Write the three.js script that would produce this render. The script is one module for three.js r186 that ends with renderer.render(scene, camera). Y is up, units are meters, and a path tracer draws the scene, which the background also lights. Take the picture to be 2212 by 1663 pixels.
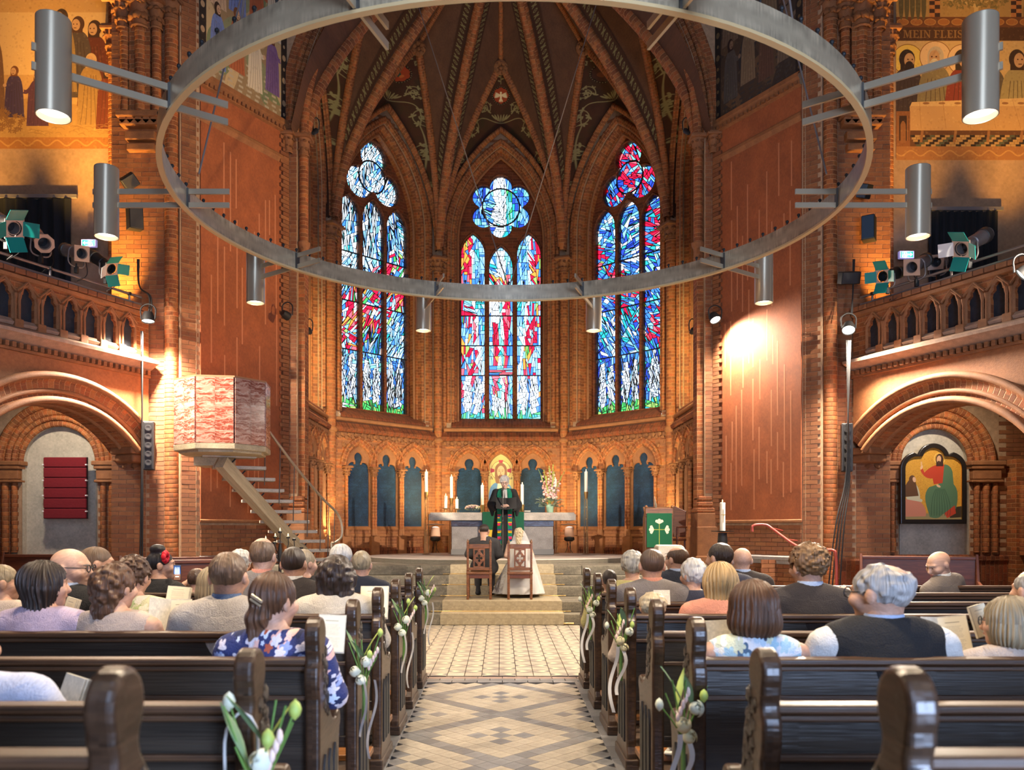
import * as THREE from 'three';
import { mergeGeometries, toCreasedNormals } from 'three/addons/utils/BufferGeometryUtils.js';
import { RoundedBoxGeometry } from 'three/addons/geometries/RoundedBoxGeometry.js';
import { RectAreaLightUniformsLib } from 'three/addons/lights/RectAreaLightUniformsLib.js';

// ---------- camera, sky, large lights, exposure ----------
const W = 2212, H = 1663, F = 1765, VX = 1082, VY = 1143, EYE = 1.5;
const scene = new THREE.Scene();
const camera = new THREE.PerspectiveCamera(2 * Math.atan(H / 2 / F) * 180 / Math.PI, W / H, 0.05, 120);
camera.position.set(0, EYE, 0); camera.lookAt(0, EYE, -10);
camera.setViewOffset(W, H, W / 2 - VX, H / 2 - VY, W, H);
camera.focus = 9; camera.userData.fStop = 2.6;
const renderer = new THREE.WebGLRenderer({ antialias: true });
renderer.toneMapping = THREE.LinearToneMapping;
renderer.toneMappingExposure = 1.0;
renderer.shadowMap.enabled = true;
scene.background = new THREE.Color(0.80, 0.90, 1.0);
scene.backgroundIntensity = 3.4;
RectAreaLightUniformsLib.init();
// strengths of the lamps, seen and out of view
const LAMP = { ring: 42, flood: 300, wallflood: 110, apse: 40, altar: 26, gallery: 330, aisle: 20, unseenFlood: 700, candle: 0.5, nave: 0.08, unseenWestWindow: 1.2, door: 60, vault: 2.2 };
const WARM = new THREE.Color(1.0, 0.80, 0.56), WHITE = new THREE.Color(1.0, 0.86, 0.70), ORANGE = new THREE.Color(1.0, 0.68, 0.34), AMBER = new THREE.Color(1.0, 0.56, 0.12), GOLD = new THREE.Color(1.0, 0.80, 0.38), DAY = new THREE.Color(0.50, 0.66, 1.0);

// ---------- helpers ----------
const V2 = (x, y) => new THREE.Vector2(x, y), V3 = (x, y, z) => new THREE.Vector3(x, y, z);
const PI = Math.PI, sin = Math.sin, cos = Math.cos, abs = Math.abs, max = Math.max, min = Math.min, hyp = Math.hypot, sqrt = Math.sqrt;
const lerp = (a, b, t) => a + (b - a) * t, clamp = (x, a, b) => min(b, max(a, x)), smooth = (a, b, x) => { const t = clamp((x - a) / (b - a), 0, 1); return t * t * (3 - 2 * t); };
const at = (px, py, d) => V3((px - VX) * d / F, EYE + (VY - py) * d / F, -d);   // a point seen at a pixel of the photograph, at its own depth
function rngOf(seed) { let s = seed >>> 0; return () => { s = (s + 0x6d2b79f5) >>> 0; let t = Math.imul(s ^ (s >>> 15), 1 | s); t = (t + Math.imul(t ^ (t >>> 7), 61 | t)) ^ t; return ((t ^ (t >>> 14)) >>> 0) / 4294967296; }; }
const R = rngOf(7);
const hash = (x, y, z = 0) => { let h = Math.imul(x | 0, 374761393) + Math.imul(y | 0, 668265263) + Math.imul(z | 0, 1274126177); h = Math.imul(h ^ (h >>> 13), 1274126177); return ((h ^ (h >>> 16)) >>> 0) / 4294967296; };
function noise2(x, y, p = 0) {   // value noise, period p cells if given
  const ix = Math.floor(x), iy = Math.floor(y), fx = x - ix, fy = y - iy, u = fx * fx * (3 - 2 * fx), v = fy * fy * (3 - 2 * fy);
  const w = (a) => p ? ((a % p) + p) % p : a;
  return lerp(lerp(hash(w(ix), w(iy)), hash(w(ix + 1), w(iy)), u), lerp(hash(w(ix), w(iy + 1)), hash(w(ix + 1), w(iy + 1)), u), v);
}
function noise3(x, y, z) {
  const ix = Math.floor(x), iy = Math.floor(y), iz = Math.floor(z), fx = x - ix, fy = y - iy, fz = z - iz, s = (t) => t * t * (3 - 2 * t), u = s(fx), v = s(fy), w = s(fz);
  const c = (a, b, d) => hash(ix + a, iy + b, iz + d);
  return lerp(lerp(lerp(c(0, 0, 0), c(1, 0, 0), u), lerp(c(0, 1, 0), c(1, 1, 0), u), v), lerp(lerp(c(0, 0, 1), c(1, 0, 1), u), lerp(c(0, 1, 1), c(1, 1, 1), u), v), w);
}
const fbm = (x, y, p = 0, o = 4) => { let s = 0, a = 0.5; for (let i = 0; i < o; i++) { s += a * noise2(x, y, p); x *= 2; y *= 2; p *= 2; a *= 0.5; } return s; };
// names
const counts = {};
function numbered(n) { const k = counts[n] = (counts[n] ?? -1) + 1; return k ? n + '_' + String(k).padStart(3, '0') : n; }
function shade(o) { o.castShadow = o.receiveShadow = true; return o; }
function thing(name, label, category, pos = [0, 0, 0], turn = 0, group) {
  const o = new THREE.Group(); o.name = numbered(name); scene.add(o);
  o.position.set(...(pos.isVector3 ? pos.toArray() : pos)); o.rotation.y = turn; o.userData = { label, category };
  if (group) o.userData.group = group;
  return o;
}
function struct(name, pos = [0, 0, 0], turn = 0) { const o = new THREE.Group(); o.name = numbered(name); o.position.set(...pos); o.rotation.y = turn; o.userData = { kind: 'structure' }; scene.add(o); return o; }
function part(parent, name, geo, mat, label) { const m = shade(new THREE.Mesh(Array.isArray(geo) ? merge(geo) : geo, mat)); m.name = name; if (label) m.userData.label = label; parent.add(m); return m; }
function copyOf(src, label, pos, turn) { const c = src.clone(); c.name = numbered(src.name.replace(/_\d{3}$/, '')); c.userData = { ...src.userData, label }; if (pos) c.position.set(...(pos.isVector3 ? pos.toArray() : pos)); if (turn !== undefined) c.rotation.y = turn; scene.add(c); return c; }
// a group whose x runs from (x0, depth d0) to (x1, depth d1) and whose z faces the viewer's left-to-right side
function frame(name, x0, d0, x1, d1) { const g = struct(name, [x0, 0, -d0], Math.atan2(d1 - d0, x1 - x0)); g.userData.len = undefined; delete g.userData.len; g.L = hyp(x1 - x0, d1 - d0); return g; }
// geometry
function plain(g) { g = g.index ? g.toNonIndexed() : g; for (const k of Object.keys(g.attributes)) if (!['position', 'normal', 'uv'].includes(k)) g.deleteAttribute(k); if (!g.attributes.normal) g.computeVertexNormals(); if (!g.attributes.uv) g.setAttribute('uv', new THREE.BufferAttribute(new Float32Array(g.attributes.position.count * 2), 2)); g.morphAttributes = {}; return g; }
const merge = (list) => list.length === 1 ? list[0] : mergeGeometries(list.map(plain), false);
const mv = (g, x = 0, y = 0, z = 0) => g.translate(x, y, z);
function tf(g, pos, rot = [0, 0, 0], s = 1) { const q = new THREE.Quaternion().setFromEuler(new THREE.Euler(...rot)); return g.applyMatrix4(new THREE.Matrix4().compose(V3(...pos), q, Array.isArray(s) ? V3(...s) : V3(s, s, s))); }
function uvBox(g, k = 1) {   // uv in metres from the dominant axis of the normal
  g = plain(g); const p = g.attributes.position, n = g.attributes.normal, uv = g.attributes.uv;
  for (let i = 0; i < p.count; i++) { const ax = abs(n.getX(i)), ay = abs(n.getY(i)), az = abs(n.getZ(i)); if (ay > ax && ay > az) uv.setXY(i, p.getX(i) * k, p.getZ(i) * k); else if (ax > az) uv.setXY(i, p.getZ(i) * k, p.getY(i) * k); else uv.setXY(i, p.getX(i) * k, p.getY(i) * k); }
  return g;
}
const box = (w, h, d, x = 0, y = 0, z = 0) => uvBox(new THREE.BoxGeometry(w, h, d)).translate(x, y, z);
const rbox = (w, h, d, x = 0, y = 0, z = 0, r = 0.01) => uvBox(new RoundedBoxGeometry(w, h, d, 1, min(r, w / 2.1, h / 2.1, d / 2.1))).translate(x, y, z);
const cyl = (r0, r1, h, x = 0, y = 0, z = 0, n = 16) => new THREE.CylinderGeometry(r1, r0, h, n).translate(x, y + h / 2, z);
const ball = (r, x = 0, y = 0, z = 0, n = 10) => new THREE.SphereGeometry(r, n, max(5, n * 0.7 | 0)).translate(x, y, z);
function lathe(prof, n = 20, creased = 0.6) { const g = new THREE.LatheGeometry(prof.map(([r, y]) => V2(r, y)), n); const p = g.attributes.position, uv = g.attributes.uv; let R0 = 0; for (const [r] of prof) R0 = max(R0, r); for (let i = 0; i < p.count; i++) uv.setXY(i, uv.getX(i) * 2 * PI * R0, p.getY(i)); return creased ? plain(toCreasedNormals(g, creased)) : g; }
function tube(pts, r, n = 8, seg, closed = false) { const c = new THREE.CatmullRomCurve3(pts, closed, 'centripetal'); return new THREE.TubeGeometry(c, seg ?? max(1, (pts.length - 1) * 4), r, n, closed); }
function rod(a, b, r0, r1 = r0, n = 8) { const d = b.clone().sub(a), g = new THREE.CylinderGeometry(r1, r0, d.length(), n); g.applyQuaternion(new THREE.Quaternion().setFromUnitVectors(V3(0, 1, 0), d.clone().normalize())); return g.translate((a.x + b.x) / 2, (a.y + b.y) / 2, (a.z + b.z) / 2); }
function bar(a, b, w, h) { const d = b.clone().sub(a), g = new THREE.BoxGeometry(w, h, d.length()); const m = new THREE.Matrix4().lookAt(b, a, V3(0, 1, 0)); g.applyMatrix4(m); return g.translate((a.x + b.x) / 2, (a.y + b.y) / 2, (a.z + b.z) / 2); }
function extrude(shape, depth, bevel = 0, seg = 1, curve = 10) { return plain(new THREE.ExtrudeGeometry(shape, { depth: depth - 2 * bevel, bevelEnabled: bevel > 0, bevelSize: bevel, bevelThickness: bevel, bevelOffset: -bevel, bevelSegments: seg, curveSegments: curve })).translate(0, 0, bevel); }
const poly = (pts) => new THREE.Shape(pts.map((p) => V2(p[0], p[1])));
const rectS = (x0, y0, x1, y1) => poly([[x0, y0], [x1, y0], [x1, y1], [x0, y1]]);
function arcPts(cx, w, spring, rise, n = 10) {   // left spring over the apex to right spring
  const out = [];
  if (rise <= w * 1.001) { const r = (w * w + rise * rise) / (2 * rise), cy = spring + rise - r, a = Math.asin(min(1, w / r)); const aa = rise < w * 0.999 ? a : PI / 2; for (let i = 0; i <= 2 * n; i++) { const t = -aa + aa * i / n; out.push([cx + r * sin(t), cy + r * cos(t)]); } return out; }
  const r = (w * w + rise * rise) / (2 * w), a = Math.acos((r - w) / r);
  for (let i = 0; i <= n; i++) { const t = a * i / n; out.push([cx - w + r - r * cos(t), spring + r * sin(t)]); }
  for (let i = n - 1; i >= 0; i--) { const t = a * i / n; out.push([cx + w - r + r * cos(t), spring + r * sin(t)]); }
  return out;
}
const archPts = (cx, w, y0, spring, rise, n) => [[cx - w, y0], ...arcPts(cx, w, spring, rise, n), [cx + w, y0]];
const pathOf = (pts) => new THREE.Path(pts.map((p) => V2(p[0], p[1])));
const circlePts = (cx, cy, r, n = 24, a0 = 0, a1 = 2 * PI) => Array.from({ length: n }, (_, i) => { const a = a0 + (a1 - a0) * i / n; return [cx + r * cos(a), cy + r * sin(a)]; });
// sweep a profile [[outward, forward], ...] along a path in the XY plane
function sweep(pts, prof, closed = false, crease = 0.5) {
  const n = pts.length, pos = [], uv = [], idx = [], m = prof.length; let run = 0;
  for (let i = 0; i < n; i++) {
    const a = pts[i === 0 ? (closed ? n - 1 : 0) : i - 1], b = pts[i], c = pts[i === n - 1 ? (closed ? 0 : i) : i + 1];
    let d1 = [b[0] - a[0], b[1] - a[1]], d2 = [c[0] - b[0], c[1] - b[1]]; const l1 = hyp(...d1), l2 = hyp(...d2);
    d1 = l1 ? [d1[0] / l1, d1[1] / l1] : [d2[0] / l2, d2[1] / l2]; d2 = l2 ? [d2[0] / l2, d2[1] / l2] : d1;
    let nx = -(d1[1] + d2[1]), ny = d1[0] + d2[0]; const l = hyp(nx, ny) || 1; nx /= l; ny /= l; const k = 1 / max(0.35, nx * -d1[1] + ny * d1[0]);
    run += i ? l1 : 0; let s = 0;
    prof.forEach(([o, f], j) => { if (j) s += hyp(o - prof[j - 1][0], f - prof[j - 1][1]); pos.push(b[0] + nx * o * k, b[1] + ny * o * k, f); uv.push(s, run); });
  }
  const rows = closed ? n : n - 1;
  for (let i = 0; i < rows; i++) for (let j = 0; j < m - 1; j++) { const a = i * m + j, b = ((i + 1) % n) * m + j; idx.push(a, b, a + 1, b, b + 1, a + 1); }
  const g = new THREE.BufferGeometry(); g.setAttribute('position', new THREE.Float32BufferAttribute(pos, 3)); g.setAttribute('uv', new THREE.Float32BufferAttribute(uv, 2)); g.setIndex(idx); g.computeVertexNormals();
  return plain(toCreasedNormals(g, crease));
}
// a surface from f(u, v) -> [x, y, z]
function patch(f, nu, nv, fuv) {
  const pos = [], uv = [], idx = [];
  for (let i = 0; i <= nu; i++) for (let j = 0; j <= nv; j++) { const p = f(i / nu, j / nv); pos.push(p[0], p[1], p[2]); const q = fuv ? fuv(i / nu, j / nv, p) : [i / nu, j / nv]; uv.push(q[0], q[1]); }
  for (let i = 0; i < nu; i++) for (let j = 0; j < nv; j++) { const a = i * (nv + 1) + j, b = a + nv + 1; idx.push(a, b, a + 1, b, b + 1, a + 1); }
  const g = new THREE.BufferGeometry(); g.setAttribute('position', new THREE.Float32BufferAttribute(pos, 3)); g.setAttribute('uv', new THREE.Float32BufferAttribute(uv, 2)); g.setIndex(idx); g.computeVertexNormals(); return g;
}
// ---------- textures ----------
function canvasTex(w, h, draw, { srgb = true, rep = false } = {}) { const c = document.createElement('canvas'); c.width = w; c.height = h; draw(c.getContext('2d'), w, h); const t = new THREE.CanvasTexture(c); if (srgb) t.colorSpace = THREE.SRGBColorSpace; if (rep) t.wrapS = t.wrapT = THREE.RepeatWrapping; return t; }
function dataTex(w, h, f, srgb = true) {   // f(x, y) -> [r, g, b] 0..255 ; tiles
  const d = new Uint8Array(w * h * 4); for (let y = 0; y < h; y++) for (let x = 0; x < w; x++) { const c = f(x, y), o = (y * w + x) * 4; d[o] = clamp(c[0], 0, 255); d[o + 1] = clamp(c[1] ?? c[0], 0, 255); d[o + 2] = clamp(c[2] ?? c[0], 0, 255); d[o + 3] = 255; }
  const t = new THREE.DataTexture(d, w, h); t.wrapS = t.wrapT = THREE.RepeatWrapping; t.magFilter = THREE.LinearFilter; t.minFilter = THREE.LinearMipmapLinearFilter; if (srgb) t.colorSpace = THREE.SRGBColorSpace; t.needsUpdate = true; return t;
}
const scaled = (t, sx, sy) => { const c = t.clone(); c.repeat.set(sx, sy); c.needsUpdate = true; return c; };
const std = (o) => new THREE.MeshStandardMaterial({ roughness: 0.8, side: THREE.DoubleSide, ...o });
const rgb = (r, g, b) => new THREE.Color().setRGB(r, g, b);
// ---------- materials ----------
const COURSE = 0.075, BL = 0.25;
const brickMap = dataTex(1024, 1024, (x, y) => {   // 1.0 m x 0.9 m : four bricks by twelve courses
  const u = x / 1024 * 4, v = y / 1024 * 12, row = Math.floor(v), uu = (u + (row % 2) * 0.5) % 4, col = Math.floor(uu), fu = uu - col, fv = v - row;
  const du = min(fu, 1 - fu) * 250, dv = min(fv, 1 - fv) * 75, g = fbm(x / 16, y / 16, 64, 3), j = smooth(3.5, 6.5, min(du, dv) + (g - 0.5) * 3);
  const k = 0.80 + 0.34 * hash(col, row, 3), t = hash(col, row, 9), gr = 0.82 + 0.36 * g;
  const b = [166 * k * gr, (97 + 13 * t) * k * gr, (50 + 9 * t) * k * gr], m = [206 * (0.8 + 0.3 * g), 156 * (0.8 + 0.3 * g), 108 * (0.8 + 0.3 * g)];
  return [0, 1, 2].map((i) => lerp(m[i], b[i], j));
});
const brickBump = dataTex(1024, 1024, (x, y) => {
  const u = x / 1024 * 4, v = y / 1024 * 12, row = Math.floor(v), uu = (u + (row % 2) * 0.5) % 4, col = Math.floor(uu), fu = uu - col, fv = v - row, du = min(fu, 1 - fu) * 250, dv = min(fv, 1 - fv) * 75;
  return [255 * smooth(2.5, 7, min(du, dv)) * (0.72 + 0.28 * fbm(x / 12, y / 12, 85, 3))];
}, false);
const grainMap = dataTex(512, 512, (x, y) => { const g = fbm(x / 8, y / 8, 64, 4), s = fbm(x / 64, y / 64, 8, 3), k = 255 * clamp(0.72 + 0.17 * g + 0.19 * s, 0, 1.0); return [k, k * 0.985, k * 0.965]; });
const grainBump = dataTex(512, 512, (x, y) => [255 * fbm(x / 6, y / 6, 0, 4)], false);
const streakMap = dataTex(512, 512, (x, y) => { const g = fbm(x / 5, y / 90, 0, 3), s = fbm(x / 40, y / 60, 0, 4), e = min(1, min(x, 511 - x, y, 511 - y) / 40), k = lerp(0.9, clamp(0.55 + 0.3 * g + 0.45 * s, 0, 1.05), e); return [230 * k, 228 * k, 222 * k]; });
const woodMap = dataTex(512, 512, (x, y) => { const w = fbm(x / 90 + 0.2 * noise2(x / 40, y / 20), y / 7, 0, 4), f = noise2(x / 30, y / 1.6), b = fbm(x / 120, y / 60, 0, 3), k = 0.55 + 0.5 * w + 0.14 * f + 0.3 * (b - 0.5); return [235 * k, 228 * k, 215 * k]; });
const woodBump = dataTex(256, 256, (x, y) => [255 * (0.5 * noise2(x / 30, y / 1.5) + 0.5 * fbm(x / 60, y / 5, 0, 3))], false);
const marbleMap = dataTex(1024, 512, (x, y) => {
  const wv = fbm(x / 90, y / 40, 0, 4) * 2, v = fbm(x / 110 + wv * 0.6, y / 16 + wv, 0, 5), q = abs(sin(y / 15 + wv * 5 + 3 * fbm(x / 40, y / 18, 0, 4)));
  const e = lerp(1, 0.92, smooth(30, 0, min(x, 1023 - x))), a = [206, 158, 140], b = [150, 82, 66], c = [236, 222, 208], t = smooth(0.36, 0.6, v), s = smooth(0.78, 1, q); return [0, 1, 2].map((i) => lerp(lerp(a[i], b[i], t), c[i], s * 0.42) * e);
});
const graniteMap = dataTex(512, 512, (x, y) => { const a = hash(x >> 1, y >> 1, 4), b = noise2(x / 3, y / 3), s = fbm(x / 90, y / 90, 0, 3), k = (0.62 + 0.3 * (a - 0.5) + 0.34 * (b - 0.5)) * (0.8 + 0.4 * s); return [235 * k, 226 * k, 205 * k]; });
const carpetMap = dataTex(256, 256, (x, y) => { const k = 0.72 + 0.25 * hash(x, y, 2) + 0.2 * (fbm(x / 30, y / 30, 0, 3) - 0.5); return [238 * k, 226 * k, 200 * k]; });
const hairMap = dataTex(512, 256, (x, y) => { const a = noise2(x / 2.2, y / 60, 0), b = fbm(x / 14, y / 80, 0, 3), e = lerp(1, 0.4 + 0.5 * a + 0.75 * b, min(1, min(x, 511 - x) / 12)); return [255 * min(1, e)]; });
const hairBump = dataTex(512, 256, (x, y) => [255 * (0.6 * noise2(x / 2.5, y / 70) + 0.4 * fbm(x / 10, y / 60, 0, 2))], false);
const clothMap = dataTex(256, 256, (x, y) => { const k = 0.86 + 0.1 * hash(x, y, 5) + 0.08 * ((x + y) % 4 < 2 ? 1 : 0) + 0.1 * (fbm(x / 40, y / 40, 0, 3) - 0.5); return [250 * k, 250 * k, 250 * k]; });
const clothBump = dataTex(256, 256, (x, y) => [255 * (0.6 * fbm(x / 26, y / 26, 0, 3) + 0.4 * hash(x, y, 1))], false);
const glassBump = dataTex(256, 256, (x, y) => [255 * fbm(x / 22, y / 22, 0, 3)], false);
const mosaicMap = dataTex(512, 512, (x, y) => { const c = Math.floor(x / 7 + 0.6 * noise2(x / 20, y / 20)), r = Math.floor(y / 7 + 0.6 * noise2(x / 17, y / 23)), h = hash(c, r, 3), n = fbm(x / 90, y / 60, 0, 4), k = 0.35 + 0.5 * h * h + 0.5 * n; return [54 * k, 92 * k, 122 * k]; });
const mosaicBump = dataTex(512, 512, (x, y) => { const c = Math.floor(x / 7), r = Math.floor(y / 7), fx = x / 7 - c, fy = y / 7 - r; return [255 * (hash(c, r, 8) * 0.6 + 0.4 * smooth(0, 0.25, min(fx, 1 - fx, fy, 1 - fy)))]; }, false);

const metre = (t, w, h) => scaled(t, 1 / w, 1 / h);
const M = {
  brick: std({ map: metre(brickMap, 1, 0.9), bumpMap: metre(brickBump, 1, 0.9), bumpScale: 0.008, roughness: 0.82, color: rgb(0.92, 0.80, 0.72) }),
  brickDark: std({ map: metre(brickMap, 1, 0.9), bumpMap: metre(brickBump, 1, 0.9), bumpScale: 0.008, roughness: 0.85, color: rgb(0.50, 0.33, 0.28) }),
  terra: std({ map: metre(grainMap, 0.6, 0.6), bumpMap: metre(grainBump, 0.4, 0.4), bumpScale: 0.004, color: rgb(0.41, 0.166, 0.058), roughness: 0.7 }),
  ring: std({ map: metre(brickMap, 0.5, 0.9), bumpMap: metre(brickBump, 0.5, 0.9), bumpScale: 0.006, roughness: 0.75, color: rgb(0.88, 0.74, 0.64) }),
  mortar: std({ map: metre(grainMap, 0.4, 0.4), color: rgb(0.56, 0.36, 0.21), roughness: 0.95 }),
  bricks: [[0.38, 0.143, 0.050], [0.34, 0.120, 0.042], [0.41, 0.158, 0.055], [0.355, 0.136, 0.050], [0.31, 0.106, 0.038]].map((c) => std({ map: metre(grainMap, 0.5, 0.5), bumpMap: metre(grainBump, 0.3, 0.3), bumpScale: 0.003, color: rgb(...c), roughness: 0.72 })),
  brickAny: std({ map: metre(grainMap, 0.5, 0.5), bumpMap: metre(grainBump, 0.3, 0.3), bumpScale: 0.003, color: 0xffffff, roughness: 0.74 }),
  redPlaster: std({ map: metre(grainMap, 1.6, 2.1), bumpMap: metre(grainBump, 0.5, 0.5), bumpScale: 0.002, color: rgb(0.43, 0.120, 0.036), roughness: 0.75 }),
  redStrip: std({ color: rgb(0.52, 0.19, 0.08), roughness: 0.75 }),
  archPlaster: std({ map: metre(grainMap, 1.7, 1.7), bumpMap: metre(grainBump, 0.5, 0.5), bumpScale: 0.003, color: rgb(0.47, 0.182, 0.062), roughness: 0.7 }),
  cream: std({ map: metre(grainMap, 2, 2), color: rgb(0.66, 0.60, 0.48), roughness: 0.85 }),
  greyPlaster: std({ map: metre(grainMap, 3, 2), color: rgb(0.40, 0.29, 0.19), roughness: 0.9 }),
  tanWall: std({ map: metre(grainMap, 3, 3), color: rgb(0.42, 0.25, 0.14), roughness: 0.9 }),
  slabTop: std({ map: metre(grainMap, 0.5, 0.5), color: rgb(0.55, 0.36, 0.25), roughness: 0.7 }),
  granite: std({ map: metre(graniteMap, 0.5, 0.5), bumpMap: metre(grainBump, 0.3, 0.3), bumpScale: 0.002, color: rgb(0.60, 0.56, 0.49), roughness: 0.7 }),
  paving: std({ map: metre(grainMap, 0.9, 0.9), color: rgb(0.58, 0.50, 0.45), roughness: 0.55 }),
  carpet: std({ map: metre(carpetMap, 0.25, 0.25), bumpMap: metre(grainBump, 0.15, 0.15), bumpScale: 0.003, color: rgb(0.70, 0.645, 0.55), roughness: 0.98 }),
  brass: std({ color: rgb(0.72, 0.48, 0.18), metalness: 1, roughness: 0.3 }),
  bronze: std({ color: rgb(0.36, 0.24, 0.11), metalness: 1, roughness: 0.38 }),
  darkWood: std({ map: metre(woodMap, 1.2, 0.5), bumpMap: metre(woodBump, 0.7, 0.3), bumpScale: 0.0015, color: rgb(0.034, 0.022, 0.015), roughness: 0.36 }),
  pewPanel: std({ map: metre(woodMap, 1.7, 0.45), bumpMap: metre(woodBump, 0.9, 0.3), bumpScale: 0.0012, color: rgb(0.045, 0.036, 0.029), roughness: 0.40 }),
  pewEdge: std({ map: metre(woodMap, 1.5, 0.6), bumpMap: metre(woodBump, 0.9, 0.3), bumpScale: 0.001, color: rgb(0.11, 0.055, 0.027), roughness: 0.48 }),
  pewEnd: std({ map: scaled(metre(woodMap, 0.5, 1.3), 1, 1), bumpMap: metre(woodBump, 0.4, 0.9), bumpScale: 0.0015, color: rgb(0.075, 0.042, 0.026), roughness: 0.34 }),
  chairWood: std({ map: metre(woodMap, 0.4, 0.9), color: rgb(0.30, 0.115, 0.035), roughness: 0.35 }),
  oak: std({ map: metre(woodMap, 0.8, 0.5), color: rgb(0.32, 0.14, 0.05), roughness: 0.4 }),
  redWood: std({ map: metre(woodMap, 1, 0.4), color: rgb(0.21, 0.062, 0.028), roughness: 0.45 }),
  steel: std({ color: rgb(0.52, 0.42, 0.28), metalness: 0.55, roughness: 0.30 }),
  steelDark: std({ color: rgb(0.10, 0.095, 0.085), metalness: 0.6, roughness: 0.45 }),
  ringSteel: std({ map: metre(streakMap, 1.2, 0.7), color: rgb(0.68, 0.55, 0.37), metalness: 0.25, roughness: 0.34 }),
  ringWarmLit: std({ color: rgb(0.70, 0.50, 0.24), metalness: 0.1, roughness: 0.45 }),  // gold colour stands for warm light on the rim underside
  black: std({ color: rgb(0.012, 0.011, 0.011), roughness: 0.6 }),
  blackCloth: std({ color: rgb(0.006, 0.006, 0.007), roughness: 0.97 }),
  speaker: std({ color: rgb(0.028, 0.026, 0.027), roughness: 0.55 }),
  greyMetal: std({ color: rgb(0.28, 0.24, 0.22), metalness: 0.55, roughness: 0.45 }),
  pinkMetal: std({ color: rgb(0.52, 0.38, 0.30), metalness: 0.2, roughness: 0.5 }),
  teal: std({ color: rgb(0.0, 0.22, 0.19), roughness: 0.45 }),
  white: std({ color: rgb(0.78, 0.76, 0.72), roughness: 0.6 }),
  stone: std({ map: metre(grainMap, 0.8, 0.8), color: rgb(0.68, 0.62, 0.54), roughness: 0.7 }),
  stoneGrey: std({ map: metre(grainMap, 0.8, 0.8), color: rgb(0.40, 0.375, 0.36), roughness: 0.75 }),
  blueStone: std({ map: metre(marbleMap, 1.2, 0.5), color: rgb(0.11, 0.20, 0.36), roughness: 0.3 }),
  marble: std({ map: marbleMap, roughness: 0.18 }),
  pulpitCream: std({ map: metre(grainMap, 1, 1), color: rgb(0.62, 0.52, 0.34), roughness: 0.6 }),
  lead: std({ color: rgb(0.010, 0.010, 0.012), roughness: 0.6 }),
  mosaic: std({ map: metre(mosaicMap, 0.5, 0.5), bumpMap: metre(mosaicBump, 0.5, 0.5), bumpScale: 0.006, roughness: 0.3, color: rgb(0.62, 0.72, 0.8) }),
  darkGlass: std({ map: metre(grainMap, 0.3, 0.4), bumpMap: metre(grainBump, 0.2, 0.3), bumpScale: 0.003, color: rgb(0.030, 0.040, 0.055), roughness: 0.22 }),
  wax: std({ color: rgb(0.80, 0.73, 0.58), roughness: 0.5 }),
  flame: std({ color: 0x000000, emissive: rgb(1, 0.72, 0.34), emissiveIntensity: 5 }),
  greenCloth: std({ map: metre(clothMap, 0.1, 0.1), color: rgb(0.012, 0.125, 0.062), roughness: 0.9 }),
  redCloth: std({ map: metre(clothMap, 0.12, 0.12), bumpMap: metre(clothBump, 0.4, 0.4), bumpScale: 0.004, color: rgb(0.20, 0.006, 0.012), roughness: 0.95 }),
  handrailRed: std({ color: rgb(0.34, 0.055, 0.04), roughness: 0.35 }),
  stemGreen: std({ color: rgb(0.10, 0.22, 0.04), roughness: 0.6 }),
  leafGreen: std({ color: rgb(0.14, 0.22, 0.10), roughness: 0.65 }),
  greyLeaf: std({ color: rgb(0.22, 0.29, 0.20), roughness: 0.7 }),
  lime: std({ color: rgb(0.36, 0.46, 0.10), roughness: 0.55 }),
  petalWhite: std({ color: rgb(0.62, 0.64, 0.50), roughness: 0.6 }),
  petalCream: std({ color: rgb(0.64, 0.58, 0.34), roughness: 0.6 }),
  petalPink: std({ color: rgb(0.78, 0.40, 0.34), roughness: 0.6 }),
  petalBlush: std({ color: rgb(0.78, 0.58, 0.50), roughness: 0.6 }),
  ribbon: std({ color: rgb(0.55, 0.53, 0.50), roughness: 0.6 }),
  paper: std({ map: metre(grainMap, 0.6, 0.6), color: rgb(0.74, 0.69, 0.56), roughness: 0.9 }),
  glassTube: new THREE.MeshPhysicalMaterial({ color: 0xffffff, transmission: 1, roughness: 0.05, thickness: 0, side: THREE.DoubleSide }),
};
M.lampGlow = std({ color: 0x111111, emissive: rgb(1, 0.92, 0.78), emissiveIntensity: 4 });
M.floodGlow = std({ color: 0x111111, emissive: rgb(1, 0.95, 0.86), emissiveIntensity: 9 });
M.amberGlow = std({ color: 0x111111, emissive: rgb(1, 0.6, 0.2), emissiveIntensity: 3 });

// lamps: a glowing face and a light of its own just before it
function spotAt(parent, pos, dir, color, power, angle = 0.9, penumbra = 0.6, radius = 1) {
  const l = new THREE.SpotLight(color, power, 0, angle, penumbra, 2); l.position.copy(pos); l.target.position.copy(pos.clone().add(dir)); l.castShadow = true; l.shadow.radius = radius; l.shadow.mapSize.set(1024, 1024); l.name = 'lamp_beam'; parent.add(l); parent.add(l.target); return l;
}
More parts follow.
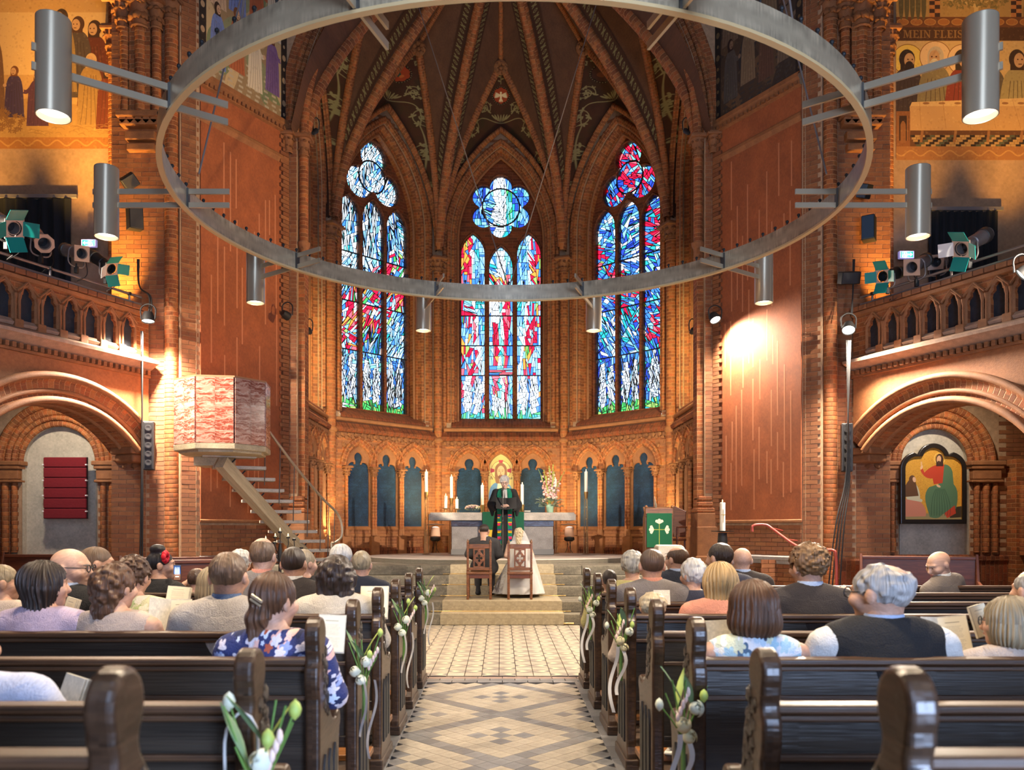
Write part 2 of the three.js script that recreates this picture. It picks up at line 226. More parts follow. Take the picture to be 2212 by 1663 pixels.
// ---------- bricks that can be picked apart ----------
const brickBox = [0, 1, 2].map((k) => { const g = uvBox(new THREE.BoxGeometry(1, 1, 1)); const u = g.attributes.uv; for (let i = 0; i < u.count; i++) u.setXY(i, u.getX(i) * 0.25 + k * 0.31, u.getY(i) * 0.07 + k * 0.17); return g; });
const BC = M.bricks.map((m) => m.color);
function brickField(parent, u0, u1, v0, v1, { inside, w = 0, solo = 0, seed = 1, depth = 0.03, prefer } = {}) {
  const rr = rngOf(seed * 977 + 5), list = [];
  const n0 = Math.round(v0 / COURSE), n1 = Math.round(v1 / COURSE);
  for (let r = n0; r < n1; r++) {
    const v = (r + 0.5) * COURSE;
    for (let b = Math.floor(u0 / BL) - 1; b * BL < u1 + BL; b++) {
      let a = (b + (r % 2 ? 0.5 : 0)) * BL, c = a + BL; a = max(a, u0); c = min(c, u1);
      if (c - a < 0.05) continue;
      if (inside) { if (!inside((a + c) / 2, v) || !inside(a + 0.01, v - 0.03) || !inside(c - 0.01, v - 0.03) || !inside(a + 0.01, v + 0.03) || !inside(c - 0.01, v + 0.03)) continue; }
      list.push([(a + c) / 2, v, c - a - 0.009, w + (rr() - 0.5) * 0.004, Math.floor(rr() * 5), Math.floor(rr() * 3)]);
    }
  }
  let alone = [];
  if (solo) { const s = list.slice().sort((p, q) => (prefer ? prefer(q) - prefer(p) : q[2] - p[2])); alone = s.slice(0, solo); }
  const set = new Set(alone);
  for (const [u, v, l, ww, m, k] of alone) { const b = part(parent, 'brick', brickBox[k], M.bricks[m]); b.position.set(u, v, ww + 0.011 - depth / 2); b.scale.set(l, COURSE - 0.009, depth); }
  const rest = list.filter((b) => !set.has(b));
  if (rest.length) {
    const im = new THREE.InstancedMesh(brickBox[0], M.brickAny, rest.length), mt = new THREE.Matrix4(); im.name = 'brick'; im.userData.kind = 'stuff'; shade(im);
    rest.forEach(([u, v, l, ww, m], i) => { mt.makeScale(l, COURSE - 0.009, depth).setPosition(u, v, ww + 0.011 - depth / 2); im.setMatrixAt(i, mt); im.setColorAt(i, BC[m]); });
    parent.add(im);
  }
}
// a brick or plaster wall: outline with holes, thickness behind z = 0
function wallMesh(parent, outline, holes, thick, mat, name = 'wall_body', z = 0) { const s = poly(outline); for (const h of holes) s.holes.push(pathOf(h)); const g = extrude(s, thick); g.translate(0, 0, z - thick); return part(parent, name, g, mat); }
const inPoly = (pts) => (u, v) => { let c = false; for (let i = 0, j = pts.length - 1; i < pts.length; j = i++) { const [x1, y1] = pts[i], [x2, y2] = pts[j]; if ((y1 > v) !== (y2 > v) && u < (x2 - x1) * (v - y1) / (y2 - y1) + x1) c = !c; } return c; };
const roll = (r, o = 0, f = 0, n = 7) => Array.from({ length: n }, (_, i) => { const a = PI - PI * i / (n - 1); return [o + r * cos(a), f + r * sin(a)]; });   // half-round moulding
function leafBall(r, sx, x, y, z, k) { const g = new THREE.SphereGeometry(r, 8, 6); const p = g.attributes.position; for (let i = 0; i < p.count; i++) { const a = Math.atan2(p.getY(i), p.getX(i)), q = 1 + 0.35 * sin(a * 5 + k); p.setXYZ(i, p.getX(i) * q * sx, p.getY(i) * q, p.getZ(i) * 0.6); } g.computeVertexNormals(); return g.translate(x, y, z); }
// round shaft in courses, with capital and base
function shaftGeo(r, y0, y1, n = 14, groove = true) { const prof = []; let y = y0; prof.push([r, y0]); if (groove) for (y = Math.ceil(y0 / COURSE) * COURSE; y < y1; y += COURSE) { prof.push([r, y - 0.006], [r - 0.004, y - 0.004], [r - 0.004, y + 0.002], [r, y + 0.004]); } prof.push([r, y1]); return lathe(prof, n, 0); }
function capitalGeo(r, y, h, seed = 1, lush = 1) {
  const g = [lathe([[r * 1.15, y], [r * 1.22, y + h * 0.05], [r * 1.05, y + h * 0.1], [r * 1.1, y + h * 0.3], [r * 1.55, y + h * 0.75], [r * 1.62, y + h * 0.8]], 12)];
  g.push(uvBox(rbox(r * 3.9, h * 0.12, r * 3.9, 0, y + h * 0.86, 0, 0.012))); g.push(uvBox(rbox(r * 3.5, h * 0.09, r * 3.5, 0, y + h * 0.96, 0, 0.012)));
  const rr = rngOf(seed); for (let row = 0; row < 2; row++) for (let k = 0; k < 8; k++) { const a = (k + row * 0.5) / 8 * 2 * PI, rad = r * (1.2 + row * 0.42), l = leafBall(r * (0.34 + 0.12 * rr()) * lush, 1, 0, 0, 0, rr() * 6); l.rotateX(-0.3 - row * 0.4); l.translate(0, y + h * (0.3 + row * 0.33), rad); l.rotateY(a); g.push(l); }
  return merge(g);
}
// ---------- stained glass ----------
function clipHalf(pts, px, py, nx, ny) { const out = [], n = pts.length; for (let i = 0; i < n; i++) { const a = pts[i], b = pts[(i + 1) % n], da = (a[0] - px) * nx + (a[1] - py) * ny, db = (b[0] - px) * nx + (b[1] - py) * ny; if (da >= 0) out.push(a); if ((da > 0 && db < 0) || (da < 0 && db > 0)) { const t = da / (da - db); out.push([lerp(a[0], b[0], t), lerp(a[1], b[1], t)]); } } return out; }
const areaOf = (p) => { let s = 0; for (let i = 0, j = p.length - 1; i < p.length; j = i++) s += p[j][0] * p[i][1] - p[i][0] * p[j][1]; return s / 2; };
const midOf = (p) => { let x = 0, y = 0; for (const q of p) { x += q[0]; y += q[1]; } return [x / p.length, y / p.length]; };
function inset(p, r) { const n = p.length; let out = p; const s = areaOf(p) > 0 ? 1 : -1; for (let i = 0; i < n && out.length > 2; i++) { const a = p[i], b = p[(i + 1) % n], l = hyp(b[0] - a[0], b[1] - a[1]); if (l < 1e-5) continue; const nx = -(b[1] - a[1]) / l * s, ny = (b[0] - a[0]) / l * s; out = clipHalf(out, a[0] + nx * r, a[1] + ny * r, nx, ny); } return out.length > 2 ? out : null; }
function shatter(p, angle, target, rr, out, depth = 0) {   // cut a pane outline into shards along leading directions
  const a = abs(areaOf(p)), m = midOf(p);
  if (a < target(m[0], m[1]) * (0.55 + 0.9 * rr()) || depth > 14) { out.push(p); return out; }
  let w = [Infinity, -Infinity, Infinity, -Infinity]; for (const q of p) { w[0] = min(w[0], q[0]); w[1] = max(w[1], q[0]); w[2] = min(w[2], q[1]); w[3] = max(w[3], q[1]); }
  let t = angle(m[0], m[1], rr, (w[3] - w[2]) / (w[1] - w[0] + 1e-6));
  const x = m[0] + (rr() - 0.5) * 0.42 * (w[1] - w[0]), y = m[1] + (rr() - 0.5) * 0.42 * (w[3] - w[2]), nx = -sin(t), ny = cos(t);
  const A = clipHalf(p, x, y, nx, ny), B = clipHalf(p, x, y, -nx, -ny);
  if (A.length < 3 || B.length < 3 || abs(areaOf(A)) < a * 0.12 || abs(areaOf(B)) < a * 0.12) { if (depth > 9) { out.push(p); return out; } return shatter(p, (...k) => angle(...k) + 0.6, target, rr, out, depth + 1); }
  shatter(A, angle, target, rr, out, depth + 1); shatter(B, angle, target, rr, out, depth + 1); return out;
}
const GLASS = {};
for (const [k, c] of Object.entries({ white: [0.95, 0.97, 0.98], milk: [0.62, 0.74, 0.84], sky: [0.20, 0.44, 0.78], blue: [0.045, 0.17, 0.62], deep: [0.02, 0.05, 0.40], pale: [0.34, 0.62, 0.88], teal: [0.02, 0.30, 0.30], aqua: [0.18, 0.62, 0.60], green: [0.05, 0.36, 0.08], lime: [0.26, 0.50, 0.10], red: [0.72, 0.008, 0.04], rose: [0.85, 0.10, 0.13], orange: [0.90, 0.24, 0.04], amber: [0.92, 0.58, 0.16], grey: [0.42, 0.44, 0.58], violet: [0.20, 0.12, 0.42] }))
  GLASS[k] = new THREE.MeshPhysicalMaterial({ color: rgb(...c), transmission: 1, roughness: 0.0, thickness: 0, ior: 1.45, side: THREE.DoubleSide });
const pickOf = (rr, ...opts) => { let s = 0; for (let i = 0; i < opts.length; i += 2) s += opts[i + 1]; let t = rr() * s; for (let i = 0; i < opts.length; i += 2) { t -= opts[i + 1]; if (t <= 0) return opts[i]; } return opts[0]; };
// one light of a window: panes in lead, each pane its own mesh
function glaze(win, outline, bars, angle, target, color, rr, z, budget) {
  let cells = [outline];
  for (const y of bars) cells = cells.flatMap((c) => [clipHalf(c, 0, y + 0.001, 0, 1), clipHalf(c, 0, y - 0.001, 0, -1)].filter((p) => p.length > 2 && abs(areaOf(p)) > 0.002));
  const shards = []; for (const c of cells) shatter(c, angle, target, rr, shards);
  const lead = poly(outline), extra = {};
  for (const s of shards) {
    const q = inset(s, 0.0075); if (!q || abs(areaOf(q)) < 0.00025) continue;
    lead.holes.push(pathOf(q)); const m = midOf(q), key = color(m[0], m[1], rr, s), g = plain(new THREE.ShapeGeometry(poly(q))).translate(0, 0, z + 0.006);
    if (budget.n > 0) { budget.n--; part(win, 'pane', g, GLASS[key]); } else (extra[key] ??= []).push(g);
  }
  for (const k in extra) part(win, 'pane', extra[k], GLASS[k]).userData.kind = 'stuff';
  part(win, 'lead_came', extrude(lead, 0.012).translate(0, 0, z), M.lead);
  for (const y of bars) { let a = Infinity, b = -Infinity; for (const q of clipHalf(clipHalf(outline, 0, y - 0.01, 0, 1), 0, y + 0.01, 0, -1)) { a = min(a, q[0]); b = max(b, q[0]); } if (b > a) part(win, 'saddle_bar', box(b - a, 0.03, 0.03, (a + b) / 2, y, z + 0.02), M.lead); }
}
const polarUnion = (cx, cy, core, lobes, n = 96) => Array.from({ length: n }, (_, i) => { const t = i / n * 2 * PI, ux = cos(t), uy = sin(t); let r = core; for (const [lx, ly, lr] of lobes) { const b = lx * ux + ly * uy, h = lx * lx + ly * ly - b * b; if (h < lr * lr) r = max(r, b + sqrt(lr * lr - h)); } return [cx + r * ux, cy + r * uy]; });

// ---------- the apse: five sides of an octagon ----------
const AD = 17.33, AR = 4.07, AS = AR * Math.tan(PI / 8), FLOOR2 = 0.85;
const corner = { L2: [-AR, AD - AS], L1: [-AR, AD + AS], L0: [-AS, AD + AR], R0: [AS, AD + AR], R1: [AR, AD + AS], R2: [AR, AD - AS] };
const BW = 2 * AS, BC0 = AS;
const HOLE = archPts(BC0, 1.3, 4.22, 9.1, 2.42, 12), inHole = inPoly(HOLE);
const inFormeret = inPoly(archPts(BC0, 1.62, 0, 8.75, 3.2, 14));
function lancetSpecs(kind) { return kind === 'mid' ? [[-0.75, 0.315, 4.45, 8.86, 0.55], [0, 0.315, 4.45, 8.50, 0.58], [0.75, 0.315, 4.45, 8.86, 0.55]] : [[-0.74, 0.33, 4.48, 9.18, 0.52], [0, 0.33, 4.48, 9.24, 0.52], [0.74, 0.33, 4.48, 9.18, 0.52]]; }
let windowNo = 0;
function apseBay(side, P, Q, kind, design, seed) {
  const g = frame('wall_apse_' + side, ...P, ...Q), c = BC0;
  // body
  wallMesh(g, [[-0.1, FLOOR2 - 0.1], [BW + 0.1, FLOOR2 - 0.1], [BW + 0.1, 12.9], [-0.1, 12.9]], [HOLE], 0.5, M.mortar);
  brickField(g, 0.14, BW - 0.14, 4.2, 11.7, { inside: (u, v) => !inHole(u, v) && inFormeret(u, v) && !(v > 8.9 && hyp(u - c, 0) < 0.2 && v < 9) , seed, w: 0.0 });
  // moulded orders round the window
  const A = (w, rise, s = 9.1) => archPts(c, w, 4.3, s, rise, 14);
  part(g, 'arch_moulding', sweep(A(1.28, 2.4), [[0.02, -0.02], [0.06, 0.06], [0.12, 0.06], [0.15, 0.0]]), M.ring);
  part(g, 'arch_moulding', sweep(A(1.26, 2.38), roll(0.045, 0, -0.06)), M.ring);
  part(g, 'arch_moulding', sweep(A(1.17, 2.28), [[0.1, -0.1], [0.06, -0.2], [0, -0.2], [0, -0.45]]), M.ring);
  part(g, 'arch_moulding', sweep(A(1.14, 2.25), roll(0.035, 0, -0.26)), M.terra);
  part(g, 'hood_moulding', sweep(arcPts(c, 1.46, 9.0, 2.66, 14), roll(0.05, 0, 0.02)), M.ring);
  for (let k = 0; k < 2; k++) part(g, 'wall_rib', sweep(arcPts(c, 1.60 + k * 0.03, 8.75, 3.16, 14), roll(0.06 - k * 0.01, 0, 0.10 + k * 0.06)), M.ring);
  // sill and string courses
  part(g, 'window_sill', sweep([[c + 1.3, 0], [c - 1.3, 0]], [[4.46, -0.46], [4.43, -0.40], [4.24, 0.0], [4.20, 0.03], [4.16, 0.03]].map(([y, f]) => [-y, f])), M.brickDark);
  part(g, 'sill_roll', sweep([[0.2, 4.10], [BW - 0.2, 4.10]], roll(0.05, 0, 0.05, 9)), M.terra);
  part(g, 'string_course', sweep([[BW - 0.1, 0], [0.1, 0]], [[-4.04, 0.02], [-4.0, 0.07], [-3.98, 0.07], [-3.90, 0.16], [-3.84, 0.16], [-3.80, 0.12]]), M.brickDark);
  wallMesh(g, [[0.1, 3.64], [BW - 0.1, 3.64], [BW - 0.1, 3.84], [0.1, 3.84]], [], 0.12, M.terra, 'frieze_band', 0.07);
  { const fl = []; for (let u = 0.22; u < BW - 0.15; u += 0.185) { const k = Math.round(u / 0.185); fl.push(leafBall(0.055, 1.1, u, 3.745, 0.09, k)); fl.push(rbox(0.085, 0.055, 0.05, u + 0.09, 3.665, 0.09, 0.012)); } part(g, 'carved_frieze', fl, M.terra); }
  // dado arcade
  const niches = [-0.83, 0, 0.83].map((k) => archPts(c + k, 0.30, 1.56, 3.0, 0.42, 8)), deep = [-0.83, 0, 0.83].map((k) => archPts(c + k, 0.365, 1.50, 3.0, 0.5, 8));
  wallMesh(g, [[0.0, FLOOR2], [BW, FLOOR2], [BW, 3.66], [0.0, 3.66]], deep, 0.12, M.brick, 'dado_wall', 0.10);
  brickField(g, 0.02, BW - 0.02, 0.86, 3.62, { inside: (u, v) => !deep.some((d) => inPoly(d)(u, v)) && !(v > 2.94 && [-0.83, 0, 0.83].some((k) => hyp(u - c - k, (v - 3.0) * 0.9) < 0.52)), w: 0.10, seed: seed + 31 });
  for (const k of [-0.83, 0, 0.83]) {
    part(g, 'niche_arch', sweep(arcPts(c + k, 0.365, 3.0, 0.52, 8), [[0, -0.02], [0, 0.12], [0.035, 0.15], [0.07, 0.13], [0.075, 0.115], [0.13, 0.115], [0.14, 0.15], [0.17, 0.15], [0.18, 0.10]]), M.ring);
    part(g, 'niche_reveal', sweep(archPts(c + k, 0.365, 1.5, 3.0, 0.5, 8), [[0, 0.10], [-0.04, 0.05], [-0.045, 0.0]]), M.terra);
    if (!(kind === 'mid' && k === 0)) {
      part(g, 'niche_panel', uvBox(extrude(poly(archPts(c + k, 0.37, 1.48, 3.0, 0.5, 8)), 0.02)).translate(0, 0, 0.004), M.mosaic);
      // trefoil cusps
      const head = poly(arcPts(c + k, 0.36, 2.99, 0.5, 8)), hole = polarUnion(c + k, 3.13, 0.02, [[0, 0.12, 0.125], [0, -0.16, 0.12]], 40); const leg = [[c + k - 0.26, 2.98], [c + k - 0.10, 3.06], [c + k + 0.10, 3.06], [c + k + 0.26, 2.98]];
      const tre = poly([[c + k - 0.362, 2.97], ...arcPts(c + k, 0.36, 2.99, 0.5, 8), [c + k + 0.362, 2.97], [c + k + 0.30, 2.97], ...Array.from({ length: 7 }, (_, i) => { const a = i / 6 * PI / 2; return [c + k + 0.15 + 0.15 * cos(a) * 0.98, 2.97 + 0.13 * sin(a)]; }), [c + k + 0.085, 3.085], ...Array.from({ length: 13 }, (_, i) => { const a = -0.75 + i / 12 * (PI + 1.5); return [c + k + 0.115 * cos(a), 3.21 + 0.125 * sin(a)]; }), [c + k - 0.085, 3.085], ...Array.from({ length: 7 }, (_, i) => { const a = PI / 2 - i / 6 * PI / 2; return [c + k - 0.15 - 0.15 * cos(a) * 0.98, 2.97 + 0.13 * sin(a)]; }), [c + k - 0.30, 2.97]]);
      part(g, 'niche_tracery', extrude(tre, 0.05, 0.01).translate(0, 0, 0.03), M.terra);
      for (const s of [-1, 1]) part(g, 'niche_cusp', ball(0.028, c + k + s * 0.095, 3.075, 0.045), M.terra);
    }
    for (const s of [-1, 1]) part(g, 'niche_sill', rbox(0.02, 0.02, 0.02, c + k + s * 0.36, 1.5, 0.1, 0.004), M.terra);
    part(g, 'niche_sill', sweep([[c + k + 0.37, 0], [c + k - 0.37, 0]], [[-1.60, -0.02], [-1.52, 0.10], [-1.49, 0.13], [-1.46, 0.10]]), M.terra);
  }
  for (const k of [-1.245, -0.415, 0.415, 1.245]) for (const s of [-0.035, 0.035]) {
    if (abs(k) > 1 && s * k > 0) continue;
    const x = c + k + (abs(k) > 1 ? -Math.sign(k) * 0.03 : s);
    part(g, 'colonnette', shaftGeo(0.038, 1.5, 2.78, 10, false).translate(x, 0, 0.15), M.ring);
    part(g, 'colonnette_base', lathe([[0.06, 1.34], [0.06, 1.40], [0.05, 1.43], [0.055, 1.46], [0.038, 1.5]], 10).translate(x, 0, 0.15), M.terra);
  }
  for (const k of [-1.245, -0.415, 0.415, 1.245]) part(g, 'capital', capitalGeo(0.062, 2.76, 0.24, seed + k * 10).translate(c + k + (abs(k) > 1 ? -Math.sign(k) * 0.04 : 0), 0, 0.14), M.terra);
  for (const k of [-1.245, -0.415, 0.415, 1.245]) part(g, 'pedestal', rbox(0.24, 0.50, 0.12, c + k, 1.08, 0.15, 0.01), M.terra);
  part(g, 'base_moulding', sweep([[BW, 0], [0, 0]], [[-1.40, 0.10], [-1.38, 0.13], [-1.33, 0.13], [-1.31, 0.11]]), M.terra);
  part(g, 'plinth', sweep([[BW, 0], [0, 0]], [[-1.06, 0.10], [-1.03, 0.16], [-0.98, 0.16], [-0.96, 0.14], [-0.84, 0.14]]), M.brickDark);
  // spandrel carving
  for (const k of [-1.2, -0.415, 0.415, 1.2]) part(g, 'carved_spandrel', [0, 1, 2].map((i) => leafBall(0.055, 1, c + k + (i - 1) * 0.075, 3.45 + (i === 1 ? -0.07 : 0.04), 0.12, i)), M.terra);
  // window: tracery plate, glass
  const w = struct('window_' + (++windowNo), [g.position.x, 0, g.position.z], g.rotation.y), rr = rngOf(seed * 31 + 7), zP = -0.45;
  const spec = lancetSpecs(kind), lights = spec.map(([k, hw, y0, sp, ri]) => archPts(c + k, hw, y0, sp, ri, 8));
  const lobes = kind === 'mid' ? [0, 1, 2, 3, 4, 5].map((i) => [0.535 * sin(i * PI / 3), 0.535 * cos(i * PI / 3), 0.295]) : [0, 1, 2].map((i) => [0.48 * sin(i * 2 * PI / 3), 0.48 * cos(i * 2 * PI / 3), 0.39]);
  const rc = kind === 'mid' ? [c, 10.13, 0.50] : [c, 10.36, 0.40], rose = polarUnion(rc[0], rc[1], rc[2], lobes);
  const plateOut = archPts(c, 1.33, 4.40, 9.1, 2.46, 12);
  const ps = poly(plateOut); for (const h of [...lights, rose]) ps.holes.push(pathOf(h));
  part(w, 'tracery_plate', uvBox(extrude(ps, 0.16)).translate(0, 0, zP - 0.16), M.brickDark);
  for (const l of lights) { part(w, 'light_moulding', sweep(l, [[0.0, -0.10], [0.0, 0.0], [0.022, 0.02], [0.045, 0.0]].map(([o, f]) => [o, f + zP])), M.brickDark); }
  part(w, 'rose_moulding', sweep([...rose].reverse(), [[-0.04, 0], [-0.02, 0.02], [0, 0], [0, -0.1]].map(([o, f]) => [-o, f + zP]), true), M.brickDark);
  const budget = { n: 300 };
  spec.forEach((s, i) => glaze(w, lights[i], kind === 'mid' ? [5.62, 6.42, 7.22, 8.02] : [5.92, 7.12, 8.32], design.angle, design.target, (x, y, q, sh) => design.color(x - c, y, q, i, sh), rr, zP - 0.09, budget));
  const ring = circlePts(rc[0], rc[1], rc[2], 36);
  glaze(w, ring, [], design.angle, (x, y) => design.target(x, y) * 0.9, (x, y, q, sh) => design.color(x - c, y, q, 3, sh), rr, zP - 0.09, budget);
  part(w, 'rose_ring', sweep(ring, roll(0.022, 0, zP - 0.07), true), M.lead);
  for (const [lx, ly, lr] of lobes) { const circ = circlePts(rc[0] + lx, rc[1] + ly, lr, 30), keep = circ.filter(([x, y]) => hyp(x - rc[0], y - rc[1]) > rc[2] + 0.012);   // the part of the lobe outside the ring
    const a0 = Math.atan2(ly, lx); keep.sort((p, q) => { const f = (v) => { let t = Math.atan2(v[1] - rc[1] - ly, v[0] - rc[0] - lx) - a0; while (t > PI) t -= 2 * PI; while (t < -PI) t += 2 * PI; return t; }; return f(p) - f(q); });
    const ends = [keep[keep.length - 1], keep[0]].map((p) => Math.atan2(p[1] - rc[1], p[0] - rc[0])); let da = ends[1] - ends[0]; while (da > PI) da -= 2 * PI; while (da < -PI) da += 2 * PI;
    for (let i = 1; i < 6; i++) { const t = ends[0] + da * i / 6; keep.push([rc[0] + (rc[2] + 0.012) * cos(t), rc[1] + (rc[2] + 0.012) * sin(t)]); }
    glaze(w, keep, [], design.angle, (x, y) => design.target(x, y) * 0.9, (x, y, q, sh) => design.color(x - c, y, q, 4, sh), rr, zP - 0.09, budget); }
  return g;
}
const streaky = (t0, spread) => (x, y, rr, asp) => (y < 5.95 ? (rr() < 0.7 ? PI / 2 + (rr() - 0.5) * 0.9 : (rr() - 0.5) * 1.2) : rr() < 0.74 ? t0 + (rr() - 0.5) * spread : rr() < 0.6 ? t0 - 1.25 + (rr() - 0.5) * 0.7 : 0.3 * (rr() - 0.5));
function figures(x, y, rr, cx, list) { for (const [fx, h, w] of list) { const dx = x - cx - fx, hy = 4.66 + h; if (hyp(dx, (y - hy) * 0.9) < 0.07) return 'white'; const t = (y - 4.62) / (h - 0.03); if (t > 0 && t < 1 && abs(dx) < w * (0.62 + 0.5 * sin(PI * min(1, t * 0.85 + 0.1)))) return pickOf(rr, 'white', 6, 'milk', 2, 'grey', 1.6); } return null; }
const designLeft = {
  angle: streaky(1.0, 0.45), target: (x, y) => y < 5.95 ? 0.0115 : 0.0165,
  color(x, y, rr, i) {
    if (i < 3) {
      if (y < 4.70) return pickOf(rr, 'green', 4, 'lime', 2, 'teal', 1, 'white', 0.6);
      const f = figures(x, y, rr, [-0.74, 0, 0.74][i], [[-0.14, 1.05, 0.10], [0.13, 1.08, 0.105]]); if (f) return f;
      if (y < 5.85) return pickOf(rr, 'sky', 3, 'pale', 1, 'blue', 4, 'aqua', 1);
    }
    const mid = 7.15 + x * 0.9, q = abs(y - mid);
    if (i < 3 && q < 0.85) return pickOf(rr, 'red', 5, 'rose', 3, 'orange', 2, 'white', 2.2, 'sky', 3.2, 'blue', 2.6, 'pale', 2, 'lime', 1.2, 'green', 0.7);
    if (i < 3 && y < mid) return pickOf(rr, 'sky', 4, 'pale', 3, 'blue', 3, 'white', 2.5, 'aqua', 1.2, 'teal', 0.6);
    const w = clamp((y - mid) * 2.2 - x * 2, 1.5, 9); return pickOf(rr, 'white', w + 1.5, 'pale', 2.2, 'sky', 2.4, 'blue', 1.8, 'aqua', 0.8, 'teal', 0.3, 'milk', 0.8);
  },
};
const designRight = {
  angle: streaky(-1.02, 0.45), target: (x, y) => y < 5.95 ? 0.0115 : 0.0165,
  color(x, y, rr, i) {
    if (i < 3) {
      if (y < 4.70) return pickOf(rr, 'green', 4, 'lime', 2.4, 'teal', 1, 'white', 0.5);
      const f = figures(x, y, rr, [-0.74, 0, 0.74][i], i === 2 ? [[-0.02, 1.18, 0.13], [0.21, 1.1, 0.07]] : [[-0.14, 1.05, 0.10], [0.15, 1.02, 0.10]]); if (f) return f === 'white' && rr() < 0.45 ? 'milk' : f;
      if (y < 5.85) return pickOf(rr, 'blue', 4, 'sky', 1, 'deep', 3, 'teal', 0.8);
    } else return y < rc3(x) ? pickOf(rr, 'red', 3, 'blue', 3.4, 'deep', 1.6, 'aqua', 1.3, 'rose', 1) : pickOf(rr, 'red', 6, 'rose', 1.4, 'blue', 2, 'aqua', 1, 'sky', 0.8);
    const mid = 7.25 - x * 1.05, q = abs(y - mid);
    if (q < 0.62) return pickOf(rr, 'red', 5, 'rose', 1.6, 'blue', 4, 'deep', 1.4, 'teal', 1.6, 'sky', 1.4, 'white', 0.9, 'lime', 0.5);
    if (i === 2 && y > 8.5 && y < 9.5) return pickOf(rr, 'red', 5, 'rose', 1, 'blue', 3, 'teal', 1.5, 'aqua', 1);
    return pickOf(rr, 'blue', 5, 'deep', 2.4, 'sky', 2.4, 'white', 2.4, 'teal', 1.8, 'aqua', 1.1, 'milk', 1.1);
  },
};
const rc3 = (x) => 10.32 - 0.25 * x;
const designMid = {
  angle: (x, y, rr, asp) => (y < 5.65 ? (rr() < 0.75 ? PI / 2 + (rr() - 0.5) * 0.8 : (rr() - 0.5) * 1.1) : asp > 4.2 ? (rr() - 0.5) * 0.12 : rr() < 0.62 ? PI / 2 + (rr() - 0.5) * 0.3 : rr() < 0.6 ? 1.1 * (rr() < 0.5 ? 1 : -1) : (rr() - 0.5) * 0.1),
  target: (x, y) => y < 5.65 ? 0.012 : 0.0165,
  color(x, y, rr, i) {
    if (i === 1) {
      const xx = x, wv = 0.19 + 0.02 * sin(y * 3);
      if (y < 4.62) return pickOf(rr, 'green', 2, 'teal', 2, 'lime', 1, 'aqua', 1);
      if (y < 5.05 && abs(xx) < 0.23) return pickOf(rr, 'white', 5, 'milk', 1);
      if (y > 8.28 && y < 8.98 && abs(xx) < 0.1) return 'white';
      if (y > 8.1 && y < 8.28 && abs(xx) < 0.2) return pickOf(rr, 'orange', 2, 'amber', 2, 'rose', 1);
      if (y < 8.28 && abs(xx) < 0.075) return pickOf(rr, 'white', 4, 'aqua', 2.2, 'teal', 0.6);
      if (y > 7.0 && y < 8.12 && xx < -0.07 && xx > -0.28) return pickOf(rr, 'white', 6, 'rose', 1, 'orange', 0.6);
      if (y < 8.28 && abs(xx) < wv + 0.05 * (y > 7)) return pickOf(rr, 'red', 6, 'rose', 2.4, 'orange', y > 7 ? 1.6 : 0.3, 'amber', 0.25);
      return pickOf(rr, 'blue', 3, 'sky', 4, 'pale', 2, 'aqua', 1.2, 'teal', 1);
    }
    if (i >= 3) { const dy = y - 10.13; if (x > -0.2 && x < 0.14 && abs(dy) < 0.85) return pickOf(rr, 'white', 8, 'aqua', 1, 'milk', 1); if (x >= 0.14 && x < 0.3 && abs(dy) < 0.5) return pickOf(rr, 'green', 1.2, 'aqua', 2, 'teal', 1.5); return pickOf(rr, 'blue', 5, 'sky', 3, 'deep', 1.6, 'aqua', 1.2, 'teal', 0.8); }
    const s = i === 0 ? -1 : 1, o = (x - s * 0.75) * s;   // o grows outwards
    if (y < 4.62) return pickOf(rr, 'teal', 3, 'aqua', 1, 'green', 1.4);
    if (y < 5.62 && o > -0.26 && o < 0.27) { const f = figures(x, y, rr, s * 0.75, [[-0.14, 0.98, 0.105], [0.13, 0.98, 0.105]]); if (f) return f; return pickOf(rr, 'sky', 2, 'blue', 4, 'red', 0.6); }
    const beam = o + 0.24 - (y - 5.6) * 0.115; if (abs(beam + 0.02) < 0.035 && y < 8.0) return 'white';
    if (y > 7.95) { if (o > 0.06) return pickOf(rr, 'red', 4, 'orange', 1.3, 'lime', 0.7, 'sky', 1.8, 'rose', 1, 'blue', 1.4); if (abs(o - 0.03) < 0.035) return 'white'; return pickOf(rr, 'blue', 3.2, 'sky', 3, 'aqua', 1, 'pale', 1.6, 'teal', 0.6); }
    if (y > 7.4 && abs(y - 7.7 - o * 0.9) < 0.25) return pickOf(rr, 'teal', 3, 'aqua', 2, 'pale', 1);
    if (beam > 0) return pickOf(rr, 'red', 4.2, 'orange', 1, 'rose', 1.2, 'lime', 0.6, 'pale', 2.4, 'milk', 1, 'sky', 2.4, 'green', 0.4, 'blue', 1);
    return pickOf(rr, 'blue', 4, 'sky', 4, 'pale', 2, 'aqua', 0.8, 'teal', 0.7);
  },
};
const designSide = { angle: streaky(1.0, 0.5), target: () => 0.022, color: (x, y, rr) => pickOf(rr, 'blue', 4, 'sky', 2, 'deep', 2, 'aqua', 2, 'teal', 2, 'white', 1, 'pale', 1) };
apseBay('left', corner.L1, corner.L0, 'side', designLeft, 3);
apseBay('middle', corner.L0, corner.R0, 'mid', designMid, 5);
apseBay('right', corner.R0, corner.R1, 'side', designRight, 9);
apseBay('far_left', corner.L2, corner.L1, 'side', designSide, 12);
apseBay('far_right', corner.R1, corner.R2, 'side', designSide, 15);

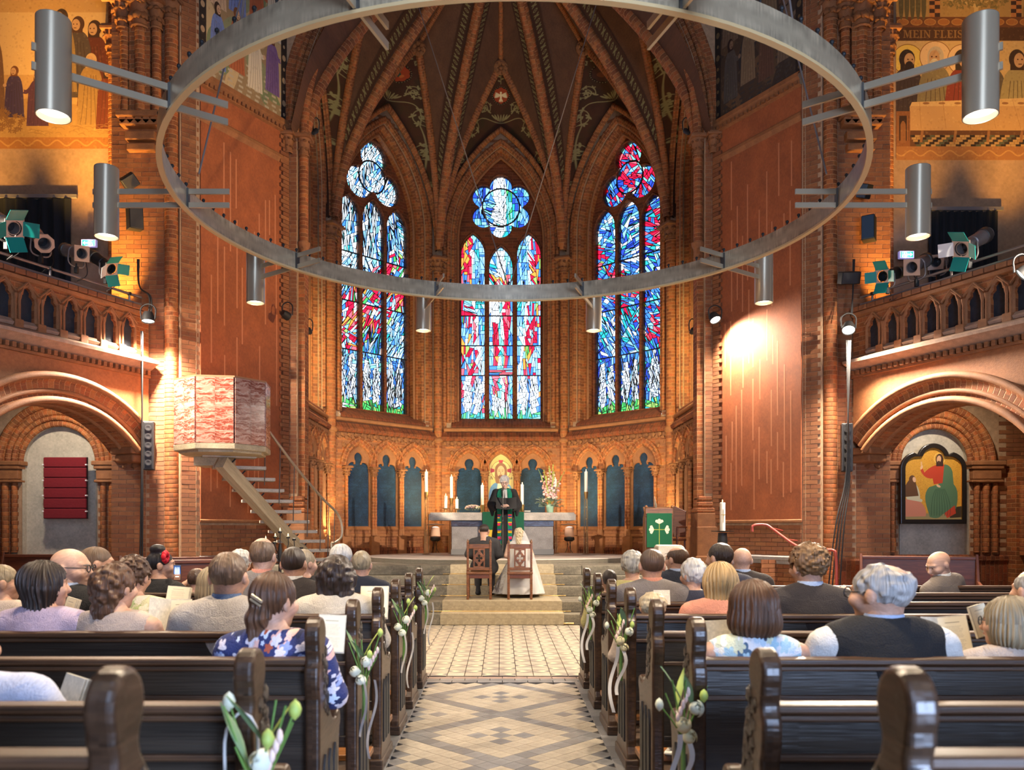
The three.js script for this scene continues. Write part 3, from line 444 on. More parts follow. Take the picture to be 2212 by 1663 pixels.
// corner shafts of the apse
for (const [k, [x, d]] of Object.entries({ L1: corner.L1, L0: corner.L0, R0: corner.R0, R1: corner.R1 })) {
  const a = Math.atan2(x, AD - d), g = struct('column_apse', [x * 0.975, 0, -(AD + (d - AD) * 0.975)], Math.atan2(-x, d - AD)), outer = abs(x) > 3;
  const r = outer ? 0.135 : 0.105, top = 8.5;
  part(g, 'shaft', shaftGeo(r, 0.95, top - 0.3, 18), M.ring);
  for (const s of [-1, 1]) part(g, 'side_shaft', shaftGeo(0.06, 0.95, 11.2, 10).translate(s * 0.20, 0, -0.05), M.ring);
  for (const s of [-1, 1]) part(g, 'pier_strip', uvBox(box(0.10, 10.4, 0.16, s * 0.30, 6.05, -0.10)), M.brick);
  part(g, 'capital', capitalGeo(r, top - 0.34, 0.42, 3 + (outer ? 1 : 0)), M.terra);
  for (const s of [-1, 1]) part(g, 'side_capital', capitalGeo(0.06, top - 0.30, 0.34, 5).translate(s * 0.20, 0, -0.05), M.terra);
  part(g, 'shaft_ring', lathe([[r, 3.76], [r + 0.035, 3.79], [r + 0.04, 3.82], [r + 0.03, 3.85], [r, 3.88]], 16), M.terra);
  part(g, 'shaft_base', lathe([[r + 0.1, 0.84], [r + 0.1, 1.0], [r + 0.05, 1.06], [r + 0.06, 1.12], [r, 1.18]], 16), M.terra);
}
// ---------- vault ----------
const SPRING = 8.75, APEX = V3(0, 14.5, -(AD - 0.1));
const cpt = ([x, d]) => V3(x * 0.96, SPRING, -(AD + (d - AD) * 0.96));
const mainRib = (p, t) => V3(lerp(p.x, APEX.x, t), SPRING + (APEX.y - SPRING) * Math.pow(t, 0.62), lerp(p.z, APEX.z, t));
const webMat = std({ map: metre(grainMap, 1.2, 1.2), color: rgb(0.15, 0.065, 0.03), roughness: 0.9 });
function vine(x, cx, cy, r, rot, dir, n = 3) {   // painted spiral scroll
  x.save(); x.translate(cx, cy); x.rotate(rot); x.beginPath(); for (let i = 0; i <= 70; i++) { const t = i / 70 * 2 * PI * 1.35, q = r * (1 - 0.62 * i / 70); x.lineTo(dir * q * cos(t), q * sin(t)); } x.stroke();
  for (let k = 0; k < 7; k++) { const t = k * 1.05, q = r * (1 - 0.62 * t / 8.5), px = dir * q * cos(t), py = q * sin(t); for (let j = 0; j < 3; j++) { x.beginPath(); x.ellipse(px + r * 0.16 * cos(t + j * 1.3), py + r * 0.16 * sin(t + j * 1.3), r * 0.18, r * 0.09, t + j * 1.3, 0, 7); x.fill(); } }
  for (let j = 0; j < 5; j++) { x.beginPath(); x.ellipse(r * 0.2 * cos(j * 1.26), r * 0.2 * sin(j * 1.26), r * 0.18, r * 0.11, j * 1.26, 0, 7); x.fill(); }
  x.restore();
}
const scrollTex = (medal, seed) => canvasTex(512, 640, (x, w, h) => {
  const rr = rngOf(seed); x.fillStyle = '#4a2916'; x.fillRect(0, 0, w, h); for (let i = 0; i < 900; i++) { x.fillStyle = `rgba(${20 + 60 * rr() | 0},${14 + 40 * rr() | 0},10,0.10)`; x.beginPath(); x.arc(w * rr(), h * rr(), 4 + 26 * rr(), 0, 7); x.fill(); }
  x.strokeStyle = '#8f8358'; x.fillStyle = '#8f8358'; x.lineWidth = 3;
  const X = (m) => 256 + m * 155, Y = (v) => 640 - (v - 9.0) / 4.6 * 640;
  for (const s of [-1, 1]) { for (const [m, v, r, q] of [[0.42, 12.42, 25, 2.4], [0.74, 11.95, 32, 0.6], [1.02, 11.15, 28, 0.9], [1.24, 10.35, 20, 0.8], [1.38, 9.75, 13, 0.8], [0.2, 13.15, 12, 2]]) vine(x, X(s * m), Y(v), r, s * q, s); x.lineWidth = 3; x.beginPath(); x.moveTo(256, Y(12.1)); x.bezierCurveTo(X(s * 0.35), Y(12.05), X(s * 0.6), Y(12.4), X(s * 0.76), Y(11.7)); x.bezierCurveTo(X(s * 0.9), Y(11.5), X(s * 1.12), Y(11.2), X(s * 1.42), Y(9.6)); x.stroke(); }
  x.beginPath(); x.moveTo(256, Y(13.0)); x.lineTo(256, Y(13.5)); x.stroke(); for (let k = -3; k <= 3; k++) { x.beginPath(); x.ellipse(256 + k * 9, Y(12.2), 3, 12, k * 0.35, 0, 7); x.fill(); } for (let k = 0; k < 5; k++) { x.beginPath(); x.ellipse(256 + (k % 2 ? 7 : -7), Y(13.1) - k * 9, 6, 3, k % 2 ? -0.6 : 0.6, 0, 7); x.fill(); }
  x.save(); x.translate(256, Y(12.72)); x.scale(0.5, 0.46); x.translate(-256, -292);
  x.fillStyle = '#2a160c'; x.beginPath(); x.arc(256, 292, 72, 0, 7); x.fill(); x.fillStyle = medal ? '#a2401c' : '#4a2a1e'; for (let k = 0; k < 8; k++) { x.beginPath(); x.arc(256 + 36 * cos(k * PI / 4), 292 + 36 * sin(k * PI / 4), 25, 0, 7); x.fill(); } x.beginPath(); x.arc(256, 292, 44, 0, 7); x.fill();
  x.fillStyle = '#8f8358'; for (let k = 0; k < 26; k++) { x.beginPath(); x.arc(256 + 67 * cos(k / 26 * 2 * PI), 292 + 67 * sin(k / 26 * 2 * PI), 3.5, 0, 7); x.fill(); }
  if (medal === 2) { x.fillStyle = '#e6d2a8'; x.beginPath(); x.ellipse(256, 300, 9, 26, 0, 0, 7); x.fill(); for (const s of [-1, 1]) for (let k = 0; k < 5; k++) { x.beginPath(); x.ellipse(256 + s * (22 + 3 * k), 282 + k * 6, 26 - k * 2, 5, s * (-0.5 + k * 0.16), 0, 7); x.fill(); } for (let k = -1; k <= 1; k++) { x.beginPath(); x.ellipse(256 + k * 9, 328, 5, 14, -k * 0.4, 0, 7); x.fill(); } x.beginPath(); x.arc(256, 272, 8, 0, 7); x.fill(); }
  else { x.fillStyle = medal ? '#2c4a3a' : '#6a3a22'; x.beginPath(); x.ellipse(246, 300, 26, 18, 0.5, 0, 7); x.fill(); x.fillStyle = '#c0682c'; x.beginPath(); x.ellipse(276, 308, 16, 10, -0.8, 0, 7); x.fill(); }
  x.restore();
});
const bandTex = canvasTex(64, 512, (x, w, h) => { x.fillStyle = '#45260f'; x.fillRect(0, 0, w, h); x.fillStyle = '#7d7146'; for (let k = 0; k < 8; k++) { const y = 32 + k * 64; if (k % 2) { x.beginPath(); x.arc(32, y, 17, 0, 7); x.fill(); x.fillStyle = '#45260f'; x.beginPath(); x.arc(32, y, 10, 0, 7); x.fill(); x.fillStyle = '#7d7146'; x.beginPath(); x.arc(32, y, 4, 0, 7); x.fill(); } else for (let j = 0; j < 4; j++) { x.beginPath(); x.ellipse(32 + 12 * cos(j * PI / 2 + 0.8), y + 14 * sin(j * PI / 2 + 0.8), 13, 7, j * PI / 2 + 0.8, 0, 7); x.fill(); } } }, { rep: true });
const bandMat = std({ map: bandTex, roughness: 0.9 });
const ribGeo = (f, n, r) => { const pts = Array.from({ length: n + 1 }, (_, i) => f(i / n)); const g = [tube(pts, r, 10, n * 2), tube(pts.map((p) => p.clone().add(V3(0, 0.075, 0))), r * 1.5, 8, n * 2)]; for (const q of g) { const uv = q.attributes.uv, L = 6; for (let i = 0; i < uv.count; i++) uv.setXY(i, uv.getY(i) * 0.6, uv.getX(i) * L); } return merge(g); };
function vaultBay(side, P, Q, medal, seed) {
  const g = struct('vault_apse_' + side), p = cpt(P), q = cpt(Q), mid = p.clone().add(q).multiplyScalar(0.5), n = V3(mid.x, 0, mid.z + AD).normalize();   // outwards
  const boss = V3(n.x * 2.81, 12.94, -AD + n.z * 2.81), topW = V3(n.x * (AR - 0.02), SPRING + 3.2, -AD + n.z * (AR - 0.02));
  const bossRib = (a, t) => V3(lerp(a.x, boss.x, t), SPRING + (boss.y - SPRING) * Math.pow(t, 0.58), lerp(a.z, boss.z, t));
  const ridge = (t) => V3(lerp(boss.x, APEX.x, t), lerp(boss.y, APEX.y, t) + 0.1 * sin(PI * t), lerp(boss.z, APEX.z, t));
  const wallP = P, wallQ = Q, arcP = arcPts(BC0, 1.64, SPRING, 3.22, 16), e = V3(Q[0] - P[0], 0, -(Q[1] - P[1])).normalize();
  const wallArc = (s, t) => { const [u, y] = arcP[Math.round(s < 0 ? t * 16 : 32 - t * 16)]; return V3(P[0] + e.x * u - n.x * 0.0, y, -P[1] + e.z * u); };
  const lun = std({ map: scrollTex(medal, seed), roughness: 0.9 });
  const c0 = V3((P[0] + Q[0]) / 2, 0, -(P[1] + Q[1]) / 2), fuv = (s, a) => (t, k, r) => { const q = Math.round(t * 16) / 16, A = wallArc(s, q), B = bossRib(a, q); return [0.5 + ((r[0] - c0.x) * e.x + (r[2] - c0.z) * e.z) / 3.303, (A.y + k * A.distanceTo(B) - 9.0) / 4.6]; };
  for (const s of [-1, 1]) {
    const a = s < 0 ? p : q;
    part(g, 'vault_web', patch((t, k) => { const A = wallArc(s, Math.round(t * 16) / 16), B = bossRib(a, Math.round(t * 16) / 16), r = A.lerp(B, k); r.y += 0.12 * sin(PI * k) * t; return r.toArray(); }, 16, 6, fuv(s, a)), lun);
    const comp = (t) => { const cut = 0.42; return t < cut ? bossRib(a, t / cut) : ridge((t - cut) / (1 - cut)); };
    part(g, 'vault_web', patch((t, k) => { const A = mainRib(a, t * 0.985), B = comp(t), r = A.lerp(B, k); r.y += 0.10 * sin(PI * k) * sin(PI * min(1, t * 1.4)); return r.toArray(); }, 20, 6, (t, k, r) => [r[0], r[1]]), webMat);
    // painted border beside the main rib
    part(g, 'painted_border', patch((t, k) => { const tt = 0.10 + t * 0.8, A = mainRib(a, tt * 0.985), B = comp(tt), kk = clamp((0.16 + 0.26 * k) / max(0.25, A.distanceTo(B)), 0, 0.9), r = A.lerp(B, kk); r.y += 0.10 * sin(PI * kk) * sin(PI * min(1, tt * 1.4)) - 0.012; const m = V3(0, SPRING, -AD).sub(r).normalize().multiplyScalar(0.03); return r.add(m).toArray(); }, 24, 1, (t, k) => [k, t * 5.5]), bandMat);
    part(g, 'rib', ribGeo((t) => bossRib(a, t).lerp(V3(0, 9, -AD), 0.012), 12, 0.062), M.ring);
  }
  part(g, 'rib', ribGeo((t) => ridge(t).lerp(V3(0, 9, -AD), 0.012), 6, 0.055), M.ring);
  const bs = boss.clone().lerp(V3(0, 9, -AD), 0.02), look = new THREE.Matrix4().lookAt(V3(0, 6, -AD + 6), bs, V3(0, 1, 0)), rr = rngOf(seed);
  const bg = [new THREE.CylinderGeometry(0.17, 0.15, 0.14, 14).rotateX(PI / 2)]; for (let k = 0; k < 7; k++) bg.push(leafBall(0.055, 1, 0.11 * cos(k * 0.9), 0.11 * sin(k * 0.9), 0.08, k)); bg.push(ball(0.05, 0, 0, 0.09));
  part(g, 'boss', merge(bg).applyMatrix4(look).translate(bs.x, bs.y, bs.z), M.terra);
}
vaultBay('left', corner.L1, corner.L0, 1, 2); vaultBay('middle', corner.L0, corner.R0, 2, 3); vaultBay('right', corner.R0, corner.R1, 0, 4); vaultBay('far_left', corner.L2, corner.L1, 0, 5); vaultBay('far_right', corner.R1, corner.R2, 0, 6);
{ const g = struct('vault_main_ribs'); for (const k of ['L2', 'L1', 'L0', 'R0', 'R1', 'R2']) part(g, 'rib', ribGeo((t) => mainRib(cpt(corner[k]), t).lerp(V3(0, 9, -AD), 0.014), 16, 0.08), M.ring);
  part(g, 'keystone', cyl(0.3, 0.26, 0.2, 0, 14.25, -(AD - 0.1)), M.terra);
  // closing web towards the chancel arch
  const a = cpt(corner.L2), b = cpt(corner.R2); for (const c of [a, b]) part(g, 'vault_web', patch((t, k) => { const A = mainRib(c, t), B = V3(c.x * (1 - t), A.y + 0.25, -15.2); return A.lerp(B, k).toArray(); }, 16, 2, (t, k, r) => [r[0], r[1]]), webMat); }
// ---------- chancel arch ----------
{
  const g = struct('wall_chancel_arch', [0, 0, -15.5]), w = 3.86, sp = 8.99, rise = 4.7;
  wallMesh(g, [[-4.3, 0], [-w, 0], [-w, sp], ...arcPts(0, w, sp, rise + 0.1, 20), [w, 0], [4.3, 0], [4.3, 15.2], [-4.3, 15.2]], [], 0.45, M.mortar);
  const P = (o) => arcPts(0, w + o, sp, rise + o * 1.15, 22);
  part(g, 'arch_moulding', sweep(P(0), [[0, -0.45], [-0.02, -0.05], [0.04, 0.03], [0.10, 0.03], [0.12, 0.06], [0.2, 0.06], [0.22, 0.03], [0.36, 0.03], [0.38, 0.0]]), M.ring);
  part(g, 'arch_moulding', sweep(P(-0.10), roll(0.085, 0, -0.1, 9)), M.ring);
  part(g, 'arch_moulding', sweep(P(0.13), roll(0.05, 0, 0.06)), M.ring);
  part(g, 'arch_moulding', sweep(P(-0.1), roll(0.07, 0, -0.3, 9)), M.ring);
  for (const s of [-1, 1]) {
    brickField(g, s < 0 ? -4.12 : w + 0.01, s < 0 ? -w - 0.01 : 4.12, 2.2, 8.9, { seed: 40 + s, w: 0.0, solo: 0 });
    part(g, 'jamb_shaft', shaftGeo(0.085, 6.95, 8.6, 14).translate(s * (w - 0.10), 0, -0.08), M.ring);
    part(g, 'jamb_capital', capitalGeo(0.085, 8.6, 0.40, 8).translate(s * (w - 0.10), 0, -0.08), M.terra);
    part(g, 'jamb_capital', capitalGeo(0.07, 8.6, 0.40, 9).translate(s * (w + 0.16), 0, 0.05), M.terra);
    part(g, 'jamb_console', [lathe([[0.005, 6.45], [0.03, 6.5], [0.04, 6.6], [0.09, 6.72], [0.075, 6.8], [0.12, 6.9], [0.13, 6.95], [0.085, 6.97]], 12).translate(s * (w - 0.10), 0, -0.08), leafBall(0.07, 0.7, s * (w - 0.10), 6.62, 0.0, 1), leafBall(0.06, 0.7, s * (w - 0.10), 6.78, 0.02, 2)], M.terra);
    part(g, 'jamb_edge', uvBox(box(0.14, 8.1, 0.30, s * (w - 0.05), 4.9, -0.24)), M.brick);
    part(g, 'jamb_plinth', [rbox(0.44, 0.70, 0.56, s * (w + 0.05), 1.2, -0.16, 0.02), rbox(0.40, 0.3, 0.50, s * (w + 0.04), 1.66, -0.16, 0.02), rbox(0.5, 0.2, 0.62, s * (w + 0.05), 0.9, -0.16, 0.03)], M.terra);
    part(g, 'jamb_base', [rbox(0.38, 0.10, 0.48, s * (w + 0.03), 1.86, -0.16, 0.03), rbox(0.32, 0.12, 0.42, s * (w + 0.02), 1.97, -0.16, 0.05), rbox(0.28, 0.10, 0.38, s * (w + 0.02), 2.08, -0.16, 0.04)], M.ring);
  }
}
// ---------- murals (flat paint on the walls) ----------
function robed(x, cx, base, h, col, hair, o = {}) {   // a painted standing or seated figure
  const { halo, dir = 0, arms = 1, beard, skin = '#b98a5a' } = o, hd = h * 0.085; x.lineWidth = max(1.5, h * 0.006);
  if (halo) { x.fillStyle = halo; x.beginPath(); x.arc(cx, base - h + hd * 1.05, hd * 1.75, 0, 7); x.fill(); x.strokeStyle = '#7a4a16'; x.stroke(); x.fillStyle = '#d8a45a'; }
  x.fillStyle = col; x.beginPath(); x.moveTo(cx - h * 0.05, base - h * 0.82); x.bezierCurveTo(cx - h * 0.2, base - h * 0.78, cx - h * 0.17, base - h * 0.4, cx - h * 0.2, base); x.lineTo(cx + h * 0.2, base); x.bezierCurveTo(cx + h * 0.17, base - h * 0.4, cx + h * 0.2, base - h * 0.78, cx + h * 0.05, base - h * 0.82); x.fill();
  x.strokeStyle = 'rgba(40,18,8,0.55)'; for (let k = -2; k <= 2; k++) { x.beginPath(); x.moveTo(cx + k * h * 0.035, base - h * 0.7); x.bezierCurveTo(cx + k * h * 0.05, base - h * 0.45, cx + k * h * 0.06 + 4, base - h * 0.2, cx + k * h * 0.075, base - 2); x.stroke(); }
  if (arms) { x.strokeStyle = col; x.lineWidth = h * 0.07; x.lineCap = 'round'; x.beginPath(); x.moveTo(cx + dir * h * 0.11, base - h * 0.72); x.quadraticCurveTo(cx + dir * h * 0.2, base - h * 0.58, cx + dir * h * 0.28, base - h * 0.62); x.stroke(); x.fillStyle = skin; x.beginPath(); x.arc(cx + dir * h * 0.31, base - h * 0.63, hd * 0.42, 0, 7); x.fill(); }
  x.fillStyle = hair; x.beginPath(); x.ellipse(cx - dir * hd * 0.15, base - h + hd * 1.0, hd * 0.92, hd * 1.12, 0, 0, 7); x.fill(); x.fillRect(cx - hd * 0.85, base - h + hd, hd * 1.6, hd * 1.3);
  x.fillStyle = skin; x.beginPath(); x.ellipse(cx + dir * hd * 0.3, base - h + hd * 1.15, hd * 0.6, hd * 0.85, 0, 0, 7); x.fill();
  x.fillStyle = '#4a2410'; for (const e of [-0.25, 0.25]) { x.beginPath(); x.arc(cx + dir * hd * 0.45 + e * hd, base - h + hd * 1.05, hd * 0.09, 0, 7); x.fill(); } x.fillRect(cx + dir * hd * 0.5 - hd * 0.2, base - h + hd * 1.55, hd * 0.4, hd * 0.1);
  if (beard) { x.fillStyle = beard; x.beginPath(); x.ellipse(cx + dir * hd * 0.3, base - h + hd * 1.85, hd * 0.5, hd * 0.6, 0, 0, 7); x.fill(); }
}
const grainOver = (x, w, h, rr, n = 2600, a = 0.07) => { for (let i = 0; i < n; i++) { x.fillStyle = rr() < 0.5 ? `rgba(255,220,150,${a})` : `rgba(40,18,4,${a})`; x.beginPath(); x.arc(w * rr(), h * rr(), 1 + 7 * rr(), 0, 7); x.fill(); } };
const muralRight = canvasTex(1024, 1024, (x, w, h) => {   // 3 m x 3 m : from 8.0 m to 11.0 m
  const rr = rngOf(21), m = 1024 / 3, Y = (v) => h - (v - 8.0) * m; x.fillStyle = '#b08044'; x.fillRect(0, 0, w, h);
  x.fillStyle = '#c39a5c'; x.fillRect(0, Y(10.1), w, Y(9.2) - Y(10.1));
  const cols = ['#3a2a26', '#7d6a44', '#7c2f1c', '#5a4a34', '#9a8350', '#4f3a26', '#8f6a3a'], hs = ['#2c1a10', '#b9a07a', '#33200f', '#40260f', '#3a2210', '#5a3a1a'];
  for (let i = 0; i < 7; i++) robed(x, 70 + i * 165, Y(8.15), 1.78 * m * (i === 1 ? 1.03 : 1), cols[i], hs[i % 6], { halo: i < 3 || i > 4 ? (i === 0 ? '#d9b04a' : '#d8ac74') : null, dir: i % 2 ? -0.3 : 0.6, arms: 0, beard: ['#2c1a10', '#c9b48c', null, '#4a2a10', null, '#3a2410', null][i] });
  x.fillStyle = '#c79c60'; x.beginPath(); x.moveTo(95, Y(9.02)); x.lineTo(w, Y(9.12)); x.lineTo(w, Y(8.95)); x.lineTo(80, Y(8.92)); x.fill(); x.fillStyle = '#b68750'; x.fillRect(82, Y(8.95), w, Y(8.52) - Y(8.95)); x.strokeStyle = '#9a6c3c'; x.lineWidth = 2; for (let k = 0; k < 7; k++) { x.beginPath(); x.moveTo(140 + k * 140, Y(9.05)); x.lineTo(150 + k * 150, Y(8.55)); x.stroke(); }
  x.fillStyle = '#8a5a30'; for (let k = 0; k < 9; k++) { x.beginPath(); x.ellipse(180 + k * 95, Y(9.0), 20, 7, 0, 0, 7); x.fill(); }
  x.fillStyle = '#5a3418'; x.fillRect(0, Y(8.52), w, Y(8.24) - Y(8.52)); for (let r = 0; r < 5; r++) for (let k = 0; k < 34; k++) { x.fillStyle = (k + r) % 3 === 0 ? '#241810' : (k * 7 + r * 3) % 4 === 0 ? '#4a4a34' : '#a37c48'; x.fillRect(84 + k * 30 + r * 9, Y(8.44) + r * 14, 28, 13); }
  x.fillStyle = '#8a5a30'; for (let k = 0; k < 4; k++) { x.save(); x.translate(150 + k * 200, Y(8.52)); x.rotate(0.12); x.fillRect(0, 0, 16, 70); x.restore(); }
  // seat end
  x.fillStyle = '#7d4a24'; x.fillRect(0, Y(8.86), 84, Y(8.24) - Y(8.86)); x.fillStyle = '#331a0c'; x.fillRect(8, Y(8.78), 68, 150); x.fillStyle = '#84522a'; x.beginPath(); x.moveTo(26, Y(8.3)); x.lineTo(26, Y(8.62)); x.quadraticCurveTo(42, Y(8.76), 58, Y(8.62)); x.lineTo(58, Y(8.3)); x.fill(); x.fillRect(8, Y(8.78), 10, 150); x.fillRect(64, Y(8.78), 10, 150);
  // wave band
  x.fillStyle = '#8f5c30'; x.fillRect(0, Y(8.24), w, h); x.strokeStyle = '#a9763e'; x.lineWidth = 8; x.beginPath(); for (let k = 0; k <= 100; k++) x.lineTo(k * 10.3, Y(8.12) + 16 * sin(k * 0.55)); x.stroke();
  // inscription
  x.fillStyle = '#4a2a12'; x.fillRect(0, Y(10.34), w, Y(10.1) - Y(10.34)); x.fillStyle = '#8a6030'; x.font = 'bold 66px serif'; x.textBaseline = 'middle'; x.save(); x.scale(0.92, 1); x.fillText('MEIN FLEISCH', 44, Y(10.215)); x.fillText('REFE', 830, Y(10.215)); x.restore();
  x.fillStyle = '#6a3a18'; x.fillRect(0, Y(10.52), w, Y(10.34) - Y(10.52)); for (let k = 0; k < 13; k++) { x.strokeStyle = '#b07a3c'; x.fillStyle = '#9a5c26'; x.lineWidth = 4; x.beginPath(); x.ellipse(40 + k * 82, Y(10.43), 34, 19, 0, 0, 7); x.fill(); x.stroke(); }
  // upper scenes: cypresses, a tree, a field
  x.fillStyle = '#a57c40'; x.fillRect(0, 0, w, Y(10.52)); x.fillStyle = '#5c4d2a'; for (let k = 0; k < 5; k++) { x.beginPath(); x.ellipse(30 + k * 34, Y(10.75), 15, 95, 0, 0, 7); x.fill(); }
  for (const cx of [200, 690]) for (let r = 0; r < 8; r++) for (let k = 0; k < 2; k++) { x.fillStyle = (r + k) % 2 ? '#3a1f12' : '#b06c34'; x.fillRect(cx + k * 32, Y(10.52) - (r + 1) * 24, 32, 24); }
  x.strokeStyle = '#c29a58'; x.lineWidth = 26; x.beginPath(); x.moveTo(480, Y(10.52)); x.lineTo(482, Y(10.72)); x.stroke(); x.lineWidth = 9; for (let k = -4; k <= 4; k++) { x.beginPath(); x.moveTo(482, Y(10.68)); x.quadraticCurveTo(482 + k * 20, Y(10.8), 482 + k * 42, Y(10.84 + 0.02 * (k % 3))); x.stroke(); }
  for (let k = 0; k < 240; k++) { x.fillStyle = k % 2 ? '#75602f' : '#8c6c34'; x.beginPath(); x.ellipse(290 + 380 * rr(), 10 + 100 * rr(), 12, 5, rr() * 6, 0, 7); x.fill(); }
  x.strokeStyle = '#8a642e'; x.lineWidth = 3; for (let k = 0; k < 14; k++) { x.beginPath(); x.moveTo(760, Y(10.52) - k * 4); x.lineTo(1024, Y(10.62) - k * 14); x.stroke(); }
  grainOver(x, w, h, rr);
});
const muralLeft = canvasTex(1024, 1024, (x, w, h) => {   // 3 m x 3 m, right edge at the pier
  const rr = rngOf(22), m = 1024 / 3, Y = (v) => h - (v - 8.2) * m; x.fillStyle = '#b98a4c'; x.fillRect(0, 0, w, h); x.fillStyle = '#cba062'; x.fillRect(0, Y(10.6), w, Y(9.5) - Y(10.6));
  x.fillStyle = '#a2783e'; x.beginPath(); x.moveTo(0, Y(8.9)); x.quadraticCurveTo(500, Y(9.3), w, Y(8.8)); x.lineTo(w, Y(8.4)); x.lineTo(0, Y(8.4)); x.fill();
  robed(x, 900, Y(8.95), 1.5 * m, '#5a2412', '#3a1e10', { dir: -0.6 }); robed(x, 800, Y(9.1), 1.42 * m, '#4a3a30', '#4a2a16', { dir: -0.7 }); robed(x, 700, Y(9.2), 1.45 * m, '#8a6a3a', '#3a2412', { dir: -0.8, arms: 0 }); robed(x, 880, Y(8.62), 1.25 * m, '#96703a', '#bb9460', { dir: -0.4 }); robed(x, 985, Y(8.55), 1.1 * m, '#6a2c14', '#32190c', { dir: -0.4, arms: 0 });
  robed(x, 250, Y(8.8), 1.75 * m, '#6f4a2c', '#3a2210', { dir: 0.3, beard: '#4a2c14' }); robed(x, 560, Y(8.6), 0.98 * m, '#4a2638', '#4c2a14', { dir: -0.9 }); robed(x, 420, Y(8.75), 0.9 * m, '#3d2a44', '#6a3a18', { dir: -0.6 });
  x.fillStyle = '#c8a070'; x.beginPath(); x.ellipse(190, Y(9.25), 54, 110, 0.5, 0, 7); x.fill(); x.beginPath(); x.ellipse(250, Y(9.05), 34, 56, -0.5, 0, 7); x.fill(); x.fillStyle = '#8a6440'; x.beginPath(); x.moveTo(150, Y(9.52)); x.lineTo(170, Y(9.68)); x.lineTo(200, Y(9.5)); x.fill(); x.fillStyle = '#2c160a'; x.beginPath(); x.arc(212, Y(9.26), 8, 0, 7); x.fill();
  x.fillStyle = '#5a4a26'; x.save(); x.translate(590, Y(9.95)); x.rotate(0.45); for (let k = 0; k < 26; k++) { x.beginPath(); x.ellipse(0, -k * 9, 24 * sin(PI * (k + 1) / 27) + 6, 5, k % 2 ? 0.7 : -0.7, 0, 7); x.fill(); } x.restore();
  x.fillStyle = '#7d5428'; for (let k = 0; k < 60; k++) { const cx = 260 + 220 * rr(), cy = Y(8.5 + 0.42 * rr()); for (let j = 0; j < 5; j++) { x.beginPath(); x.ellipse(cx + 9 * cos(j * 1.26), cy + 9 * sin(j * 1.26), 8, 4, j * 1.26, 0, 7); x.fill(); } }
  x.strokeStyle = '#8a6230'; x.lineWidth = 3; for (let k = 0; k < 30; k++) { x.beginPath(); const cx = 500 + 520 * rr(), cy = Y(8.45 + 0.18 * rr()); x.moveTo(cx, cy); x.quadraticCurveTo(cx + 30, cy - 14, cx + 70 * rr() + 20, cy + 8); x.stroke(); }
  x.fillStyle = '#925c28'; x.fillRect(0, Y(8.4), w, h); x.strokeStyle = '#a9763a'; x.lineWidth = 9; x.beginPath(); for (let k = 0; k <= 100; k++) x.lineTo(k * 10.3, Y(8.3) + 17 * sin(k * 0.55)); x.stroke();
  x.fillStyle = '#8f5420'; x.fillRect(0, 0, w, Y(11.1));
  grainOver(x, w, h, rr);
});
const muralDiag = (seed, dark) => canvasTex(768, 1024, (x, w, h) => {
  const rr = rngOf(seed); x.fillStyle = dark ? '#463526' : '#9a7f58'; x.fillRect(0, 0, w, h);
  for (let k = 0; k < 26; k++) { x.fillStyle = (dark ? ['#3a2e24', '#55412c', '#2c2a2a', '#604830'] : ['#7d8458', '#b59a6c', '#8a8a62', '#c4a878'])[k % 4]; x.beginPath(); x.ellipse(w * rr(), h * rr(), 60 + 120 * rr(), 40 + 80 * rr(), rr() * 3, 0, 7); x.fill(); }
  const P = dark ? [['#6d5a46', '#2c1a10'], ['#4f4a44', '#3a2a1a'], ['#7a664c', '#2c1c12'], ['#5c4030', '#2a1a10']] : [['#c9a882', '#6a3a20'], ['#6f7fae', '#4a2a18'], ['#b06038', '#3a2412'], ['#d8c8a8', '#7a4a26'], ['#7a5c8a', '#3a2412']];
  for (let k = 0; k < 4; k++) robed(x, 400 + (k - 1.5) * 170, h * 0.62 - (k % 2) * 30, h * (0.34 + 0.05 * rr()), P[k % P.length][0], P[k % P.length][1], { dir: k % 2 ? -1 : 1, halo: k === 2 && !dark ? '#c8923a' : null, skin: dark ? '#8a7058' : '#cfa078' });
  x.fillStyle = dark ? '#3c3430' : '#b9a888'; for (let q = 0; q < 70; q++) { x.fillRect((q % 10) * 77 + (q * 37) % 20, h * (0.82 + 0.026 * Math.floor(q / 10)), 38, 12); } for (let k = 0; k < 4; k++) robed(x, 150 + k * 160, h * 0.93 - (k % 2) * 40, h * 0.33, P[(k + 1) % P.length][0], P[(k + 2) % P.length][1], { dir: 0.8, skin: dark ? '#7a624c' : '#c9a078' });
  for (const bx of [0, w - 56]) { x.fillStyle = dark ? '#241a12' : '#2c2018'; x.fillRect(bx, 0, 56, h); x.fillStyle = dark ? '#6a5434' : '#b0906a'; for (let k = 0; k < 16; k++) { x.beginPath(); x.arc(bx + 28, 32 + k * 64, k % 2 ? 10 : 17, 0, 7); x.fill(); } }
  grainOver(x, w, h, rr, 1600);
});
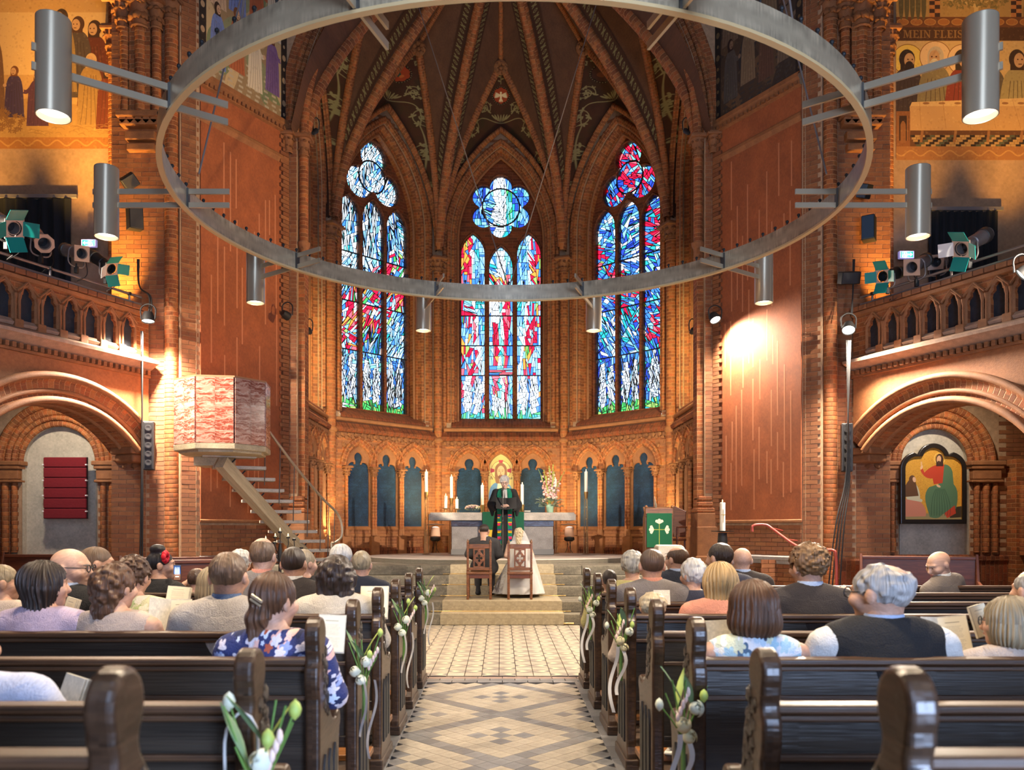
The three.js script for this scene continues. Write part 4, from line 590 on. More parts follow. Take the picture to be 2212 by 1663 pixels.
// ---------- diagonal walls, piers, galleries, transept walls ----------
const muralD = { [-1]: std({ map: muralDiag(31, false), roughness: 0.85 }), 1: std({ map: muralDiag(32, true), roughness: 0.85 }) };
for (const s of [-1, 1]) {
  const nm = s < 0 ? 'left' : 'right', ends = (a, b) => s < 0 ? [...b, ...a].map((v, i) => i % 2 ? v : -v) : [...a, ...b];
  // diagonal wall, t = 0 at the chancel arch
  const g = frame('wall_chancel_' + nm, ...ends([4.07, 15.5], [5.09, 13.76])), L = g.L, U = (t) => s < 0 ? L - t : t, span = (a, b) => [min(U(a), U(b)), max(U(a), U(b))];
  { const [a, b] = span(0.16, L - 0.02); wallMesh(g, [[a, 1.62], [b, 1.62], [b, 9.0], [a, 9.0]], [], 0.06, M.redPlaster, 'plaster_panel', 0.03); }
  wallMesh(g, [[-0.05, -0.1], [L + 0.05, -0.1], [L + 0.05, 15.2], [-0.05, 15.2]], [], 0.5, M.mortar);
  { const [a, b] = span(0.01, 0.15); for (let k = 0; k < 98; k++) { const v = 1.66 + k * COURSE; const wd = k % 2 ? 0.15 : 0.21, m = U(k % 2 ? 0.075 : 0.105); const bb = part(g, 'brick', brickBox[k % 3], M.bricks[(k * 7) % 5]); bb.position.set(m, v, 0.045); bb.scale.set(wd, COURSE - 0.009, 0.05); } }
  { const [a, b] = span(0.02, L - 0.02); brickField(g, a, b, 0.9, 1.6, { solo: 90, seed: 60 + s, w: 0.02 }); brickField(g, a, b, 0, 0.9, { seed: 70 + s, w: 0.02 }); }
  part(g, 'dado_cap', sweep([[L, 0], [0, 0]], [[-1.67, 0.03], [-1.655, 0.045], [-1.62, 0.045], [-1.61, 0.02]]), M.terra);
  part(g, 'dado_ledge', sweep([[L, 0], [0, 0]], [[-1.05, 0.02], [-1.02, 0.07], [-0.97, 0.07], [-0.95, 0.05], [-0.9, 0.05]]), M.stoneGrey);
  // pale joints of the plaster boards
  { const rr = rngOf(80 + s); for (let i = 0; i < 12; i++) { const t = 0.30 + i * 0.135; let v = 1.75 + rr() * 0.7; while (v < 8.0) { const l = 0.5 + rr() * 1.3; if (v + l > 8.3) break; if (rr() < 0.66) part(g, 'board_joint', box(0.026, l, 0.006, U(t + (rr() - 0.5) * 0.05), v + l / 2, 0.0285), M.redStrip); v += l + rr() * 0.6; } } }
  { const [a, b] = [0, L]; part(g, 'lower_cornice', sweep([[b, 0], [a, 0]], [[-8.55, 0.03], [-8.52, 0.06], [-8.46, 0.07], [-8.42, 0.05], [-8.38, 0.03]]), M.terra);
    part(g, 'upper_cornice', sweep([[b, 0], [a, 0]], [[-9.22, 0.03], [-9.18, 0.12], [-9.10, 0.13], [-9.06, 0.09], [-8.98, 0.08], [-8.96, 0.03]]), M.terra);
    const d = []; for (let u = 0.06; u < L; u += 0.1) d.push(box(0.05, 0.055, 0.05, u, 9.02, 0.10)); part(g, 'dentil', d, M.terra).userData.kind = 'stuff'; }
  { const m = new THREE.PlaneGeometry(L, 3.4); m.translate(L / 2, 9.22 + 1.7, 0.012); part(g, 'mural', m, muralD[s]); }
  // brick return of the pier
  const r = frame('pier_return_' + nm, ...ends([5.09, 13.76], [5.31, 13.56]));
  wallMesh(r, [[-0.02, 0], [r.L + 0.02, 0], [r.L + 0.02, 15.2], [-0.02, 15.2]], [], 0.4, M.mortar);
  brickField(r, 0, r.L, 0.9, 9.0, { solo: 150, seed: 90 + s, w: 0.0, prefer: (b) => -abs(b[1] - 4.5) }); brickField(r, 0, r.L, 9.0, 12, { seed: 95 + s });
  // pier: recess, column, front
  const p = struct('pier_' + nm);
  part(p, 'pier_core', [box(1.16, 15.3, 0.9, s * 5.88, 7.6, -14.2), box(0.5, 15.3, 0.5, s * 5.5, 7.6, -14.0)], M.brick);
  part(p, 'shaft', shaftGeo(0.115, 0.4, 10.5, 18).translate(s * 5.47, 0, -13.58), M.ring);
  part(p, 'shaft_base', lathe([[0.2, 0.0], [0.2, 0.3], [0.15, 0.36], [0.16, 0.42], [0.115, 0.48]], 16).translate(s * 5.47, 0, -13.58), M.terra);
  part(p, 'capital', capitalGeo(0.115, 9.9, 0.5, 3, 1.2).translate(s * 5.47, 0, -13.58), M.terra);
  part(p, 'shaft', shaftGeo(0.10, 10.4, 15, 14).translate(s * 5.47, 0, -13.58), M.ring);
  { const f = frame('wall_pier_' + nm, ...ends([5.58, 13.56], [6.46, 13.56])), PU = (t) => s < 0 ? f.L - t : t, sp2 = (a, b) => [min(PU(a), PU(b)), max(PU(a), PU(b))];
    wallMesh(f, [[0, 0], [f.L, 0], [f.L, 15.2], [0, 15.2]], [], 0.4, M.mortar);
    const [a, b] = sp2(0.005, 0.30), [c, e] = sp2(0.005, f.L); brickField(f, a, b, 0.9, 5.2, { solo: 110, seed: 100 + s, w: 0.0 }); brickField(f, c, e, 5.2, 8.6, { solo: 170, seed: 105 + s }); brickField(f, c, e, 8.6, 12, { seed: 108 + s }); { const [m, q] = sp2(0.31, f.L); brickField(f, m, q, 0.9, 3.6, { solo: 120, seed: 111 + s }); }
    part(f, 'base_moulding', sweep([[f.L, 0], [0, 0]], [[-1.02, 0.0], [-0.98, 0.06], [-0.9, 0.06], [-0.86, 0.04], [0, 0.04]]), M.brickDark);
    // upper shafts on a corbel, leafy capitals
    for (const t of [0.10, 0.36, 0.62]) part(f, 'wall_shaft', shaftGeo(t === 0.36 ? 0.10 : 0.075, 8.35, 9.8, 14).translate(PU(t), 0, 0.08), M.ring);
    part(f, 'wall_shaft_backing', uvBox(box(0.34, 1.5, 0.14, PU(0.36), 9.1, 0.06)), M.brick);
    part(f, 'corbel', [rbox(0.72, 0.10, 0.26, PU(0.36), 8.3, 0.1, 0.02), rbox(0.64, 0.10, 0.22, PU(0.36), 8.18, 0.08, 0.02), rbox(0.5, 0.14, 0.16, PU(0.36), 7.98, 0.06, 0.02), rbox(0.46, 0.12, 0.14, PU(0.36), 7.8, 0.05, 0.02), ...[-2, -1, 0, 1, 2].map((k) => tf(box(0.1, 0.1, 0.18), [PU(0.36) + k * 0.13, 8.22, 0.1], [0, 0, PI / 4]))], M.terra);
    for (const t of [0.10, 0.36, 0.66]) part(f, 'capital', capitalGeo(t === 0.36 ? 0.13 : 0.085, 9.72, t === 0.36 ? 0.62 : 0.5, t * 10, 1.35).translate(PU(t), 0, 0.08), M.terra);
    part(f, 'abacus', sweep([[f.L + 0.1, 0], [-0.15, 0]], [[-10.42, 0.02], [-10.40, 0.2], [-10.34, 0.22], [-10.3, 0.15], [-10.26, 0.15], [-10.24, 0.02]]), M.terra);
    for (const t of [0.16, 0.56]) part(f, 'wall_shaft', shaftGeo(0.075, 10.42, 14, 12).translate(PU(t), 0, 0.06), M.ring);
  }
  // transept wall with the mural
  { const f = frame('wall_transept_' + nm, ...ends([6.3, 14.4], [12, 14.4])), TU = (t) => s < 0 ? f.L - t : t;
    wallMesh(f, [[0, 4.0], [f.L, 4.0], [f.L, 15.2], [0, 15.2]], [], 0.4, M.tanWall);
    const m = new THREE.PlaneGeometry(3, 3).translate(TU((s < 0 ? 0.5 : 0.66) + 1.5), (s < 0 ? 8.2 : 8.0) + 1.5, 0.012); part(f, 'mural', m, std({ map: s < 0 ? muralLeft : muralRight, roughness: 0.85 }));
    part(f, 'corner_shaft', shaftGeo(0.07, 4.2, 9.85, 12).translate(TU(0.52), 0, 0.05), M.ring); part(f, 'corner_capital', capitalGeo(0.08, 9.8, 0.5, 4, 1.3).translate(TU(0.52), 0, 0.06), M.terra); part(f, 'corner_shaft', shaftGeo(0.07, 10.3, 14.5, 12).translate(TU(0.52), 0, 0.05), M.ring); }
  // lower wall with the niche
  { const f = frame('wall_aisle_' + nm, ...ends([5.9, 14.2], [12, 14.2])), TU = (t) => s < 0 ? f.L - t : t, nc = s < 0 ? 7.66 : 7.52, nw = s < 0 ? 0.65 : 0.605, N = (w, y0, rise) => archPts(TU(nc - 5.9), w, y0, 2.66, rise, 10), c = TU(nc - 5.9);
    wallMesh(f, [[0, 0], [f.L, 0], [f.L, 4.1], [0, 4.1]], [N(nw, 1.02, nw)], 0.5, M.mortar);
    part(f, 'niche_back', uvBox(extrude(poly(N(nw + 0.05, 0.98, nw + 0.05)), 0.03)).translate(0, 0, -0.14), M.cream);
    part(f, 'niche_reveal', sweep(N(nw, 1.02, nw), [[-0.005, 0.02], [-0.005, -0.13]]), M.cream);
    const inN = inPoly(N(nw + 0.44, 0, nw + 0.44));
    brickField(f, c - nw - 0.42, c + nw + 0.42, 1.08, 2.3, { inside: (u, v) => abs(u - c) > nw + 0.01 && v < 2.32, seed: 120 + s, solo: 160, w: 0.0 });
    brickField(f, c - 3, c + 3, 0, 1.0, { seed: 125 + s, w: 0.0 });
    brickField(f, c - 1.9, c + 2.6, 1.02, 4.0, { inside: (u, v) => abs(u - c) > nw + 0.44 && !inN(u, v), seed: 122 + s, solo: 120, w: 0.0, prefer: (b) => -abs(b[0] - c) });
    for (const [o, q, ff] of [[0.02, 0.05, 0.02], [0.12, 0.045, 0.06], [0.22, 0.06, 0.05], [0.36, 0.07, 0.08]]) part(f, 'niche_arch', sweep(arcPts(c, nw + o, 2.66, nw + o, 12), roll(q, 0, ff)), M.ring);
    part(f, 'niche_arch', sweep(arcPts(c, nw, 2.66, nw, 12), [[0, 0], [0.0, 0.04], [0.16, 0.05], [0.18, 0.08], [0.42, 0.08], [0.44, 0.0]]), M.ring);
    part(f, 'base_moulding', sweep([[f.L, 0], [0, 0]], [[-1.06, 0.0], [-1.03, 0.07], [-0.96, 0.07], [-0.92, 0.04], [0, 0.04]]), M.brickDark);
    for (const q of [-1, 1]) { for (const [o, rr2] of [[0.12, 0.05], [0.28, 0.06], [0.44, 0.05]]) part(f, 'pier_shaft', shaftGeo(rr2, 1.1, 2.36, 12).translate(c + q * (nw + o), 0, 0.04), M.ring);
      part(f, 'impost', [rbox(0.62, 0.08, 0.26, c + q * (nw + 0.27), 2.64, 0.03, 0.02), rbox(0.56, 0.07, 0.22, c + q * (nw + 0.27), 2.57, 0.03, 0.02), rbox(0.5, 0.18, 0.16, c + q * (nw + 0.27), 2.45, 0.03, 0.02), rbox(0.56, 0.05, 0.2, c + q * (nw + 0.27), 2.33, 0.03, 0.02)], M.terra); }
    // half column of the arch towards the crossing
    part(f, 'pier_shaft', shaftGeo(0.10, 1.06, 2.3, 14).translate(TU(0.26), 0, 0.46), M.ring); part(f, 'pier_core', uvBox(box(0.5, 2.7, 0.5, TU(0.1), 1.35, 0.2)), M.brick); part(f, 'capital', capitalGeo(0.13, 2.26, 0.46, 6).translate(TU(0.26), 0, 0.46), M.terra); part(f, 'shaft_base', lathe([[0.17, 0.9], [0.17, 1.0], [0.12, 1.06]], 12).translate(TU(0.26), 0, 0.46), M.terra);
    // outer pier beyond the niche
    const oc = c + (s < 0 ? -1 : 1) * 1.62; part(f, 'pier_core', uvBox(box(0.7, 2.7, 0.3, oc, 1.35, 0.12)), M.brick); for (const q of [-0.25, 0, 0.25]) part(f, 'pier_shaft', shaftGeo(0.06, 1.06, 2.32, 12).translate(oc + q, 0, 0.3), M.ring); part(f, 'capital', capitalGeo(0.12, 2.28, 0.42, 7).translate(oc, 0, 0.3), M.terra);
    for (let k = 0; k < 2; k++) part(f, 'vault_rib', sweep(arcPts(oc + (s < 0 ? -1.25 : 1.25), 1.25, 2.7, 1.2, 10), roll(0.08, 0, 0.25 + 0.25 * k)), M.ring);
  }
  // arcade under the gallery and the gallery front
  const f = frame('wall_gallery_' + nm, ...ends([5.82, 13.5], [8.31, 8.04])), GU = (t) => s < 0 ? f.L - t : t, C = GU(1.6), fl = f.L;
  { const h = arcPts(C, 1.31, 2.75, 0.6, 14), leg = GU(0) < 1 ? [[0, 2.95], ...h, [C + 1.31, 0], [fl, 0], [fl, 4.2], [0, 4.2]] : [[0, 0], [C - 1.31, 0], ...h, [fl, 2.95], [fl, 4.2], [0, 4.2]]; wallMesh(f, leg, [], 0.55, M.archPlaster); part(f, 'arch_corbel', [rbox(0.5, 0.12, 0.5, GU(0.12), 2.78, -0.22, 0.03), rbox(0.38, 0.14, 0.42, GU(0.12), 2.66, -0.22, 0.04)], M.terra); }
  const arc = (r) => { const a = Math.asin(1.31 / 1.73); return Array.from({ length: 25 }, (_, i) => { const t = -a + 2 * a * i / 24; return [C + r * sin(t), 1.62 + r * cos(t)]; }); };
  part(f, 'arch_ring', sweep(arc(1.73), [[0, -0.55], [0, -0.02], [0.02, 0.04], [0.08, 0.05], [0.10, 0.02], [0.16, 0.02], [0.18, 0.05], [0.30, 0.06], [0.33, 0.09], [0.42, 0.09], [0.43, 0.0]]), M.ring);
  part(f, 'arch_roll', sweep(arc(1.77), roll(0.055, 0, 0.05, 9)), M.terra); part(f, 'arch_roll', sweep(arc(1.90), roll(0.04, 0, 0.03, 7)), M.terra); part(f, 'arch_roll', sweep(arc(2.12), roll(0.055, 0, 0.09, 9)), M.terra); part(f, 'arch_roll', sweep(arc(1.76), roll(0.06, 0, -0.25, 9)), M.terra);
  part(f, 'ledge_moulding', sweep([[fl, 0], [0, 0]], [[-4.10, 0.02], [-4.13, 0.10], [-4.17, 0.16], [-4.20, 0.24], [-4.245, 0.25], [-4.32, 0.06], [-4.33, 0.0]].reverse()), M.slabTop);
  { const d = []; for (let t = 0.05; t < fl - 0.05; t += 0.105) d.push(box(0.055, 0.07, 0.09, t, 4.06, 0.05)); part(f, 'dentil', d, M.terra).userData.kind = 'stuff'; }
  part(f, 'dentil_band', box(fl, 0.04, 0.05, fl / 2, 4.005, 0.025), M.terra);
  const holes = [], NO = 15; for (let k = 0; k < NO; k++) { const t = GU(0.40 + k * 0.345); holes.push([[t - 0.105, 4.38], [t - 0.105, 4.68], [t - 0.118, 4.72], [t - 0.105, 4.775], [t - 0.062, 4.81], [t - 0.066, 4.86], [t - 0.035, 4.90], [t, 4.915], [t + 0.035, 4.90], [t + 0.066, 4.86], [t + 0.062, 4.81], [t + 0.105, 4.775], [t + 0.118, 4.72], [t + 0.105, 4.68], [t + 0.105, 4.38]]); }
  wallMesh(f, [[0, 4.3], [fl, 4.3], [fl, 5.06], [0, 5.06]], holes, 0.10, M.ring, 'balustrade');
  for (let k = 0; k < NO; k++) { const t = GU(0.40 + k * 0.345);
    part(f, 'balustrade_glass', box(0.26, 0.56, 0.02, t, 4.65, -0.075), M.darkGlass);
    part(f, 'balustrade_arch', sweep([[t - 0.128, 4.42], [t - 0.128, 4.70], [t - 0.122, 4.79], [t - 0.085, 4.835], [t - 0.066, 4.90], [t, 4.945], [t + 0.066, 4.90], [t + 0.085, 4.835], [t + 0.122, 4.79], [t + 0.128, 4.70], [t + 0.128, 4.42]], [[-0.022, 0], [-0.012, 0.02], [0.008, 0.025], [0.02, 0.0]], false, 0.9), M.terra);
    part(f, 'balustrade_hood', sweep([[t - 0.165, 4.83], [t, 4.99], [t + 0.165, 4.83]], roll(0.018, 0, 0.012, 5)), M.terra);
    part(f, 'balustrade_sill', tf(box(0.2, 0.05, 0.10), [t, 4.385, 0.02], [0.7, 0, 0]), M.slabTop);
    const q = GU(0.40 + (k + 0.5) * 0.345); for (const e of [-0.03, 0.03]) part(f, 'balustrade_colonnette', lathe([[0.03, 4.36], [0.03, 4.42], [0.02, 4.45], [0.02, 4.70], [0.034, 4.76], [0.034, 4.79]], 8).translate(q + e, 0, 0.03), M.terra);
    part(f, 'balustrade_base', rbox(0.13, 0.12, 0.10, q, 4.37, 0.03, 0.01), M.terra); }
  for (let t = 0.01; t < fl - 0.1; t += 0.165) part(f, 'coping_brick', rbox(0.158, 0.075, 0.36, t + 0.08, 5.10, -0.10, 0.01), M.bricks[Math.floor(t * 17) % 5]);
  part(f, 'coping_moulding', sweep([[fl, 0], [0, 0]], [[-5.06, 0.0], [-5.05, 0.05], [-5.0, 0.04], [-4.98, 0.0]]), M.terra);
  { const sh = poly([[s * 5.86, 13.5], [s * 5.86, 14.5], [s * 12, 14.5], [s * 12, 8.04], [s * 8.4, 8.04]]); const gg = extrude(sh, 0.2); gg.rotateX(-PI / 2); const q = struct('floor_gallery_' + nm); part(q, 'gallery_slab', gg.translate(0, 4.0, 0), M.greyPlaster); }
  // outer shell
  { const q = struct('wall_side_' + nm); part(q, 'wall_body', box(0.4, 15.4, 22, s * 12.2, 7.6, -3.6), M.tanWall); part(q, 'wall_body', box(0.4, 4.0, 1, s * 12.0, 2.0, -14.5), M.tanWall); part(q, 'gallery_front', box(0.4, 5.0, 15, s * 9.6, 2.6, -0.6), M.archPlaster); part(q, 'gallery_slab', box(3, 0.3, 15, s * 11, 4.1, -0.6), M.greyPlaster); }
}
{ const c = struct('ceiling'); part(c, 'ceiling_body', box(25, 0.3, 30, 0, 15.35, -8), M.tanWall);
  const b = struct('wall_west'); const hole = archPts(0, 2.6, 3.6, 9, 3.4, 10); wallMesh(b, [[-12.4, 0], [12.4, 0], [12.4, 15.3], [-12.4, 15.3]], [hole], 0.4, M.tanWall); b.position.set(0, 0, 7.2); b.rotation.y = PI;
  const w = struct('unseen_window_west', [0, 0, 7.4], PI); part(w, 'pane', new THREE.ShapeGeometry(poly(hole)), new THREE.MeshPhysicalMaterial({ color: rgb(0.62, 0.76, 1), transmission: 1, roughness: 0.55, thickness: 0, side: THREE.DoubleSide })); for (let k = -2; k <= 2; k++) part(w, 'mullion', box(0.12, 9, 0.12, k * 0.9, 8, 0.05), M.brickDark);  // window out of view behind the camera, placed to light the pews
  const l = new THREE.RectAreaLight(DAY, LAMP.unseenWestWindow * 3, 5, 7); l.position.set(0, 7.4, 7.0); l.lookAt(0, 2.5, -8); l.name = 'unseen_window_west_light'; scene.add(l); }

{ const d = struct('door_1', [3.3, 0, 3.4], PI + 0.36); part(d, 'unseen_door_pane', box(2.0, 2.4, 0.02, 0, 1.5, 0), std({ color: 0x111111, emissive: DAY, emissiveIntensity: 1.2 })); for (const k of [-1.05, 0, 1.05]) part(d, 'door_frame', box(0.1, 2.8, 0.08, k, 1.4, 0.02), M.darkWood); for (const y of [0.15, 1.5, 2.75]) part(d, 'door_frame', box(2.2, 0.12, 0.08, 0, y, 0.02), M.darkWood);  // out of view, placed to tint the front pews with blue daylight
  const l = new THREE.RectAreaLight(DAY, LAMP.door, 2.0, 2.4); l.position.set(3.3 - 0.1 * sin(0.36), 1.5, 3.4 - 0.1 * cos(0.36)); l.lookAt(3.3 - sin(0.36), 1.5, 3.4 - cos(0.36)); l.name = 'unseen_door_light'; scene.add(l); }
// ---------- floors and steps ----------
{ const f = struct('floor'); part(f, 'floor_slab', box(25, 0.3, 28, 0, -0.15 - 0.022, -6.2), std({ map: metre(grainMap, 0.6, 0.6), color: rgb(0.16, 0.11, 0.085), roughness: 0.6 }));
  // encaustic tiles before the steps : cream, and cream with a grey diamond
  const T = 0.178, star = canvasTex(256, 128, (x, w, h) => { x.fillStyle = '#d2c3a6'; x.fillRect(0, 0, w, h); x.fillStyle = '#6f6a68'; for (const y of [0, h]) { x.beginPath(); x.moveTo(0, y); x.lineTo(w, y); x.lineTo(w / 2, lerp(y, h / 2, 0.72)); x.fill(); } for (const u of [0, w]) { x.beginPath(); x.moveTo(u, h * 0.12); x.lineTo(u, h * 0.88); x.lineTo(lerp(u, w / 2, 0.34), h / 2); x.fill(); } x.fillStyle = '#d2c3a6'; x.beginPath(); x.moveTo(w / 2, h * 0.08); x.lineTo(w * 0.86, h / 2); x.lineTo(w / 2, h * 0.92); x.lineTo(w * 0.14, h / 2); x.fill(); x.fillStyle = '#77716e'; x.beginPath(); x.moveTo(w / 2, h * 0.2); x.lineTo(w * 0.76, h / 2); x.lineTo(w / 2, h * 0.8); x.lineTo(w * 0.24, h / 2); x.fill(); });
  const plainM = [0.97, 0.9, 1.04].map((k) => std({ map: metre(grainMap, 0.4, 0.4), color: rgb(0.46 * k, 0.415 * k, 0.345 * k), roughness: 0.42 })), starM = std({ map: star, roughness: 0.42, color: rgb(0.74, 0.73, 0.74) }), greyM = [1, 0.85, 1.15].map((k) => std({ map: metre(grainMap, 0.4, 0.4), color: rgb(0.20 * k, 0.205 * k, 0.22 * k), roughness: 0.36 }));
  const tile = rbox(T - 0.006, 0.02, T - 0.006, 0, -0.012, 0, 0.003), half = [0, 1].map((k) => { const g = tile.clone(), p = g.attributes.position, uv = g.attributes.uv; for (let i = 0; i < p.count; i++) uv.setXY(i, (p.getX(i) / T + 0.5) / 2 + k / 2, 0.5 - p.getZ(i) / T); return g; });
  const rows = 25, cols = 18, rr = rngOf(300); let n = 0; const rest = { a: [], b: [] };
  for (let r = rows - 1; r >= 0; r--) for (let c = 0; c < cols; c++) {
    const x = (c - cols / 2 + 0.5) * T - 0.02, z = -12.74 + r * T, blk = Math.floor(c / 2), st = (r + blk) % 2 === 0, geo = st ? half[c % 2] : tile, mat = st ? starM : plainM[Math.floor(rr() * 3)];
    if (abs(x) < 1.0 && n < 300) { n++; const m = part(f, 'tile', geo, mat); m.position.set(x, 0, z); } else (st ? rest.a : rest.b).push(geo.clone().translate(x, 0, z)); }
  part(f, 'tile', rest.a, starM).userData.kind = 'stuff'; part(f, 'tile', rest.b, plainM[0]).userData.kind = 'stuff';
  // grey border
  for (let r = 0; r < 3; r++) for (let c = 0; c < 8; c++) { const m = part(f, 'border_tile', rbox(0.244, 0.02, 0.094, -0.86 + (c + (r % 2) * 0.5) * 0.25, -0.012, -8.27 + r * 0.10, 0.003), r === 0 ? std({ map: metre(grainMap, 0.4, 0.4), color: rgb(0.34, 0.24, 0.2), roughness: 0.45 }) : greyM[(c + r) % 3]); }
  // lozenge pavement of the aisle
  const D = 0.17, S = D / Math.SQRT2, loz = rbox(S - 0.004, 0.02, S - 0.004, 0, -0.012, 0, 0.002).rotateY(PI / 4); n = 0; const rest2 = { g: [], c: [] };
  const cells = []; for (let a = -20; a < 80; a++) for (let b = -60; b < 60; b++) { const x = (a - b) * D / 2 - 40 * 0, z = -8.0 + (a + b) * D / 2; if (abs(x) > 0.76 || z > -4.2 || z < -7.97) continue; const p = ((a % 8) + 8) % 8, q = ((b % 8) + 8) % 8, band = p === 0 || q === 0, gr = band || (p === 4 && q === 4) || (p === 3 && q === 3) || (p === 5 && q === 5) || (p === 3 && q === 5) || (p === 5 && q === 3) || (p === 1 && q === 7) || (p === 7 && q === 1); cells.push([x, z, gr]); }
  cells.sort((p, q) => q[1] - p[1]); for (const [x, z, gr] of cells) { if (z < -5 && n < 300) { n++; const m = part(f, 'tile', loz, gr ? greyM[Math.floor(rr() * 3)] : plainM[Math.floor(rr() * 3)]); m.position.set(x, 0, z); } else (gr ? rest2.g : rest2.c).push(loz.clone().translate(x, 0, z)); }
  part(f, 'tile', rest2.g, greyM[0]).userData.kind = 'stuff'; part(f, 'tile', rest2.c, plainM[0]).userData.kind = 'stuff';
  for (const s of [-1, 1]) for (let k = 0; k < 15; k++) part(f, 'border_tile', rbox(0.15, 0.024, 0.294, s * 0.80, -0.011, -7.9 + k * 0.3, 0.003), greyM[(k * 5) % 3]);
}
const RISE = 0.17, STEPD = [12.8, 13.1, 14.1, 14.4, 14.7];
{ const f = struct('chancel_steps'); STEPD.forEach((d, i) => { const y1 = (i + 1) * RISE; for (let k = -4; k <= 4; k++) { const w = 0.97; if (i === 4) part(f, 'step_stone', rbox(w - 0.006, RISE, 1.0, k * w, y1 - RISE / 2, -d - 0.5, 0.012), M.granite); else part(f, 'step_stone', rbox(w - 0.006, RISE, (STEPD[i + 1] - d) + 0.06, k * w, y1 - RISE / 2, -d - (STEPD[i + 1] - d + 0.06) / 2, 0.012), M.granite); } part(f, 'step_fill', box(8.9, RISE - 0.01, 8, 0, y1 - RISE / 2 - 0.012, -d - 4.06), M.granite); });
  const p = struct('floor_apse'); part(p, 'floor_slab', box(8.4, 0.1, 6.4, 0, FLOOR2 - 0.055, -18.5), M.paving);
  const d = struct('floor_altar_podium'); part(d, 'podium', new THREE.CylinderGeometry(2.78, 2.78, 0.09, 96).scale(1, 1, 0.78).translate(0, FLOOR2 + 0.04, -17.1), M.granite); part(d, 'podium_top', new THREE.CylinderGeometry(2.76, 2.78, 0.02, 96).scale(1, 1, 0.78).translate(0, FLOOR2 + 0.092, -17.1), M.paving);
}
// ---------- ring chandelier ----------
{
  const C = V3(0.1, 4.41, -7.19), RR = 2.87, ch = thing('ring_chandelier', 'huge steel ring chandelier hung over the aisle with ten downlight cylinders on paired arms', 'chandelier', C);
  const band = (r0, r1, y0, y1, n = 120) => lathe([[r0, y0], [r1, y0], [r1, y1], [r0, y1], [r0, y0]], n, 0.3);
  part(ch, 'ring_band', band(RR - 0.012, RR + 0.012, -0.085, 0.095), M.ringSteel);
  part(ch, 'ring_rim', band(RR - 0.022, RR + 0.022, -0.105, -0.085), M.ringWarmLit, 'lower rim of the ring, gold for the warm light on it');
  const knob = merge([cyl(0.008, 0.008, 0.03, 0, 0.095, 0, 6), ball(0.016, 0, 0.128, 0, 7)]);
  for (let k = 0; k < 100; k++) { const a = k / 100 * 2 * PI, m = part(ch, 'ring_knob', knob, M.black); m.position.set(RR * sin(a), 0, RR * cos(a)); }
  const tubeG = lathe([[0.0, 0.30], [0.098, 0.30], [0.102, 0.295], [0.102, -0.31], [0.096, -0.31], [0.094, -0.26]], 28), lens = lathe([[0.0, -0.268], [0.05, -0.27], [0.06, -0.276], [0.08, -0.278], [0.094, -0.27]], 24, 0);
  const arm = merge([box(0.016, 0.046, 1.12, 0, 0.055, 0.16), box(0.016, 0.046, 1.12, 0, -0.055, 0.16)]);
  for (let k = 0; k < 10; k++) {
    const a = (18 + 36 * k) * PI / 180;   // 0 = away from the viewer
    const g = (m) => { m.position.set(RR * sin(a), 0, -RR * cos(a)); m.rotation.y = PI - a; return m; };
    g(part(ch, 'arm', box(0.018, 0.046, 1.2, 0, 0.06, 0.22), M.steel)); g(part(ch, 'arm', box(0.018, 0.046, 1.2, 0, -0.06, 0.22), M.steel)); g(part(ch, 'arm_clamp', box(0.05, 0.17, 0.05, 0, 0, 0), M.steelDark));
    const l = part(ch, 'lamp_shade', tubeG, M.steel); l.position.set((RR + 0.70) * sin(a), -0.03, -(RR + 0.70) * cos(a)); part(l, 'lamp_lens', lens, M.lampGlow, 'glowing lens');
    spotAt(ch, V3((RR + 0.70) * sin(a), -0.345, -(RR + 0.70) * cos(a)), V3(0.05 * sin(a), -1, -0.05 * cos(a)), WARM, LAMP.ring, 1.3, 1, 4);
  }
  // suspension wires to the crossing vault
  const wire = (p, q) => part(ch, 'wire', rod(p.clone().sub(C), q.clone().sub(C), 0.0075, 0.0075, 6), M.greyMetal);
  wire(V3(0.1, 4.5, -10.2), V3(-1.5, 10.6, -13.6)); wire(V3(0.1, 4.5, -10.2), V3(1.7, 10.6, -13.6)); wire(V3(-2.55, 4.5, -6.9), V3(-2.0, 12, -9.5)); wire(V3(2.75, 4.5, -6.9), V3(2.2, 12, -9.5));
  for (const s of [-1, 1]) wire(V3(0.1 + s * 1.7, 4.5, -5.0), V3(s * 1.2, 15, -7));
}
// ---------- floodlights ----------
function flood(name, label, p, dir, power, color, r = 0.11, angle = 1.25) {
  const t = thing(name, label, 'floodlight', p), q = new THREE.Quaternion().setFromUnitVectors(V3(0, -1, 0), dir.clone().normalize());
  const h = part(t, 'housing', lathe([[0, 0.14], [r * 0.7, 0.13], [r * 0.95, 0.06], [r, -0.02], [r * 0.96, -0.02], [r * 0.9, 0.0]], 20), M.black); h.quaternion.copy(q);
  const l = part(t, 'lamp_lens', lathe([[0, -0.012], [r * 0.6, -0.010], [r * 0.93, -0.002]], 20, 0), M.floodGlow, 'glowing lens'); l.quaternion.copy(q);
  part(t, 'bracket', tube([V3(-r * 1.1, 0.02, 0), V3(-r * 1.1, 0.2, 0), V3(0, 0.26, 0), V3(r * 1.1, 0.2, 0), V3(r * 1.1, 0.02, 0)], 0.012, 6), M.black);
  spotAt(t, dir.clone().normalize().multiplyScalar(0.05), dir, color, power, angle, 0.9, 4); return t;
}
flood('floodlight', 'small bright floodlight hanging at the end of the left gallery front', at(320, 692, 12.95), V3(0.05, -1, 0.12), LAMP.flood, WHITE, 0.10);
